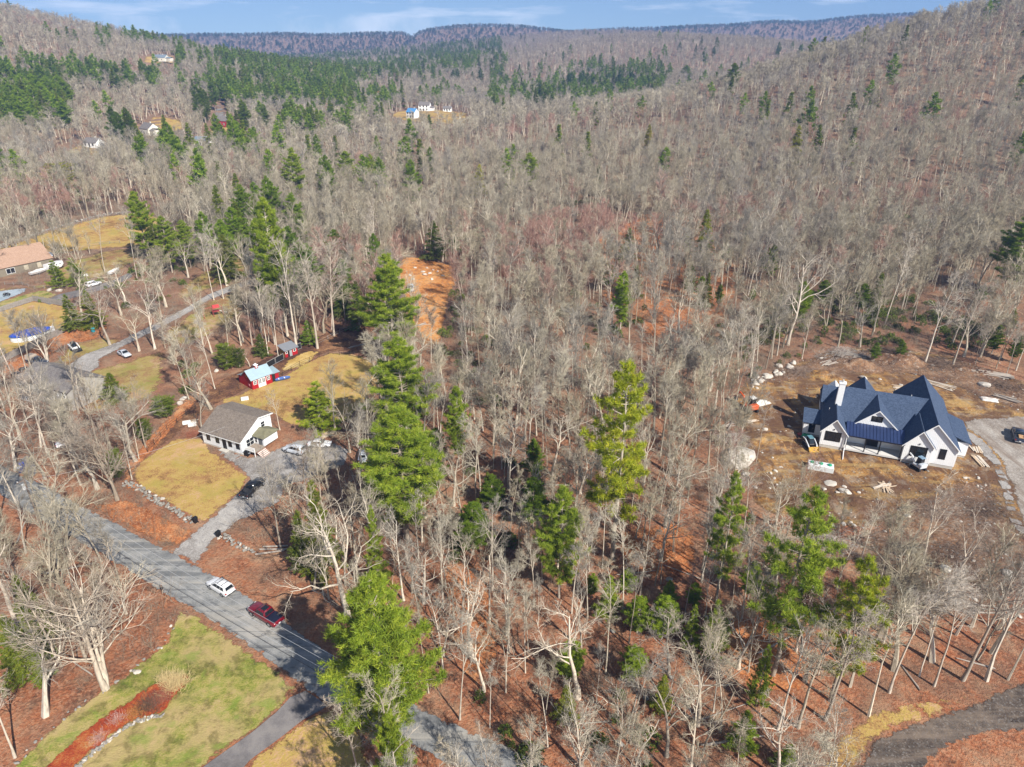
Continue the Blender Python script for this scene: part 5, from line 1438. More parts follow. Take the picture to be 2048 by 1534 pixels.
def simple_house(name, label, loc, rz, L, D, ze, zr, wm, rm, oh=.35, gm=None):
    x, y = loc
    e = empty(name, (x, y, hzf(x, y) + .03), rz)
    tag(e, label, 'house')
    wallpoly(e, [(0, -.4), (D, -.4), (D, ze), (D / 2, zr - .18), (0, ze)], 'x', 0, L, wm, 'wall')
    k = (zr - ze) / (D / 2)
    roof(e, 'roof_slope', [[(-oh, -oh, ze - k * oh), (L + oh, -oh, ze - k * oh), (L + oh, D / 2, zr), (-oh, D / 2, zr)], [(-oh, D / 2, zr), (L + oh, D / 2, zr), (L + oh, D + oh, ze - k * oh), (-oh, D + oh, ze - k * oh)]], rm, .16)
    return e
g_ = simple_house('grey_house', 'grey two level house half hidden behind bare trees', (-108.0, 138.0), R(-26), 16, 8.5, 4.6, 6.6, M_GREYSIDE, M_GREYHROOF)
wallpoly(g_, [(0, 0), (4.6, 0), (4.6, 4.7), (2.3, 6.2), (0, 4.7)], 'y', -1.6, 1.0, M_GREYSIDE, 'gable_wall')
roof(g_, 'roof_slope', [[(-.3, -2.0, 4.6), (2.3, -2.0, 6.35), (2.3, 4.0, 6.35), (-.3, 2.0, 4.6)], [(4.9, -2.0, 4.6), (2.3, -2.0, 6.35), (2.3, 4.0, 6.35), (4.9, 2.0, 4.6)]], M_GREYHROOF, .14)
window(g_, 'y', -1.6, 1.2, 3.4, 2.9, 4.1, M_TRIM, 3, 1)
for x in (.8, 3.2): window(g_, 'y', -1.6, x, x + .8, .5, 1.3, M_TRIM, 1, 2)
for x in (6.0, 8.4, 11.6, 14.0): window(g_, 'y', 0, x, x + .95, 2.9, 4.1, M_TRIM, 1, 2)
for x in (6.6, 11.8): window(g_, 'y', 0, x, x + .9, .5, 1.3, M_TRIM, 1, 2)
MB().box(9.8, -.08, .2, 10.8, .01, 2.3).build('front_door', M_TRIM, g_)
b_h = simple_house('brown_roofed_house', 'taupe house with broad brown roof at the left edge', (-168.0, 221.4), R(53), 16.5, 14, 3.0, 7.2, M_TAUPE, M_BROWNROOF)
for y in (1.0, 2.6, 4.2): window(b_h, 'x', 0, y, y + 1.1, .7, 2.3, M_TRIM, 1, 1, -1, .18)
window(b_h, 'x', 0, 5.5, 6.6, 3.6, 4.9, M_TRIM, 1, 2, -1, .15)
window(b_h, 'y', 0, 2.2, 4.6, .6, 2.2, M_TRIM, 2, 1)
for x in (7.5, 11.5): MB().box(x, -.05, .6, x + 1.3, .01, 2.2).build('shutter_panel', plain('tan_panel', (.45, .4, .3), .7), b_h)

# ------------------------------------------------------------------ far houses
def far_house(px, label, L, D, ze, zr, rz, wm, rm, name='far_house', ell=None):
    x, y = G(*px)
    e = simple_house(name, label, (x, y), rz, L, D, ze, zr, wm, rm, .3)
    for i in range(3):
        for j in range(2 if ze > 4.5 else 1):
            a = L * (.12 + .3 * i)
            window(e, 'y', 0, a, a + 1.0, 1.0 + j * 2.6, 2.3 + j * 2.6, M_TRIM if wm is not M_WHITE else M_BLACKFR, 1, 2)
    MB().box(L * .42 + .2, -.07, 0, L * .42 + 1.2, .01, .95 if False else 2.1).build('door', M_DKWOOD, e)
    MB().box(L * .7, D * .45, zr - .6, L * .7 + .7, D * .55, zr + .8).build('chimney', M_CONC, e)
    if ell:
        lx, ld, lz = ell
        MB().box(L, 1.0, -.4, L + lx, 1.0 + ld, lz).build('ell_wall', wm, e)
        roof(e, 'ell_roof', [[(L, .7, lz - .1), (L + lx + .3, .7, lz - .1), (L + lx + .3, 1 + ld / 2, lz + 1.3), (L, 1 + ld / 2, lz + 1.3)], [(L, 1 + ld / 2, lz + 1.3), (L + lx + .3, 1 + ld / 2, lz + 1.3), (L + lx + .3, 1.3 + ld, lz - .1), (L, 1.3 + ld, lz - .1)]], rm, .14)
    return e
M_BLUETIN = plain('bright_blue_roof', (.08, .25, .50), .5, var=.05)
M_CREAM = plain('cream_siding', (.72, .68, .58), .6, var=.04)
M_FARBLUE = plain('blue_grey_roof', (.17, .21, .25), .7, var=.1)
far_house((813, 236), 'far white house with bright blue roof in the valley clearing', 9, 7, 5.2, 8.2, R(-30), M_WHITE, M_BLUETIN)
far_house((837, 222), 'far white two storey house with porch behind the blue roofed one', 11, 8, 5.4, 8.4, R(-8), M_WHITE, M_GREYHROOF, ell=(4, 5, 3))
far_house((886, 223), 'far small white cottage at the end of the valley clearing', 8, 6, 2.8, 4.8, R(-5), M_WHITE, M_GREYHROOF)
far_house((305, 122), 'far pale house with blue grey roof high on the left hillside', 16, 9, 3.6, 6.6, R(-12), M_CREAM, M_FARBLUE, ell=(6, 6, 3))
far_house((168, 294), 'far white cottage left of the dark spruces', 10, 7, 3.0, 5.6, R(-18), M_WHITE, M_GREYHROOF)
far_house((281, 268), 'far cream gabled house right of the dark spruces', 11, 9, 4.2, 7.6, R(-35), M_CREAM, M_GREYHROOF, ell=(5, 6, 3.2))
far_house((430, 252), 'far dark red barn with grey roof by the climbing road', 12, 8, 4.2, 7.6, R(-20), plain('barn_red', (.35, .03, .04), .7), M_GREYHROOF, 'far_barn')
far_house((388, 290), 'far white house with blue roof behind the valley pines', 11, 7, 3.2, 5.4, R(-15), M_WHITE, M_FARBLUE)
far_house((18, 330), 'far grey roof among trees at the left edge', 9, 7, 3.0, 5.2, R(-20), M_GREYSIDE, M_GREYHROOF)
far_house((762, 825), 'dark roofed shed beside the tall pines', 5.0, 3.6, 2.2, 3.4, R(-26), M_GREYSIDE, M_GREYHROOF, 'garden_shed')
# ------------------------------------------------------------------ vehicles
M_TYRE = plain('tyre_rubber', (.018, .018, .019), .85)
M_RIM = plain('alloy_rim', (.45, .46, .48), .3, .8, .5)
M_TRIMBLK = plain('black_plastic', (.02, .02, .022), .55)
M_LAMP = plain('headlamp_glass', (.7, .72, .75), .1, 0, .6, var=.05)
M_TAIL = plain('tail_lamp', (.35, .01, .012), .2, 0, .5)
M_PLATE = plain('number_plate', (.75, .75, .72), .5)
def paint(name, col):
    return plain(name, col, .28, .1, .5, var=.04, scale=1, coat=.7)
def wheel(parent, x, y, r=.36, w=.24):
    s = 1 if y > 0 else -1
    ty = MB().tube([(x, y - w / 2, r), (x, y + w / 2, r)], r, 18).build('wheel', M_TYRE, parent, .02)
    MB().tube([(x, y + s * (w / 2 - .03), r), (x, y + s * (w / 2 + .015), r)], r * .62, 12).build('rim', M_RIM, ty)
def rsec(x, w, z0, z1, c=.1, wt=None):
    wt = w - .07 if wt is None else wt
    return [(x, -w + c, z0), (x, w - c, z0), (x, w, z0 + c), (x, w, (z0 + z1) / 2), (x, wt, z1 - c * .6), (x, wt - c, z1), (x, -wt + c, z1), (x, -wt, z1 - c * .6), (x, -w, (z0 + z1) / 2), (x, -w, z0 + c)]
def quadlet(pts, off, th=.012):
    q = [Vector(p) for p in pts]; n = (q[1] - q[0]).cross(q[2] - q[0]).normalized() * off
    m = MB(); a = [p + n for p in q]; b = [p + n * 1.6 for p in q]
    k = len(q)
    return m.add(a + b, [tuple(range(k))[::-1], tuple(range(k, 2 * k))] + [(i, (i + 1) % k, k + (i + 1) % k, k + i) for i in range(k)])
def lerp4(q, a0, a1, b0, b1):
    """sub-rectangle of a quad (corners: lower-left, lower-right, upper-right, upper-left)"""
    q = [Vector(p) for p in q]
    def P(a, b): return (q[0].lerp(q[1], a)).lerp(q[3].lerp(q[2], a), b)
    return [P(a0, b0), P(a1, b0), P(a1, b1), P(a0, b1)]
def vehicle(name, label, px, rz, col, kind, rack=False, cat='car', bed=None, group=None, xyz=None):
    x, y = G(*px) if xyz is None else xyz
    e = empty(name, (x, y, hzf(x, y) + .115), rz)
    tag(e, label, cat, group)
    pm = col
    if kind == 'suv':
        L, w = 4.75, .94
        body = [rsec(-2.35, .80, .42, .88, .1), rsec(-2.25, .9, .34, 1.02), rsec(-1.2, w, .26, 1.06), rsec(.6, w, .26, 1.04), rsec(1.3, w, .26, 1.0), rsec(2.0, .9, .3, .88), rsec(2.3, .78, .4, .72, .08)]
        lo = [(-2.3, -.84, 1.0), (1.15, -.84, 1.0), (1.15, .84, 1.0), (-2.3, .84, 1.0)]
        hi = [(-1.95, -.64, 1.68), (.2, -.66, 1.7), (.2, .66, 1.7), (-1.95, .64, 1.68)]
        ax, r = (-1.4, 1.42), .36
    elif kind == 'sedan':
        L, w = 4.6, .9
        body = [rsec(-2.28, .76, .42, .84, .1), rsec(-2.1, .86, .32, .96), rsec(-1.2, w, .24, .98), rsec(.6, w, .24, .94), rsec(1.5, .88, .26, .86), rsec(2.25, .74, .38, .66, .08)]
        lo = [(-1.6, -.8, .92), (1.0, -.8, .92), (1.0, .8, .92), (-1.6, .8, .92)]
        hi = [(-.95, -.6, 1.42), (.2, -.62, 1.44), (.2, .62, 1.44), (-.95, .6, 1.42)]
        ax, r = (-1.35, 1.4), .33
    else:
        L, w = 5.75, .99
        body = [rsec(-2.85, .9, .5, 1.0, .08), rsec(-2.8, w, .42, 1.08, .08), rsec(-.85, w, .36, 1.1), rsec(1.1, w, .36, 1.12), rsec(2.1, .96, .38, 1.08), rsec(2.7, .9, .42, .98), rsec(2.85, .8, .46, .8, .08)]
        lo = [(-.95, -.88, 1.06), (1.35, -.88, 1.06), (1.35, .88, 1.06), (-.95, .88, 1.06)]
        hi = [(-.78, -.7, 1.82), (.55, -.7, 1.84), (.55, .7, 1.84), (-.78, .7, 1.82)]
        ax, r = (-1.75, 1.85), .41
    MB().loft(body).build('body', pm, e, .03, True)
    MB().hexa(lo, hi).build('cabin', pm, e, .07, True, seg=2)
    F = {'windshield': [lo[1], lo[2], hi[2], hi[1]], 'rear_window': [lo[3], lo[0], hi[0], hi[3]], 'l': [lo[2], lo[3], hi[3], hi[2]], 'r': [lo[0], lo[1], hi[1], hi[0]]}
    quadlet(lerp4(F['windshield'], .07, .93, .12, .9), .012).build('windshield', M_GLASS, e)
    quadlet(lerp4(F['rear_window'], .1, .9, .3 if kind != 'pickup' else .15, .9), .012).build('rear_window', M_GLASS, e)
    nw = 3 if kind == 'suv' else 2
    for sd in 'lr':
        for k in range(nw):
            a0 = .1 + .8 * k / nw + .015; a1 = .1 + .8 * (k + 1) / nw - .015
            quadlet(lerp4(F[sd], a0, a1, .2, .86), .012).build('side_window', M_GLASS, e)
    for xx in ax:
        for s in (-1, 1): wheel(e, xx, s * (w - .1), r)
    xf, xr = body[-1][0][0], body[0][0][0]
    zf = .62 if kind != 'pickup' else .78
    for s in (-1, 1):
        MB().box(xf - .22, s * .55 - .16, zf, xf + .01, s * .55 + .16, zf + .14).build('headlight', M_LAMP, e, .03)
        MB().box(xr - .015, s * .74 - .07, .72, xr + .14, s * .74 + .12 * (1 if s > 0 else .6), .98).build('taillight', M_TAIL, e, .02)
        MB().box(lo[1][0] - .35, s * (w + .0), 1.0, lo[1][0] - .15, s * (w + .2), 1.14).build('mirror', M_TRIMBLK, e, .03)
    MB().box(xf - .1, -.7, .36, xf + .05, .7, .52).build('front_bumper', M_TRIMBLK if kind != 'pickup' else M_RIM, e, .03)
    MB().box(xr - .06, -.8, .38, xr + .1, .8, .56).build('rear_bumper', M_TRIMBLK if kind != 'pickup' else M_RIM, e, .03)
    MB().box(xr - .075, -.16, .6, xr - .01, .16, .7).build('number_plate', M_PLATE, e)
    if rack:
        for s in (-1, 1): MB().tube([(-1.75, s * .58, 1.71), (-1.6, s * .58, 1.78), (0, s * .58, 1.79), (.12, s * .58, 1.72)], .022, 6).build('roof_rail', M_TRIMBLK, e)
        for xx in (-1.25, -.35): MB().box(xx - .04, -.6, 1.77, xx + .04, .6, 1.81).build('crossbar', M_TRIMBLK, e)
    if kind == 'pickup':
        if bed == 'cover':
            MB().box(-2.72, -.84, 1.07, -1.0, .84, 1.13).build('bed_cover', plain('bed_cover', (.012, .014, .03), .4), e, .02)
            MB().box(-.55, -.45, 1.835, .25, .45, 1.86).build('sunroof', M_GLASS, e)
        elif bed == 'cap':
            MB().hexa([(-2.75, -.95, 1.1), (-.6, -.95, 1.1), (-.6, .95, 1.1), (-2.75, .95, 1.1)], [(-2.6, -.8, 2.2), (-.5, -.8, 2.2), (-.5, .8, 2.2), (-2.6, .8, 2.2)]).build('canvas_cap', plain('tan_canvas', (.42, .35, .28), .9), e, .04)
        else:
            MB().box(-2.7, -.8, 1.085, -1.02, .8, 1.115).build('bed_floor', plain('bed_liner', (.03, .03, .032), .8), e)
            rl_ = MB()
            rl_.box(-2.8, .82, 1.08, -1.0, .95, 1.24); rl_.box(-2.8, -.95, 1.08, -1.0, -.82, 1.24); rl_.box(-2.82, -.82, 1.08, -2.72, .82, 1.24)
            rl_.build('bed_side', pm, e, .02)
            if bed == 'load':
                for k in range(4): MB().box(-2.5 + k * .35, -.5 + .2 * (k % 2), 1.12, -2.2 + k * .35, .3, 1.3 + .08 * (k % 3)).build('cargo_box', plain('cargo_tan', (.5, .3, .15), .8), e, .02)
    return e
def heading(p, q):
    a, b = G(*p), G(*q)
    return math.atan2(b[1] - a[1], b[0] - a[0])
rd = heading((500, 1196), (399, 1135))
WHITEP, REDP, BLACKP, BLUEBLK, SILVER = paint('white_paint', (.78, .78, .78)), paint('dark_red_paint', (.17, .005, .013)), paint('black_paint', (.012, .012, .014)), paint('dark_blue_paint', (.02, .03, .055)), paint('silver_paint', (.55, .58, .62))
vehicle('parked_suv', 'white estate car with roof bars parked on the road shoulder', (443, 1180), rd, WHITEP, 'suv', True)
vehicle('red_pickup', 'dark red pickup truck with covered bed on the road', (533, 1236), rd, REDP, 'pickup', bed='cover', cat='pickup truck')
vehicle('black_pickup', 'black pickup truck parked at the end of the gravel driveway', (507, 982), heading((480, 1000), (530, 950)), BLACKP, 'pickup', cat='pickup truck')
vehicle('dark_pickup', 'dark pickup with loaded bed on the new house driveway', (2034, 876), heading((2030, 890), (2012, 820)), BLUEBLK, 'pickup', bed='load', cat='pickup truck')
vehicle('silver_car', 'silver van-like car half hidden beside the cottage', (590, 905), heading((600, 900), (560, 890)), SILVER, 'suv', False)
vehicle('white_car', 'white car behind bare branches east of the cottage', (640, 893), heading((600, 890), (660, 890)), WHITEP, 'sedan')
vehicle('shaded_car', 'silver car in shade under the tall pines', (726, 918), heading((726, 930), (726, 900)), SILVER, 'sedan')
vehicle('street_car', 'white car behind the leaning grey stems below the grey house', (140, 890), heading((120, 893), (170, 880)), WHITEP, 'sedan')
vehicle('capped_truck', 'dark truck with tan canvas cap beside the pool fence', (76, 728), heading((60, 724), (104, 732)), BLUEBLK, 'pickup', bed='cap', cat='truck')
vehicle('white_van', 'white van parked on the upper drive', (188, 572), heading((170, 575), (205, 565)), WHITEP, 'suv', cat='van')
vehicle('clearing_truck', 'pale truck standing at the orange clearing edge', (822, 580), heading((822, 585), (825, 560)), SILVER, 'pickup', cat='truck')
vehicle('yard_car', 'dark car half hidden in the grey house yard', (250, 712), heading((240, 705), (265, 718)), SILVER, 'sedan')

def tracks(e, L=2.2, w=.4, gap=.75, h=.6):
    for s in (-1, 1):
        t_ = MB().prism([(-L / 2, .2), (-L / 2 + .2, 0), (L / 2 - .2, 0), (L / 2, .2), (L / 2 - .15, h), (-L / 2 + .15, h)], 'y', s * gap - w / 2, s * gap + w / 2).build('track', M_TYRE, e, .04)
        for k in range(4): MB().tube([(-L / 2 + .35 + k * (L - .7) / 3, s * (gap + w / 2), .24), (-L / 2 + .35 + k * (L - .7) / 3, s * (gap + w / 2 + .03), .24)], .15, 10).build('roller', M_TRIMBLK, t_)
def skid_steer(px, rz, label, bm, bucket_m, roofm):
    x, y = G(*px)
    e = empty('track_loader', (x, y, hzf(x, y) + .06), rz)
    tag(e, label, 'loader')
    tracks(e, 2.5, .42, .72, .68)
    MB().box(-1.35, -.5, .35, .9, .5, 1.0).build('chassis', bm, e, .05)
    MB().box(-1.5, -.8, .7, -.7, .8, 1.45).build('engine_cover', bm, e, .08)
    MB().hexa([(-.7, -.5, 1.0), (.75, -.5, 1.0), (.75, .5, 1.0), (-.7, .5, 1.0)], [(-.7, -.46, 2.0), (.45, -.46, 2.0), (.45, .46, 2.0), (-.7, .46, 2.0)]).build('cab', M_TRIMBLK, e, .05)
    MB().box(-.75, -.5, 2.0, .5, .5, 2.1).build('cab_roof', roofm, e, .03)
    quadlet([(.76, -.42, 1.05), (.76, .42, 1.05), (.46, .4, 1.95), (.46, -.4, 1.95)], .015).build('windshield', M_GLASS, e)
    for s in (-1, 1):
        MB().tube([(-1.3, s * .85, 1.45), (-.2, s * .88, 1.5), (1.1, s * .85, .95), (1.7, s * .7, .4)], [.11, .13, .12, .1], 6).build('lift_arm', WHITEP, e)
        MB().tube([(-.9, s * .85, .8), (.6, s * .86, 1.1)], .05, 6).build('hydraulic_ram', M_RIM, e)
    b_ = MB(); b_.prism([(1.6, .08), (2.35, .05), (2.4, .1), (1.75, .2), (1.7, .75), (1.6, .8)], 'y', -.95, .95)
    for s in (-.96, .93): b_.prism([(1.6, .08), (2.38, .06), (1.75, .78), (1.6, .8)], 'y', s, s + .03)
    b_.build('bucket', bucket_m, e)
YEL = plain('muddy_yellow_steel', (.55, .34, .06), .7, .2, var=.25, scale=4)
skid_steer((1618, 893), heading((1600, 870), (1632, 908)), 'white and black track loader with ochre bucket beside the new house', BLACKP, YEL, plain('teal_roof', (.10, .22, .26), .4))
skid_steer((150, 700), heading((140, 690), (165, 705)), 'white and dark skid loader in the left yard', WHITEP, M_TRIMBLK, M_TRIMBLK)
def excavator(px, rz, label, bm, roofm, boom, scale=1.0):
    x, y = G(*px)
    e = empty('mini_excavator', (x, y, hzf(x, y) + .06), rz)
    e.scale = (scale,) * 3
    tag(e, label, 'excavator')
    tracks(e, 2.3, .38, .68, .55)
    MB().box(-1.05, -.78, .62, .85, .78, 1.0).build('deck', bm, e, .06)
    MB().box(-1.15, -.78, 1.0, -.3, .78, 1.5).build('counterweight', bm, e, .12)
    MB().hexa([(-.35, -.72, 1.0), (.75, -.72, 1.0), (.75, .2, 1.0), (-.35, .2, 1.0)], [(-.35, -.66, 2.3), (.55, -.66, 2.3), (.55, .15, 2.3), (-.35, .15, 2.3)]).build('cab', M_TRIMBLK, e, .05)
    MB().box(-.45, -.75, 2.3, .65, .25, 2.4).build('cab_roof', roofm, e, .04)
    quadlet([(.76, -.65, 1.05), (.76, .12, 1.05), (.56, .08, 2.25), (.56, -.6, 2.25)], .015).build('windshield', M_GLASS, e)
    MB().tube([(.7, .45, .95), (1.5, .45, 2.0), (2.5, .45, 2.35)], [.15, .16, .11], 6).build('boom', boom, e)
    MB().tube([(2.5, .45, 2.35), (3.5, .45, 1.1)], [.12, .09], 6).build('stick', boom, e)
    MB().tube([(.9, .45, .9), (1.6, .45, 1.6)], .06, 6).build('hydraulic_ram', M_RIM, e)
    MB().prism([(3.3, 1.1), (3.65, 1.15), (3.7, .6), (3.35, .35), (3.05, .5), (3.25, .7)], 'y', .15, .75).build('bucket', M_TRIMBLK, e, .02)
    MB().box(1.25, -.85, .1, 1.35, .85, .5).build('blade', bm, e)
    for s in (-.5, .5): MB().box(.7, s - .06, .25, 1.28, s + .06, .36).build('blade_arm', bm, e)
ORANGE = plain('orange_steel', (.62, .10, .02), .5, .1)
excavator((1836, 938), heading((1840, 940), (1790, 906)), 'small pale excavator reaching towards the porch', SILVER, plain('blue_grey_roof_panel', (.2, .3, .4), .4), WHITEP)
excavator((1500, 822), heading((1500, 822), (1470, 800)), 'orange digger half hidden by trunks at the lot edge', ORANGE, plain('white_tarp', (.7, .68, .62), .7), ORANGE, 1.3)
def trailer():
    x, y = G(110, 540)
    e = empty('horse_trailer', (x, y, hzf(x, y) + .06), heading((90, 540), (130, 528)))
    tag(e, 'white horse trailer with round windows behind the brown roofed house', 'trailer')
    MB().loft([rsec(-3.0, 1.1, .55, 2.6, .2), rsec(1.9, 1.1, .55, 2.6, .2), rsec(3.0, .95, 1.2, 2.5, .25)]).build('body', WHITEP, e, .03)
    for k in range(4):
        MB().tube([(-2.3 + k * 1.3, -1.13, 1.85), (-2.3 + k * 1.3, -1.09, 1.85)], .2, 12).build('window', M_GLASS, e)
    MB().box(-2.9, -1.12, .6, -1.6, -1.08, 1.5).build('ramp_opening', M_TRIMBLK, e)
    for xx in (-.6, .3):
        for s in (-1, 1): wheel(e, xx, s * 1.0, .36)
    MB().tube([(2.9, 0, 1.0), (4.0, 0, .6)], .07, 6).build('tow_bar', M_TRIMBLK, e)
trailer()
def boat(px, rz, label, cover, L=5.5):
    x, y = G(*px)
    e = empty('boat', (x, y, hzf(x, y) + .06), rz)
    tag(e, label, 'boat')
    s = []
    for t_, w, z in ((-.5, .95, .55), (-.2, 1.05, .5), (.15, 1.0, .5), (.38, .6, .6), (.5, .08, .95)):
        s.append([(t_ * L, -w, 1.15 + .1 * (t_ > .3)), (t_ * L, -w * .7, z), (t_ * L, 0, z - .15), (t_ * L, w * .7, z), (t_ * L, w, 1.15 + .1 * (t_ > .3))])
    MB().loft(s).build('hull', WHITEP, e)
    s2 = [[(t_ * L, -w, 1.16), (t_ * L, 0, 1.2 + h), (t_ * L, w, 1.16)] for t_, w, h in ((-.5, .98, .1), (-.1, 1.08, .45), (.2, .98, .4), (.5, .1, .12))]
    MB().loft(s2).build('cover', cover, e)
    MB().box(-L * .45, -.05, .3, L * .6, .05, .4).build('trailer_beam', M_TRIMBLK, e)
    for k in (-1, 1): wheel(e, -.5, k * 1.0, .3, .18)
boat((78, 548), heading((62, 552), (94, 543)), 'white covered boat on a trailer by the brown roofed house', plain('pale_cover', (.68, .66, .62), .8))
boat((230, 547), heading((218, 551), (242, 540)), 'white boat resting on bare soil beside the upper drive', plain('pale_cover', (.68, .66, .62), .8), 4.8)
def quad_bike(px, rz, label):
    x, y = G(*px)
    e = empty('quad_bike', (x, y, hzf(x, y) + .08), rz)
    tag(e, label, 'quad bike')
    for xx in (-.6, .6):
        for s in (-1, 1): wheel(e, xx, s * .48, .3, .24)
    MB().loft([rsec(-.85, .42, .55, .8, .06), rsec(-.2, .25, .45, .85, .06), rsec(.5, .4, .5, .9, .06), rsec(.9, .3, .55, .75, .06)]).build('body', BLACKP, e, .02)
    MB().box(-.55, -.16, .84, .05, .16, .98).build('seat', M_TRIMBLK, e, .04)
    MB().tube([(.35, -.42, 1.08), (.42, 0, 1.0), (.35, .42, 1.08)], .03, 6).build('handlebar', M_TRIMBLK, e)
quad_bike((14, 592), R(20), 'black quad bike on the blue grey gravel pad')
quad_bike((33, 752), R(30), 'dark quad bike below the capped truck')
quad_bike((48, 742), R(50), 'second dark quad bike nearer the capped truck')
# ------------------------------------------------------------------ stones
def rock_mesh(seed, flat=.7, rough=.35):
    rng = np.random.default_rng(seed)
    bm = bmesh.new(); bmesh.ops.create_icosphere(bm, subdivisions=2, radius=.5)
    off = Vector(rng.uniform(-50, 50, 3))
    for v in bm.verts:
        n = mnoise.noise(v.co * 1.8 + off) * rough + mnoise.noise(v.co * 4 + off) * rough * .4
        v.co *= 1 + n
        v.co.z *= flat
        v.co.x *= 1 + .25 * math.sin(seed)
    me = bpy.data.meshes.new('stone'); bm.to_mesh(me); bm.free()
    return me
M_STONE = plain('field_stone', (.25, .23, .20), .95, var=.35, scale=1.6, bmp=.6)
M_PALESTONE = plain('pale_granite', (.50, .45, .385), .95, var=.2, scale=1.6, bmp=.5)
ROCK, PROCK, TROCK = [], [], []
for i in range(6):
    a = rock_mesh(i + 1); b = a.copy(); a.materials.append(M_STONE); b.materials.append(M_PALESTONE); ROCK.append(a); PROCK.append(b)
BOULDERS = []
def boulder(x, y, s, pale=True, flat=1.0, label=None):
    o = meshobj('boulder', (PROCK if pale else ROCK)[random.randrange(6)], None, (x, y, hzf(x, y) + s * .15 * flat), (random.uniform(-.2, .2), random.uniform(-.2, .2), random.uniform(0, 6.28)), (s, s * random.uniform(.75, 1.2), s * flat))
    tag(o, label, 'boulder', 'pale boulders')
    if label is None: BOULDERS.append((o, x, y))
    return o
for u, v, s, f, lb in ((1475, 922, 6.4, .7, 'huge pale slab boulder at the wood edge'), (1660, 968, 2.4, .35, 'flat pale rock in front of the septic tank'), (1690, 985, 1.9, .7, 'angular pale rock on the ochre bank'),
                       (1727, 758, 1.5, 1, 'round pale boulder behind the chimney'), (1967, 771, 2.6, .7, 'big pale boulder before the log pile'), (1890, 1140, 2.0, .8, 'pale boulder among branches over the dark soil'),
                       (1910, 1205, 1.7, .9, 'pale boulder above the gravel track'), (1815, 1035, 1.6, .8, 'pink grey boulder under the branching tree'), (118, 583, 2.3, .8, 'large round white boulder at the strip lawn'),
                       (100, 581, 1.8, .8, 'second white boulder at the strip lawn corner'), (433, 743, 1.4, .9, 'pale boulder beside the round shrub'), (360, 808, 1.8, .8, 'pale boulder by the paddock gate'),
                       (368, 798, 1.5, .8, 'grey boulder just behind the paddock gate'), (325, 998, .9, .5, 'flat pale stone in the front yard'), (275, 1345, .8, .7, 'small pale stone above the mulch bed'),
                       (1490, 950, 1.4, .8, 'pale rock beside the huge slab'), (2015, 1150, 1.6, .8, 'pale rock at the right edge below the lot'), (1530, 860, 1.4, .7, 'broken pale rock near the orange digger')):
    x, y = G(u, v); boulder(x, y, s, True, f, lb)
for k in range(26):                                 # the row pushed up along the lot
    u, v = 1505 + 80 * (k / 25) + random.uniform(-8, 8), 772 - 42 * (k / 25) + random.uniform(-8, 8)
    x, y = G(u, v); boulder(x, y, random.uniform(.7, 1.7))
for k in range(60):
    u, v = random.choice(((1560, 2000, 900, 1010), (1900, 2040, 1090, 1240), (1940, 1975, 955, 985), (1650, 1760, 985, 1060), (1500, 1600, 830, 960), (1740, 2040, 715, 790)))[:2], 0
    z_ = random.choice(((1640, 1780, 965, 1060), (1850, 2040, 1080, 1240), (1925, 1975, 955, 985), (1660, 1740, 985, 1050), (1490, 1580, 840, 990), (1640, 2040, 715, 790)))
    x, y = G(random.uniform(z_[0], z_[1]), random.uniform(z_[2], z_[3])); boulder(x, y, random.uniform(.3, .9), True, .8)
for k in range(14):
    x, y = G(random.uniform(815, 895), random.uniform(535, 560)); boulder(x, y, random.uniform(.6, 1.6), True, .8)
for k in range(14):
    x, y = G(random.uniform(1200, 1450), random.uniform(1150, 1500)); boulder(x, y, random.uniform(.4, .9), False, .7)
def stone_wall(pts, label, n, s0=.35, s1=.75, wid=.5, ht=.5):
    P = [G(*p) for p in pts]
    e = empty('stone_wall', (P[0][0], P[0][1], hzf(*P[0])))
    tag(e, label, 'stone wall')
    ls = [math.hypot(b[0] - a[0], b[1] - a[1]) for a, b in zip(P, P[1:])]; T = sum(ls)
    for k in range(n):
        t_ = T * (k + random.random()) / n; i = 0
        while i < len(ls) - 1 and t_ > ls[i]: t_ -= ls[i]; i += 1
        f = t_ / ls[i]; x = P[i][0] + (P[i + 1][0] - P[i][0]) * f + random.uniform(-wid, wid); y = P[i][1] + (P[i + 1][1] - P[i][1]) * f + random.uniform(-wid, wid)
        s = random.uniform(s0, s1)
        meshobj('stone', ROCK[random.randrange(6)] if random.random() < .8 else PROCK[random.randrange(6)], e, (x - P[0][0], y - P[0][1], hzf(x, y) - hzf(*P[0]) + .1 + random.random() ** 2 * ht), (random.uniform(-.5, .5), random.uniform(-.5, .5), random.uniform(0, 6.28)), (s, s * .8, s * .75))
stone_wall([(248, 968), (275, 975), (300, 992), (330, 1012), (360, 1030), (390, 1046)], 'tumbled grey stone wall along the front yard edge', 120)
stone_wall([(440, 1072), (460, 1082), (490, 1098), (510, 1104)], 'short stone wall right of the gravel drive mouth', 34)
stone_wall([(326, 1432), (300, 1437), (274, 1445), (240, 1465), (200, 1497), (150, 1540), (130, 1560)], 'low stone edging along the red mulch bed', 130, .25, .5, .2, .2)
stone_wall([(350, 1244), (328, 1292), (276, 1334), (218, 1378), (148, 1420), (80, 1482), (26, 1536)], 'low mossy stone line between lawn and woods', 26, .25, .55, .3, .15)
stone_wall([(-10, 494), (60, 473), (130, 450), (210, 430), (260, 424)], 'long pale stone wall behind the pasture', 130, .6, 1.2, .8, .5)

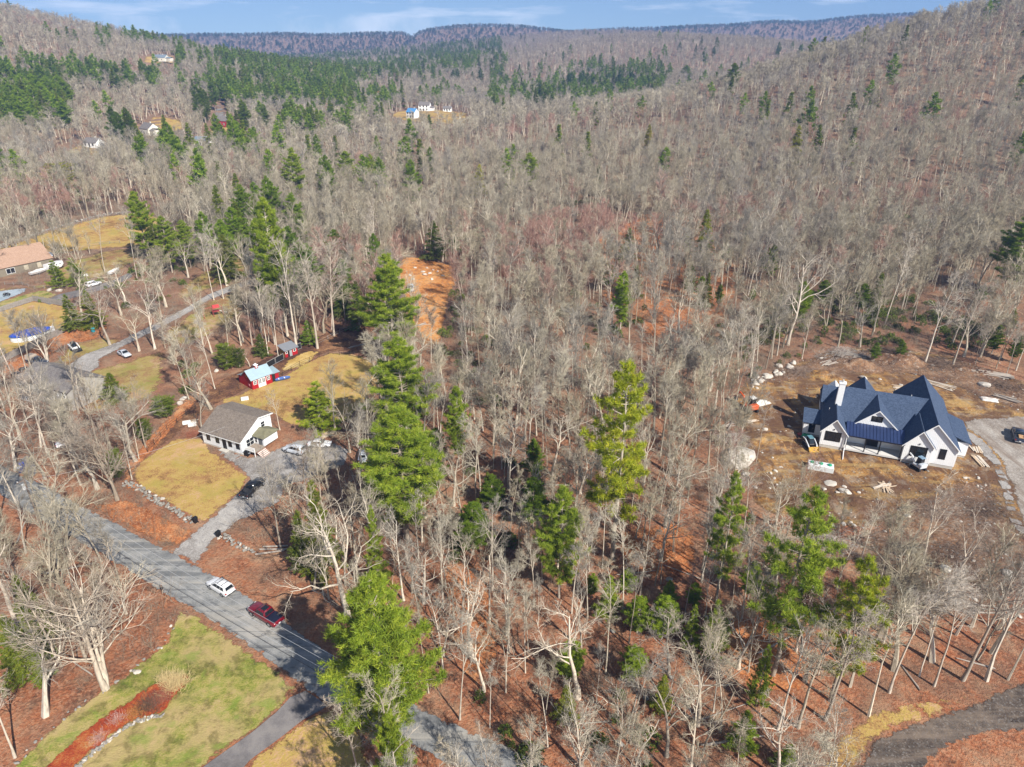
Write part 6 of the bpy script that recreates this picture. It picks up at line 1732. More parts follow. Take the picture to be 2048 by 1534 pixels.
# ------------------------------------------------------------------ timber, logs, brush
M_LUMBER = plain('fresh_lumber', (.55, .42, .29), .8, var=.2, scale=2)
M_LUMBER2 = plain('pale_lumber', (.62, .54, .44), .8, var=.15, scale=2)
M_LOG = plain('cut_log', (.36, .31, .26), .9, var=.3, scale=2, bmp=.4)
def boards(px, rz, n, L, label, name='lumber_stack', spread=.35, m=None, w=.22, messy=.15):
    x, y = G(*px)
    e = empty(name, (x, y, hzf(x, y) + .1), rz)
    tag(e, label, 'lumber')
    bm_ = MB().box(-.5, -.5, -.5, .5, .5, .5).mesh('board', m or M_LUMBER)
    bm2 = bm_.copy(); bm2.materials.clear(); bm2.materials.append(M_LUMBER2)
    for k in range(n):
        o = meshobj('board', bm_ if random.random() < .6 else bm2, e, (random.uniform(-.3, .3), (k % 6 - 2.5) * spread + random.uniform(-.1, .1), .05 + .07 * (k // 6) + .012 * (k % 6)), (0, random.uniform(-.01, .01), random.uniform(-messy, messy)), (L * random.uniform(.7, 1), w, .05))
def logs(px, rz, n, L, r, label, messy=.2):
    x, y = G(*px)
    e = empty('log_pile', (x, y, hzf(x, y) + .1), rz)
    tag(e, label, 'log pile')
    me = MB().tube([(-.5, 0, 0), (0, .01, .003), (.5, 0, 0)], [1, .95, .85], 8).mesh('log', M_LOG, 0, True)
    for k in range(n):
        rr = r * random.uniform(.6, 1.2)
        meshobj('log', me, e, (random.uniform(-.6, .6), (k % 5 - 2) * r * 3.2 + random.uniform(-.2, .2), r * .8 + r * 1.2 * (k // 5)), (0, random.uniform(-.04, .04), random.uniform(-messy, messy)), (L * random.uniform(.7, 1.05), rr, rr))
boards((1952, 900), R(75), 9, 2.6, 'pallet-like boards beside the new driveway', spread=.3)
boards((1960, 924), R(78), 14, 4.2, 'stack of long pale boards beside the new driveway', spread=.26)
boards((1768, 975), R(60), 12, 4.0, 'criss-cross heap of scrap boards below the porch', spread=.3, messy=.9)
boards((1805, 778), R(-12), 14, 4.2, 'pale lumber scattered behind the main roof', spread=.4, messy=.25)
boards((1880, 772), R(-35), 12, 6.5, 'long lumber strewn behind the rear gable', spread=.4, messy=.3)
boards((1500, 842), R(20), 8, 3.0, 'loose boards beside the orange digger', spread=.3, messy=.6)
boards((1475, 938), R(10), 6, 2.4, 'scrap boards under the huge slab boulder', spread=.3, messy=.8)
boards((1730, 900), R(-30), 4, 3.6, 'planks lying across the porch front', spread=.25, messy=.3)
boards((655, 870), R(25), 14, 3.0, 'heap of pale boards east of the cottage', spread=.35, messy=.5)
boards((625, 845), R(35), 10, 2.4, 'heap of reddish boards behind the cottage', spread=.35, messy=.8)
boards((388, 845), R(15), 6, 1.8, 'pale boards left of the cottage', spread=.3, messy=.5)
logs((1992, 752), R(-25), 14, 6.5, .16, 'big pile of pale logs behind the lot')
logs((2012, 798), R(-45), 8, 5.5, .14, 'second pile of pale logs at the right edge')
logs((1455, 850), R(40), 6, 5.0, .12, 'pale cut trunks left of the orange digger', .6)
logs((1940, 742), R(-10), 8, 5.0, .12, 'thin logs left of the big log pile')
logs((1715, 712), R(-35), 7, 5.0, .14, 'logs on the spoil bank behind the house')
logs((1655, 728), R(30), 6, 4.5, .14, 'logs beside the boulder row')
logs((838, 650), R(35), 3, 6.0, .12, 'pale felled trunks at the foot of the orange clearing')
logs((720, 690), R(35), 2, 9.0, .12, 'long pale log lying in the paddock')
logs((1955, 1215), R(-8), 4, 6.5, .16, 'fallen logs above the gravel track')
logs((545, 1097), R(8), 3, 5.0, .16, 'pale fallen trunk above the leaf bank')
M_STICK = plain('dry_sticks', (.34, .30, .26), .9, var=.2)
def brush_pile(px, rad, h, n, label, col=None):
    x, y = G(*px)
    e = empty('brush_pile', (x, y, hzf(x, y)))
    tag(e, label, 'brush pile')
    rng = np.random.default_rng(int(px[0]))
    P = rng.normal(size=(n, 3)) * np.array([rad * .5, rad * .35, 0]); P[:, 2] = rng.uniform(.05, h, n) * np.exp(-(P[:, 0] ** 2 + P[:, 1] ** 2) / (rad * .7) ** 2)
    d = rng.normal(size=(n, 3)); d[:, 2] = d[:, 2] * .25 + .15; d[:, :2] += np.array([.8, .5]); d = unit(d)
    L = rng.uniform(.8, 2.6, (n, 1))
    a, b = P - d * L / 2, P + d * L / 2
    a[:, 2] = np.maximum(a[:, 2], .02); b[:, 2] = np.maximum(b[:, 2], .05)
    o = meshobj('sticks', vf_mesh('sticks', [spikes(a, b, rng.uniform(.02, .05, n))], col or M_STICK, False), e)
    tag(o, kind='stuff')
brush_pile((1690, 712), 6.5, 2.0, 700, 'grey brush heap behind the boulder row')
brush_pile((1655, 1085), 5.0, 1.0, 520, 'pale grey heap of cut brush below the lot')
brush_pile((1768, 708), 6.5, 1.8, 560, 'dark brush on the rear spoil bank', plain('dark_sticks', (.12, .085, .065), .9))
brush_pile((1880, 730), 6.0, 1.4, 520, 'tangled brush left of the logs', plain('dark_sticks', (.12, .085, .065), .9))
brush_pile((1900, 1110), 5.5, .9, 420, 'dark slash heap on the soil below the house', plain('dark_sticks', (.12, .085, .065), .9))
brush_pile((1960, 1020), 4.5, .7, 300, 'brown slash along the driveway edge', plain('dark_sticks', (.12, .085, .065), .9))
brush_pile((1840, 1015), 4.0, .6, 260, 'thin slash in front of the new house', plain('brown_sticks', (.22, .16, .12), .9))
brush_pile((1600, 745), 5.0, 1.2, 420, 'reddish brown brush behind the ochre dirt, left of the roof', plain('brown_sticks', (.22, .16, .12), .9))
brush_pile((2010, 775), 5.0, 1.2, 360, 'dark brush between the two log piles', plain('dark_sticks', (.12, .085, .065), .9))
brush_pile((1460, 880), 5.0, 1.4, 460, 'pale tangled branches beside the huge slab boulder', M_STICK)
brush_pile((1475, 965), 4.0, 1.0, 260, 'pale brush at the foot of the huge slab', M_STICK)

# ------------------------------------------------------------------ small things of the building lot
def septic():
    x, y = G(1640, 938)
    e = empty('septic_tank', (x, y, hzf(x, y) + .05), R(-21))
    tag(e, 'white concrete septic tank with three green lids', 'septic tank')
    MB().box(-2.2, -.9, -.2, 2.2, .9, 1.0).build('tank', plain('new_concrete', (.66, .68, .66), .85, var=.06), e, .04)
    gm = plain('green_plastic', (.02, .30, .16), .5)
    for k in (-1.5, 0, 1.5):
        l_ = MB().tube([(k, .1, 1.0), (k, .1, 1.22)], .36, 14).build('lid', gm, e, .02)
        MB().tube([(k, .1, 1.22), (k, .1, 1.28)], [.3, .12], 10).build('lid_knob', gm, l_)
septic()
def tarp(px, rz, w, l, m, label, name='tarp', h=.5):
    x, y = G(*px)
    n = 9; V, F = [], []
    rng = np.random.default_rng(int(px[0] * 7 + px[1]))
    off = Vector(rng.uniform(0, 90, 3))
    for i in range(n):
        for j in range(n):
            a, b = (i / (n - 1) - .5), (j / (n - 1) - .5)
            k = max(0, 1 - (2 * max(abs(a), abs(b))) ** 3)
            V.append((a * w * (1 + .15 * mnoise.noise(Vector((b * 4, 0, 0)) + off)), b * l * (1 + .15 * mnoise.noise(Vector((a * 4, 5, 0)) + off)), .04 + h * k * (.6 + .7 * mnoise.noise(Vector((a * 5, b * 5, 0)) + off))))
    F = [(i * n + j, (i + 1) * n + j, (i + 1) * n + j + 1, i * n + j + 1) for i in range(n - 1) for j in range(n - 1)]
    o = meshobj(name, np_mesh(name, V, F, [m], True), None, (x, y, hzf(x, y) + .08), (0, 0, rz))
    o.modifiers.new('thickness', 'SOLIDIFY').thickness = .02
    tag(o, label, 'tarp')
tarp((1978, 800), R(-20), 3.5, 2.2, plain('white_sheet', (.66, .60, .54), .7), 'crumpled pale sheet between the two log piles')
tarp((1612, 873), R(-10), 1.8, 1.2, plain('green_tarp', (.05, .30, .14), .7), 'green tarp behind the track loader', h=.7)
tarp((1520, 808), R(25), 4.6, 2.0, plain('white_tarp', (.7, .68, .62), .7), 'long white tarp beside the orange digger', h=.8)
tarp((1600, 870), R(5), 1.0, .9, plain('red_crate', (.35, .06, .05), .7), 'small red cover left of the green tarp', h=.6)
tarp((165, 552), R(30), 3.4, 2.6, plain('white_tarp', (.7, .68, .62), .7), 'pale tarp in the upper left yard', h=.6)
tarp((90, 512), R(30), 5.0, 3.5, plain('silver_tarp', (.5, .56, .62), .6), 'silver grey tarp cover behind the brown roofed house', h=1.6)
def drum(px, label, m, h=.9, r=.3):
    x, y = G(*px)
    e = empty('barrel', (x, y, hzf(x, y) + .05)); tag(e, label, 'barrel')
    MB().tube([(0, 0, 0), (0, 0, .05), (0, 0, h * .5), (0, 0, h - .05), (0, 0, h)], [r * .94, r, r * 1.04, r, r * .94], 16).build('drum', m, e, 0, True)
    MB().tube([(0, 0, h), (0, 0, h + .03)], r * .96, 16).build('rim', m, e)
drum((1631, 871), 'black barrel against the new house wall', M_TRIMBLK, 1.0, .45)
drum((187, 664), 'teal barrel on the orange leaves beyond the pool fence', plain('teal_plastic', (.02, .28, .36), .5), 1.1, .5)
def bin_(px, rz, label, m, lid):
    x, y = G(*px)
    e = empty('wheeled_bin', (x, y, hzf(x, y) + .06), rz); tag(e, label, 'bin')
    MB().loft([[(-.24, -.27, .06), (.24, -.27, .06), (.24, .27, .06), (-.24, .27, .06)], [(-.3, -.36, 1.0), (.3, -.36, 1.0), (.3, .34, 1.0), (-.3, .34, 1.0)]]).build('bin_body', m, e, .03)
    MB().hexa([(-.32, -.4, 1.0), (.32, -.4, 1.0), (.32, .37, 1.0), (-.32, .37, 1.0)], [(-.3, -.34, 1.1), (.3, -.34, 1.1), (.3, .35, 1.12), (-.3, .35, 1.12)]).build('lid', lid, e, .02)
    for s in (-1, 1): MB().tube([(s * .28, .3, .11), (s * .33, .3, .11)], .11, 12).build('wheel', M_TYRE, e)
    MB().tube([(-.26, .4, .98), (.26, .4, .98)], .02, 6).build('handle', m, e)
BINB = plain('black_bin', (.012, .012, .013), .5); BINBLUE = plain('blue_bin', (.02, .06, .38), .5)
bin_((392, 1046), R(-30), 'black wheeled bin at the end of the stone wall', BINB, BINB)
bin_((438, 1074), R(-25), 'black wheeled bin right of the gravel drive', BINB, BINB)
bin_((42, 945), R(-20), 'blue recycling bin by the road, nearer', BINBLUE, plain('white_lid', (.6, .62, .66), .5))
bin_((46, 936), R(10), 'blue recycling bin by the road, behind', BINBLUE, BINBLUE)
def sack(px, label):
    x, y = G(*px)
    o = meshobj('storage_box', MB().box(-.8, -.45, 0, .8, .45, .6).mesh('storage_box', plain('white_box', (.72, .7, .66), .6), .06), None, (x, y, hzf(x, y) + .05), (0, 0, R(20)))
    tag(o, label, 'box')
sack((385, 852), 'low white box on the grass left of the cottage')
sack((374, 848), 'second white box left of the cottage')
sack((490, 800), 'white box on the grass below the barn')

# ------------------------------------------------------------------ pool, fences, swing set
def pool():
    a, b = G(22, 684), G(104, 664)
    x, y = (a[0] + b[0]) / 2, (a[1] + b[1]) / 2
    L = math.hypot(b[0] - a[0], b[1] - a[1]) / 2
    e = empty('swimming_pool', (x, y, hzf(x, y) + .05), math.atan2(b[1] - a[1], b[0] - a[0]))
    tag(e, 'oval above ground pool with blue cover behind the fence', 'pool')
    n = 40
    def ring(s, z): return [(L * s * math.cos(2 * math.pi * k / n), L * .66 * s * math.sin(2 * math.pi * k / n), z) for k in range(n)]
    MB().loft([ring(1, 0), ring(1, 1.3)], False).build('pool_wall', plain('white_pool_wall', (.72, .74, .74), .5), e)
    MB().loft([ring(1.03, 1.28), ring(1.03, 1.36), ring(.95, 1.36)], False).build('rim', plain('pool_rim', (.05, .09, .2), .4), e)
    MB().loft([ring(.96, 1.3), ring(.9, 1.12), ring(.5, .98), ring(.02, .95)], False).build('cover', plain('blue_pool_cover', (.01, .06, .42), .35, var=.3, scale=.6), e)
    MB().box(L * .98, -.5, 0, L * 1.15, .4, 1.5).build('filter_deck', plain('pale_deck', (.6, .62, .66), .6), e)
pool()
def stockade(pts, label, h=1.7, m=M_GREYWOOD):
    P = [G(*p) for p in pts]
    e = empty('board_fence', (P[0][0], P[0][1], hzf(*P[0]))); tag(e, label, 'fence')
    O = Vector((P[0][0], P[0][1]))
    for a, b in zip(P, P[1:]):
        L = math.hypot(b[0] - a[0], b[1] - a[1]); n = max(1, round(L / 2.4)); ang = math.atan2(b[1] - a[1], b[0] - a[0])
        for k in range(n):
            x, y = a[0] + (b[0] - a[0]) * k / n - O.x, a[1] + (b[1] - a[1]) * k / n - O.y
            z = hzf(x + O.x, y + O.y) - hzf(*P[0]); l_ = L / n
            po = MB().box(-.06, -.06, 0, .06, .06, h + .15).build('post', m, e); po.location = (x, y, z); po.rotation_euler = (0, 0, ang)
            pk = MB(); c = 0.06; rr = random.Random(k)
            while c < l_ - .1:
                pk.box(c, -.02, .05, c + .13, .015, h + rr.uniform(-.08, .06)); c += .145
            pk.box(.05, .016, .35, l_ - .05, .06, .44); pk.box(.05, .016, h - .45, l_ - .05, .06, h - .36)
            o = pk.build('pickets', m, e); o.location = (x, y, z); o.rotation_euler = (0, 0, ang); tag(o, kind='stuff')
stockade([(-20, 630), (0, 624), (67, 602)], 'weathered picket fence above the pool, left run', 1.5)
stockade([(68, 602), (112, 609), (154, 618)], 'weathered board fence above the pool, right run')
stockade([(166, 646), (110, 674), (60, 698), (0, 728), (-15, 735)], 'weathered board fence below the pool')
def rail_fence(pts, label, h=1.25, rails=(.5, 1.1), m=M_GREYWOOD, gap=3.0, r=.05):
    P = [G(*p) for p in pts]
    e = empty('rail_fence', (P[0][0], P[0][1], hzf(*P[0]))); tag(e, label, 'fence')
    O = (P[0][0], P[0][1], hzf(*P[0])); last = None
    for a, b in zip(P, P[1:]):
        L = math.hypot(b[0] - a[0], b[1] - a[1]); n = max(1, round(L / gap))
        for k in range(n + 1):
            x, y = a[0] + (b[0] - a[0]) * k / n, a[1] + (b[1] - a[1]) * k / n
            q = (x - O[0], y - O[1], hzf(x, y) - O[2])
            if k or last is None: MB().tube([(0, 0, -.1), (0, 0, h)], r * 1.3, 6).build('post', m, e, loc=q)
            if last is not None and k:
                for z in rails: MB().tube([(last[0], last[1], last[2] + z), (q[0], q[1], q[2] + z)], r * .7, 5).build('rail', m, e)
            last = q
rail_fence([(0, 500), (60, 480), (130, 456), (212, 434), (262, 428)], 'pale rail fence along the top of the pasture', 1.3, (.5, .9, 1.2), M_GREYWOOD, 4, .07)
rail_fence([(95, 508), (180, 494), (240, 486)], 'split rail fence along the lower pasture edge', 1.2, (.5, 1.05), M_GREYWOOD, 4, .06)
rail_fence([(10, 570), (45, 570), (70, 578), (108, 576)], 'rail fence round the house yard', 1.1, (.5, 1.0), M_GREYWOOD, 3, .06)
rail_fence([(296, 905), (335, 860), (392, 818), (440, 790), (478, 778)], 'dark wire fence along the near paddock edge', 1.3, (.3, .8, 1.25), M_DKWOOD, 3.2, .035)
rail_fence([(548, 762), (600, 732), (658, 708), (700, 712), (735, 722)], 'dark pipe fence between paddock and back yard', 1.3, (.3, .8, 1.25), M_DKWOOD, 3.0, .04)
rail_fence([(632, 692), (680, 668), (720, 650), (752, 655)], 'grey rail at the far paddock edge', 1.3, (.5, 1.1), M_GREYWOOD, 4, .05)
def panel(p, q, label):
    a, b = G(*p), G(*q)
    e = empty('shade_panel', (a[0], a[1], hzf(*a) + .08), math.atan2(b[1] - a[1], b[0] - a[0])); tag(e, label, 'fence panel', 'black fence panels')
    L = math.hypot(b[0] - a[0], b[1] - a[1])
    MB().box(.06, -.015, .12, L - .06, .015, 1.5).build('black_mesh', plain('black_mesh', (.015, .015, .016), .8), e)
    f = MB(); f.box(0, -.04, 0, .07, .04, 1.62); f.box(L - .07, -.04, 0, L, .04, 1.62); f.box(.07, -.04, 1.5, L - .07, .04, 1.6); f.box(.07, -.04, .05, L - .07, .04, .13)
    f.build('pipe_frame', plain('galvanised', (.55, .56, .57), .4, .6), e)
panel((535, 737), (551, 728), 'black fence panel in white frame, nearest the barn'); panel((552, 727.5), (568, 719), 'black fence panel in white frame, nearest the coop'); panel((596, 700), (603, 697), 'narrow black panel beside the coop')
def swing():
    x, y = G(408, 636)
    e = empty('swing_set', (x, y, hzf(x, y) + .05), R(35)); tag(e, 'red wooden swing set with slide on the side lawn', 'swing set')
    rm = plain('red_stain', (.30, .05, .05), .7)
    for xx in (0, 2.6, 5.2):
        for s in (-1, 1): MB().tube([(xx, s * 1.1, 0), (xx, 0, 2.6)], .08, 6).build('frame_leg', rm, e)
    MB().tube([(0, 0, 2.6), (5.2, 0, 2.6)], .08, 6).build('top_beam', rm, e)
    for xx in (.8, 1.7):
        s_ = MB().box(xx - .25, -.12, .55, xx + .25, .12, .6).build('swing_seat', M_TRIMBLK, e)
        for d in (-.22, .22): MB().tube([(xx + d, 0, .6), (xx + d, 0, 2.55)], .015, 4).build('chain', M_RIM, s_)
    MB().box(2.8, -.9, 1.3, 4.4, .9, 1.4).build('platform', rm, e)
    roof(e, 'canopy', [[(2.7, -1.0, 2.5), (4.5, -1.0, 2.5), (4.5, 0, 3.2), (2.7, 0, 3.2)], [(2.7, 0, 3.2), (4.5, 0, 3.2), (4.5, 1.0, 2.5), (2.7, 1.0, 2.5)]], plain('red_canopy', (.45, .05, .05), .7), .05)
    MB().slab([(4.4, -.3, 1.35), (6.6, -.3, .25), (6.6, .3, .25), (4.4, .3, 1.35)], .06).build('slide', plain('pale_slide', (.7, .68, .66), .4), e)
swing()
def rowboat(px):
    x, y = G(*px)
    e = empty('dinghy', (x, y, hzf(x, y) + .1), R(30)); tag(e, 'small blue and white dinghy beside the barn side shed', 'boat')
    s = [[(t_ * 3.4, -w, .5), (t_ * 3.4, -w * .6, .1), (t_ * 3.4, w * .6, .1), (t_ * 3.4, w, .5), (t_ * 3.4, w - .08, .5), (t_ * 3.4, 0, .25), (t_ * 3.4, -w + .08, .5)] for t_, w in ((-.5, .55), (0, .72), (.35, .5), (.5, .1))]
    MB().loft(s).build('hull', plain('blue_hull', (.08, .14, .35), .4), e)
    for t_ in (-.9, .4): MB().box(t_ - .12, -.55, .38, t_ + .12, .55, .43).build('bench', M_TRIM, e)
rowboat((566, 760))

# ------------------------------------------------------------------ poles and wires
def pole(px, label, h=10.5, tr=True):
    x, y = G(*px)
    e = empty('utility_pole', (x, y, hzf(x, y)), rd + math.pi / 2); tag(e, label, 'utility pole')
    MB().tube([(0, 0, 0), (0, 0, h)], [.17, .11], 10).build('pole', plain('pole_wood', (.16, .12, .095), .9), e)
    MB().box(-1.1, -.06, h - .7, 1.1, .06, h - .55).build('crossarm', plain('pole_wood', (.16, .12, .095), .9), e)
    for k in (-1, 0, 1): MB().tube([(k * .95, 0, h - .55), (k * .95, 0, h - .35)], .05, 8).build('insulator', M_TRIM, e)
    if tr: MB().tube([(.36, 0, h - 2.2), (.36, 0, h - 1.2)], .24, 12).build('transformer', plain('transformer_grey', (.55, .56, .55), .5), e, .03)
    return Vector((x, y, hzf(x, y) + h - .35)), rd + math.pi / 2
p1 = pole((86, 1062), 'dark utility pole with grey transformer at the left of the road')
p2 = pole((724, 1478), 'utility pole under the broad roadside pine', tr=False)
M_ALU = plain('aluminium_wire', (.5, .5, .5), .4, .3)
def wire(a, b, sag, label, r=.02):
    pts = [a.lerp(b, k / 16) - Vector((0, 0, sag * 4 * (k / 16) * (1 - k / 16))) for k in range(17)]
    o = MB().tube(pts, r, 4, False).build('power_line', M_ALU if r < .025 else M_TRIMBLK); tag(o, label, 'cable', 'overhead wires')
for k, nm in ((-.95, 'yard side'), (0, 'middle'), (.95, 'road side')):
    d = Vector((math.cos(p1[1]), math.sin(p1[1]), 0)) * k
    wire(p1[0] + d, p2[0] + d, 1.0, 'thin overhead wire along the road, ' + nm)
wire(p1[0] + Vector((0, 0, -2.6)), p2[0] + Vector((0, 0, -2.6)), 1.2, 'lowest and thickest cable slung along the road', .03)
c_ = G(478, 880)
wire(p1[0] + Vector((0, 0, -.5)), Vector((c_[0], c_[1], 4.2)), 1.0, 'service wire running from pole to the cottage')

# ------------------------------------------------------------------ ornamental plants in the mulch bed, person
def clump(px, n, h, sp, m, label, name, r=.012, up=1.2):
    x, y = G(*px)
    rng = np.random.default_rng(int(px[0]))
    P0 = np.zeros((n, 3)); P0[:, :2] = rng.normal(size=(n, 2)) * sp * .4
    d = rng.normal(size=(n, 3)) * .5; d[:, 2] = up; d[:, :2] += P0[:, :2] * .5; d = unit(d)
    P1 = P0 + d * h * rng.uniform(.6, 1.1, (n, 1))
    e = empty(name, (x, y, hzf(x, y) + .08)); tag(e, label, 'plant')
    meshobj('stems', vf_mesh('stems', [spikes(P0, P1, np.full(n, r)), spikes(P1 - (P1 - P0) * .4, P1 + rng.normal(size=(n, 3)) * .25, np.full(n, r * .8))], m, False), e)
SG = plain('straw_grass', (.62, .48, .24), .8); RB = plain('red_brown_stems', (.34, .13, .08), .8); DK = plain('dark_brown_stems', (.15, .085, .055), .8)
clump((352, 1372), 420, 1.5, 1.6, SG, 'fountain of pale straw ornamental grass at the bed end', 'ornamental_grass', .02)
clump((330, 1362), 160, 1.0, 1.0, SG, 'smaller tuft of straw grass beside the fountain grass', 'ornamental_grass', .018)
clump((325, 1400), 260, 1.0, 1.4, RB, 'reddish shrub behind the straw grass', 'garden_shrub', .016)
clump((298, 1415), 320, 1.3, 1.3, DK, 'round dark twiggy shrub in the mulch bed', 'garden_shrub', .018, .7)
clump((235, 1440), 160, .6, 1.1, plain('pinkish_stems', (.5, .3, .25), .8), 'pale pinkish perennial in the mulch bed', 'perennial', .016)
clump((200, 1478), 160, .6, 1.1, plain('pinkish_stems', (.5, .3, .25), .8), 'pale perennial lower in the mulch bed', 'perennial', .016)
clump((270, 1430), 220, .7, 1.4, plain('orange_stems', (.5, .22, .06), .8), 'orange brown perennial at the bed edge', 'perennial', .016)
clump((110, 1190), 200, 1.3, 1.3, RB, 'reddish bush by the road in lower left woods', 'wild_bush', .016)
clump((385, 872), 300, 1.0, 1.6, RB, 'reddish bush at the cottage corner', 'garden_shrub', .016)
clump((385, 1040), 80, .6, .6, DK, 'small dark shrub on the front yard by the bin', 'garden_shrub', .014)

def person():
    x, y = G(327, 1188)
    V = [(0, 0, .95), (0, 0, 1.15), (0, .0, 1.38), (0, 0, 1.50), (0, .02, 1.60), (0, .03, 1.72),
         (-.10, 0, .90), (-.12, .10, .50), (-.12, -.02, .09), (-.12, .12, .04), (.10, 0, .90), (.12, -.12, .50), (.11, -.22, .10), (.11, -.10, .04),
         (-.19, 0, 1.42), (-.25, .04, 1.15), (-.20, .22, 1.05), (-.19, .29, 1.05), (.19, 0, 1.42), (.25, -.04, 1.15), (.20, .16, 1.10), (.19, .23, 1.10)]
    E = [(0, 1), (1, 2), (2, 3), (3, 4), (4, 5), (0, 6), (6, 7), (7, 8), (8, 9), (0, 10), (10, 11), (11, 12), (12, 13), (2, 14), (14, 15), (15, 16), (16, 17), (2, 18), (18, 19), (19, 20), (20, 21)]
    rad = [.17, .17, .19, .07, .09, .085, .10, .075, .055, .05, .10, .075, .055, .05, .085, .06, .045, .04, .085, .06, .045, .04]
    me = bpy.data.meshes.new('person'); me.from_pydata(V, E, []); me.update()
    e = empty('person', (x, y, hzf(x, y) + .1), R(-35)); tag(e, 'person in dark jacket walking along the road edge', 'person')
    o = meshobj('body', me, e)
    sk = o.modifiers.new('skin', 'SKIN')
    for i, v in enumerate(me.skin_vertices[0].data): v.radius = (rad[i], rad[i]); v.use_root = i == 0
    o.modifiers.new('smooth', 'SUBSURF').levels = 1
    dg = bpy.context.evaluated_depsgraph_get()
    bm = bmesh.new(); bm.from_object(o, dg); me2 = bpy.data.meshes.new('body'); bm.to_mesh(me2); bm.free()
    o.modifiers.clear(); o.data = me2
    for m in (plain('dark_jacket', (.012, .014, .022), .8), plain('tan_trousers', (.28, .22, .17), .85), plain('skin', (.5, .3, .22), .6), plain('shoes', (.05, .04, .035), .7)): me2.materials.append(m)
    for p in me2.polygons:
        c = p.center
        p.material_index = 3 if c.z < .1 else 1 if c.z < .86 else 2 if c.z > 1.5 or (c.y > .2 and abs(c.x) > .12) else 0
        p.use_smooth = True
    h = bmesh.new(); bmesh.ops.create_icosphere(h, subdivisions=2, radius=.115)
    for v in h.verts: v.co = Vector((v.co.x, v.co.y * 1.1 + .015, v.co.z * .8 + 1.71))
    hm = bpy.data.meshes.new('hair'); h.to_mesh(hm); h.free(); hm.materials.append(plain('grey_hair', (.42, .38, .34), .8))
    meshobj('hair', hm, e)
person()

# ------------------------------------------------------------------ rubble and slash on the lot, logs in the woods
def in_px(n, polys):
    X, Y = [], []
    for q in polys:
        Q = [G(*p_) for p_ in q]; xs = [a[0] for a in Q]; ys_ = [a[1] for a in Q]
        x = RNG.uniform(min(xs), max(xs), n); y = RNG.uniform(min(ys_), max(ys_), n); k = inpoly(x, y, Q)
        X.append(x[k]); Y.append(y[k])
    return np.concatenate(X), np.concatenate(Y)
LOTQ = [[(1500, 1005), (1512, 930), (1480, 862), (1448, 800), (1490, 762), (1560, 742), (1640, 705), (1636, 800), (1610, 880), (1640, 905), (1800, 925), (1900, 945), (1920, 880), (2040, 1080), (1900, 1040), (1700, 1060), (1560, 1020)],
        [(1490, 765), (1560, 742), (1640, 705), (1760, 690), (1900, 712), (2048, 762), (2120, 836), (1990, 812), (1900, 775), (1740, 748), (1640, 752)],
        [(1700, 1062), (1860, 985), (1985, 965), (2080, 1100), (2048, 1180), (1960, 1230), (1850, 1240), (1690, 1110)]]
x, y = in_px(1300, LOTQ)
s = .07 + .4 * RNG.random(len(x)) ** 4
scatter('rubble', [PROCK[0], ROCK[2], ROCK[1], ROCK[3]], np.stack([x, y, hz(x, y) + .1], -1), RNG.uniform(0, 6.28, len(x)), s, RNG.integers(0, 4, len(x)), np.ones((len(x), 3)), 'scattered rubble and small stones over the building lot', s * .8)
x, y = in_px(1500, LOTQ[1:] + [[(1400, 760), (1500, 740), (1520, 1000), (1440, 1080), (1380, 980)]])
s = RNG.uniform(.35, .8, len(x))
scatter('slash', BU[:3], np.stack([x, y, hz(x, y) + .02], -1), RNG.uniform(0, 6.28, len(x)), s * 1.6, RNG.integers(0, 3, len(x)), np.array([.30, .22, .17]) * RNG.uniform(.5, 1.6, (len(x), 1)), 'flattened twigs and slash round the building lot', s * .35)
FALLEN = []
fl = MB().tube([(-.5, 0, 0), (-.2, .02, .003), (.2, -.015, 0), (.5, .01, 0)], [1, .9, .75, .5], 7).mesh('fallen_log', M_LOG, 0, True)
for k in range(34):
    zz = random.choice(((900, 1500, 1100, 1500), (1150, 1700, 1000, 1450), (1650, 2040, 1180, 1350), (0, 300, 1050, 1480), (880, 1400, 700, 1050), (820, 890, 560, 650)))
    u, v = random.uniform(zz[0], zz[1]), random.uniform(zz[2], zz[3])
    x, y = G(u, v)
    if any(inpoly(np.array([x]), np.array([y]), q)[0] for q in EXCL): continue
    r_ = random.uniform(.09, .18)
    o = meshobj('fallen_log', fl, None, (x, y, hzf(x, y) + r_ * .7), (0, random.uniform(-.03, .03), random.uniform(0, 3.1)), (random.uniform(4, 9), r_, r_))
    tag(o, None, 'log', 'fallen logs in the woods'); FALLEN.append((o, x, y))

def spoil(px, rx, ry, h, m, label):
    x, y = G(*px); n = 26; V = []
    off = Vector((px[0], px[1], 3))
    for i in range(n):
        for j in range(n):
            a, b = (i / (n - 1) - .5) * 2, (j / (n - 1) - .5) * 2
            k = max(0., 1 - math.hypot(a, b)) ** .8
            q = Vector((a * rx * .6, b * ry * .6, 0)) + off
            z = h * k * (.75 + .8 * mnoise.noise(q * .7) + .45 * mnoise.noise(q * 2.2)) - .12
            V.append((a * rx, b * ry, max(-.2, z)))
    F = [(i * n + j, (i + 1) * n + j, (i + 1) * n + j + 1, i * n + j + 1) for i in range(n - 1) for j in range(n - 1)]
    me = np_mesh('spoil_heap', V, F, [m], True)
    at_ = me.attributes.new('inner', 'FLOAT', 'POINT'); at_.data.foreach_set('value', np.ones(n * n, np.float32))
    o = meshobj('spoil_heap', me, None, (x, y, hzf(x, y) + .1), (0, 0, R(-15))); tag(o, label, 'soil heap', 'heaps of spoil')
spoil((1800, 722), 7, 4, 2.4, M_DARKDIRT, 'dark spoil heap behind the rear gables')
spoil((1715, 732), 6, 4, 1.9, M_DARKDIRT, 'dark spoil heap behind the chimney')
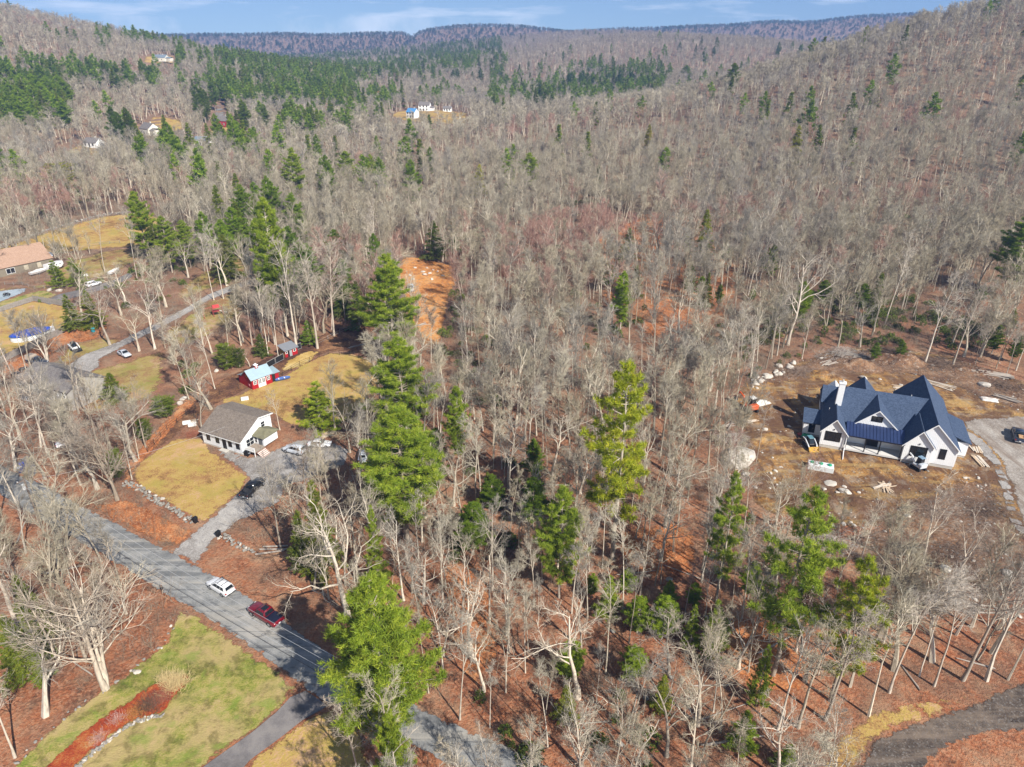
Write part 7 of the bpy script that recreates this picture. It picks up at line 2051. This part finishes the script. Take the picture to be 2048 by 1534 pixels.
spoil((1650, 752), 5, 3, 1.5, M_DIRT, 'ochre spoil heap left of the chimney')
spoil((1585, 1012), 6, 3.2, 1.5, M_DIRT, 'ochre spoil heap at the lower lot corner')
spoil((1700, 1010), 6, 3.5, 1.4, M_DIRT, 'long ochre heap below the scrap boards')
spoil((1540, 880), 5, 4, 1.2, M_DIRT, 'low ochre heap by the slab boulder')
spoil((1960, 745), 6, 3, 1.4, M_DARKDIRT, 'dark spoil bank beside the big log pile')
spoil((1850, 1060), 6, 4, 1.0, M_DARKDIRT, 'low dark heap in the brushy soil')
# ------------------------------------------------------------------ labels by place
ORD += ['thirteenth', 'fourteenth', 'fifteenth', 'sixteenth', 'seventeenth', 'eighteenth', 'nineteenth', 'twentieth']
for tens in ('twenty', 'thirty', 'forty', 'fifty', 'sixty'):
    ORD += [tens + '-' + u for u in ORD[:9]] + [{'twenty': 'thirtieth', 'thirty': 'fortieth', 'forty': 'fiftieth', 'fifty': 'sixtieth', 'sixty': 'seventieth'}[tens]]
def label_by_place(items, noun, marks, cls):
    """items: (obj, x, y); rank counts every thing of that noun, nearest to its landmark first"""
    names = list(marks); M = np.array([marks[n] for n in names])
    allp = np.array([(o.location.x, o.location.y) for o in COL.objects if o.name.split('.')[0] in cls and o.parent is None])
    for o, x, y in items:
        d = np.hypot(M[:, 0] - x, M[:, 1] - y); rk = []
        for i in range(len(names)):
            da = np.hypot(allp[:, 0] - M[i, 0], allp[:, 1] - M[i, 1]); rk.append(int((da < d[i] - 1e-4).sum()))
        i = int(np.argmin(np.array(rk) + d * .001)); r = rk[i]
        if r < len(ORD): o['label'] = '%s %s counting from %s' % (ORD[r], noun, names[i])
        else: o['label'] = '%s in the deeper woods near %s' % (noun, names[int(np.argmin(d))])
LM = dict(LANDMARKS)
for nm, p in {'the huge pale slab boulder': (1475, 920), 'the twisted crooked oak': (1155, 1395), 'the tall open yellow green pine': (1225, 1118), 'the dark tall pine': (1545, 1350), 'the broad roadside pine': (778, 1496),
              'the large bright green pine': (815, 1078), 'the mid sized pine in the woods': (1118, 1195), 'the big multi-stemmed tree': (212, 1378), 'the leaning lopsided pine': (1660, 1402), 'the person on the road': (327, 1188),
              'the bright narrow pine': (1240, 665), 'the fallen logs above the track': (1955, 1215), 'the orange-barked snag': (785, 1170), 'the small red coop': (580, 715), 'the grey brush heap by the boulder row': (1690, 712)}.items():
    LM[nm] = G(*p)
LM.pop('the large pale boulder', None); LM.pop('the road end', None)
label_by_place([(o, x, y) for o, x, y, n in PENDING if n == 'bare_tree'], 'leafless grey tree', LM, ('bare_tree',))
label_by_place([(o, x, y) for o, x, y, n in PENDING if n == 'dead_tree'], 'pale dead tree', LM, ('dead_tree',))
FARM = {'the far white houses': G(840, 225), 'the far red barn': G(440, 255), 'the hillside house': G(310, 120), 'the far cream house': G(285, 265), 'the far white cottage': G(175, 296), 'the lone ridge pine': G(1462, 190), 'the climbing road': G(440, 222), 'the left edge of the valley': G(5, 240), 'the full ridge pine': G(1058, 388), 'the far house with blue roof': G(395, 288)}
label_by_place([(o, x, y) for o, x, y, n in PENDING if n == 'pine_tree'], 'green pine', {**LM, **FARM}, ('pine_tree',))
NEARM = dict(LM); NEARM.update(FARM)
label_by_place([(o, x, y) for o, x, y, n in PENDING if n == 'hemlock_tree'], 'green hemlock', NEARM, ('hemlock_tree',))
BM = {'the septic tank': G(1640, 938), 'the big log pile': G(1992, 752), 'the orange digger': G(1500, 822), 'the grey brush heap': G(1690, 712), 'the stack of long boards': G(1960, 924), 'the orange clearing truck': G(822, 580), 'the dark slash heap': G(1900, 1110), 'the heap of scrap boards': G(1768, 975), 'the chimney': G(1727, 758), 'the twisted crooked oak': G(1155, 1395), 'the fallen logs above the track': G(1955, 1215)}
label_by_place(BOULDERS, 'loose stone', BM, ('boulder',))
label_by_place(FALLEN, 'fallen log', LM, ('fallen_log',))
# ------------------------------------------------------------------ the air
def haze():
    m = bpy.data.materials.new('haze'); m.use_nodes = True
    t = m.node_tree; t.nodes.clear()
    o = t.nodes.new('ShaderNodeOutputMaterial'); v = t.nodes.new('ShaderNodeVolumePrincipled')
    v.inputs['Color'].default_value = (.28, .5, 1.0, 1); v.inputs['Density'].default_value = .00017; v.inputs['Anisotropy'].default_value = .0
    t.links.new(v.outputs[0], o.inputs['Volume'])
    h = MB().box(-3600, -300, -12, 4600, 4600, 320).build('haze', m)
    tag(h, 'thin blue haze filling the valley', kind='stuff')
haze()
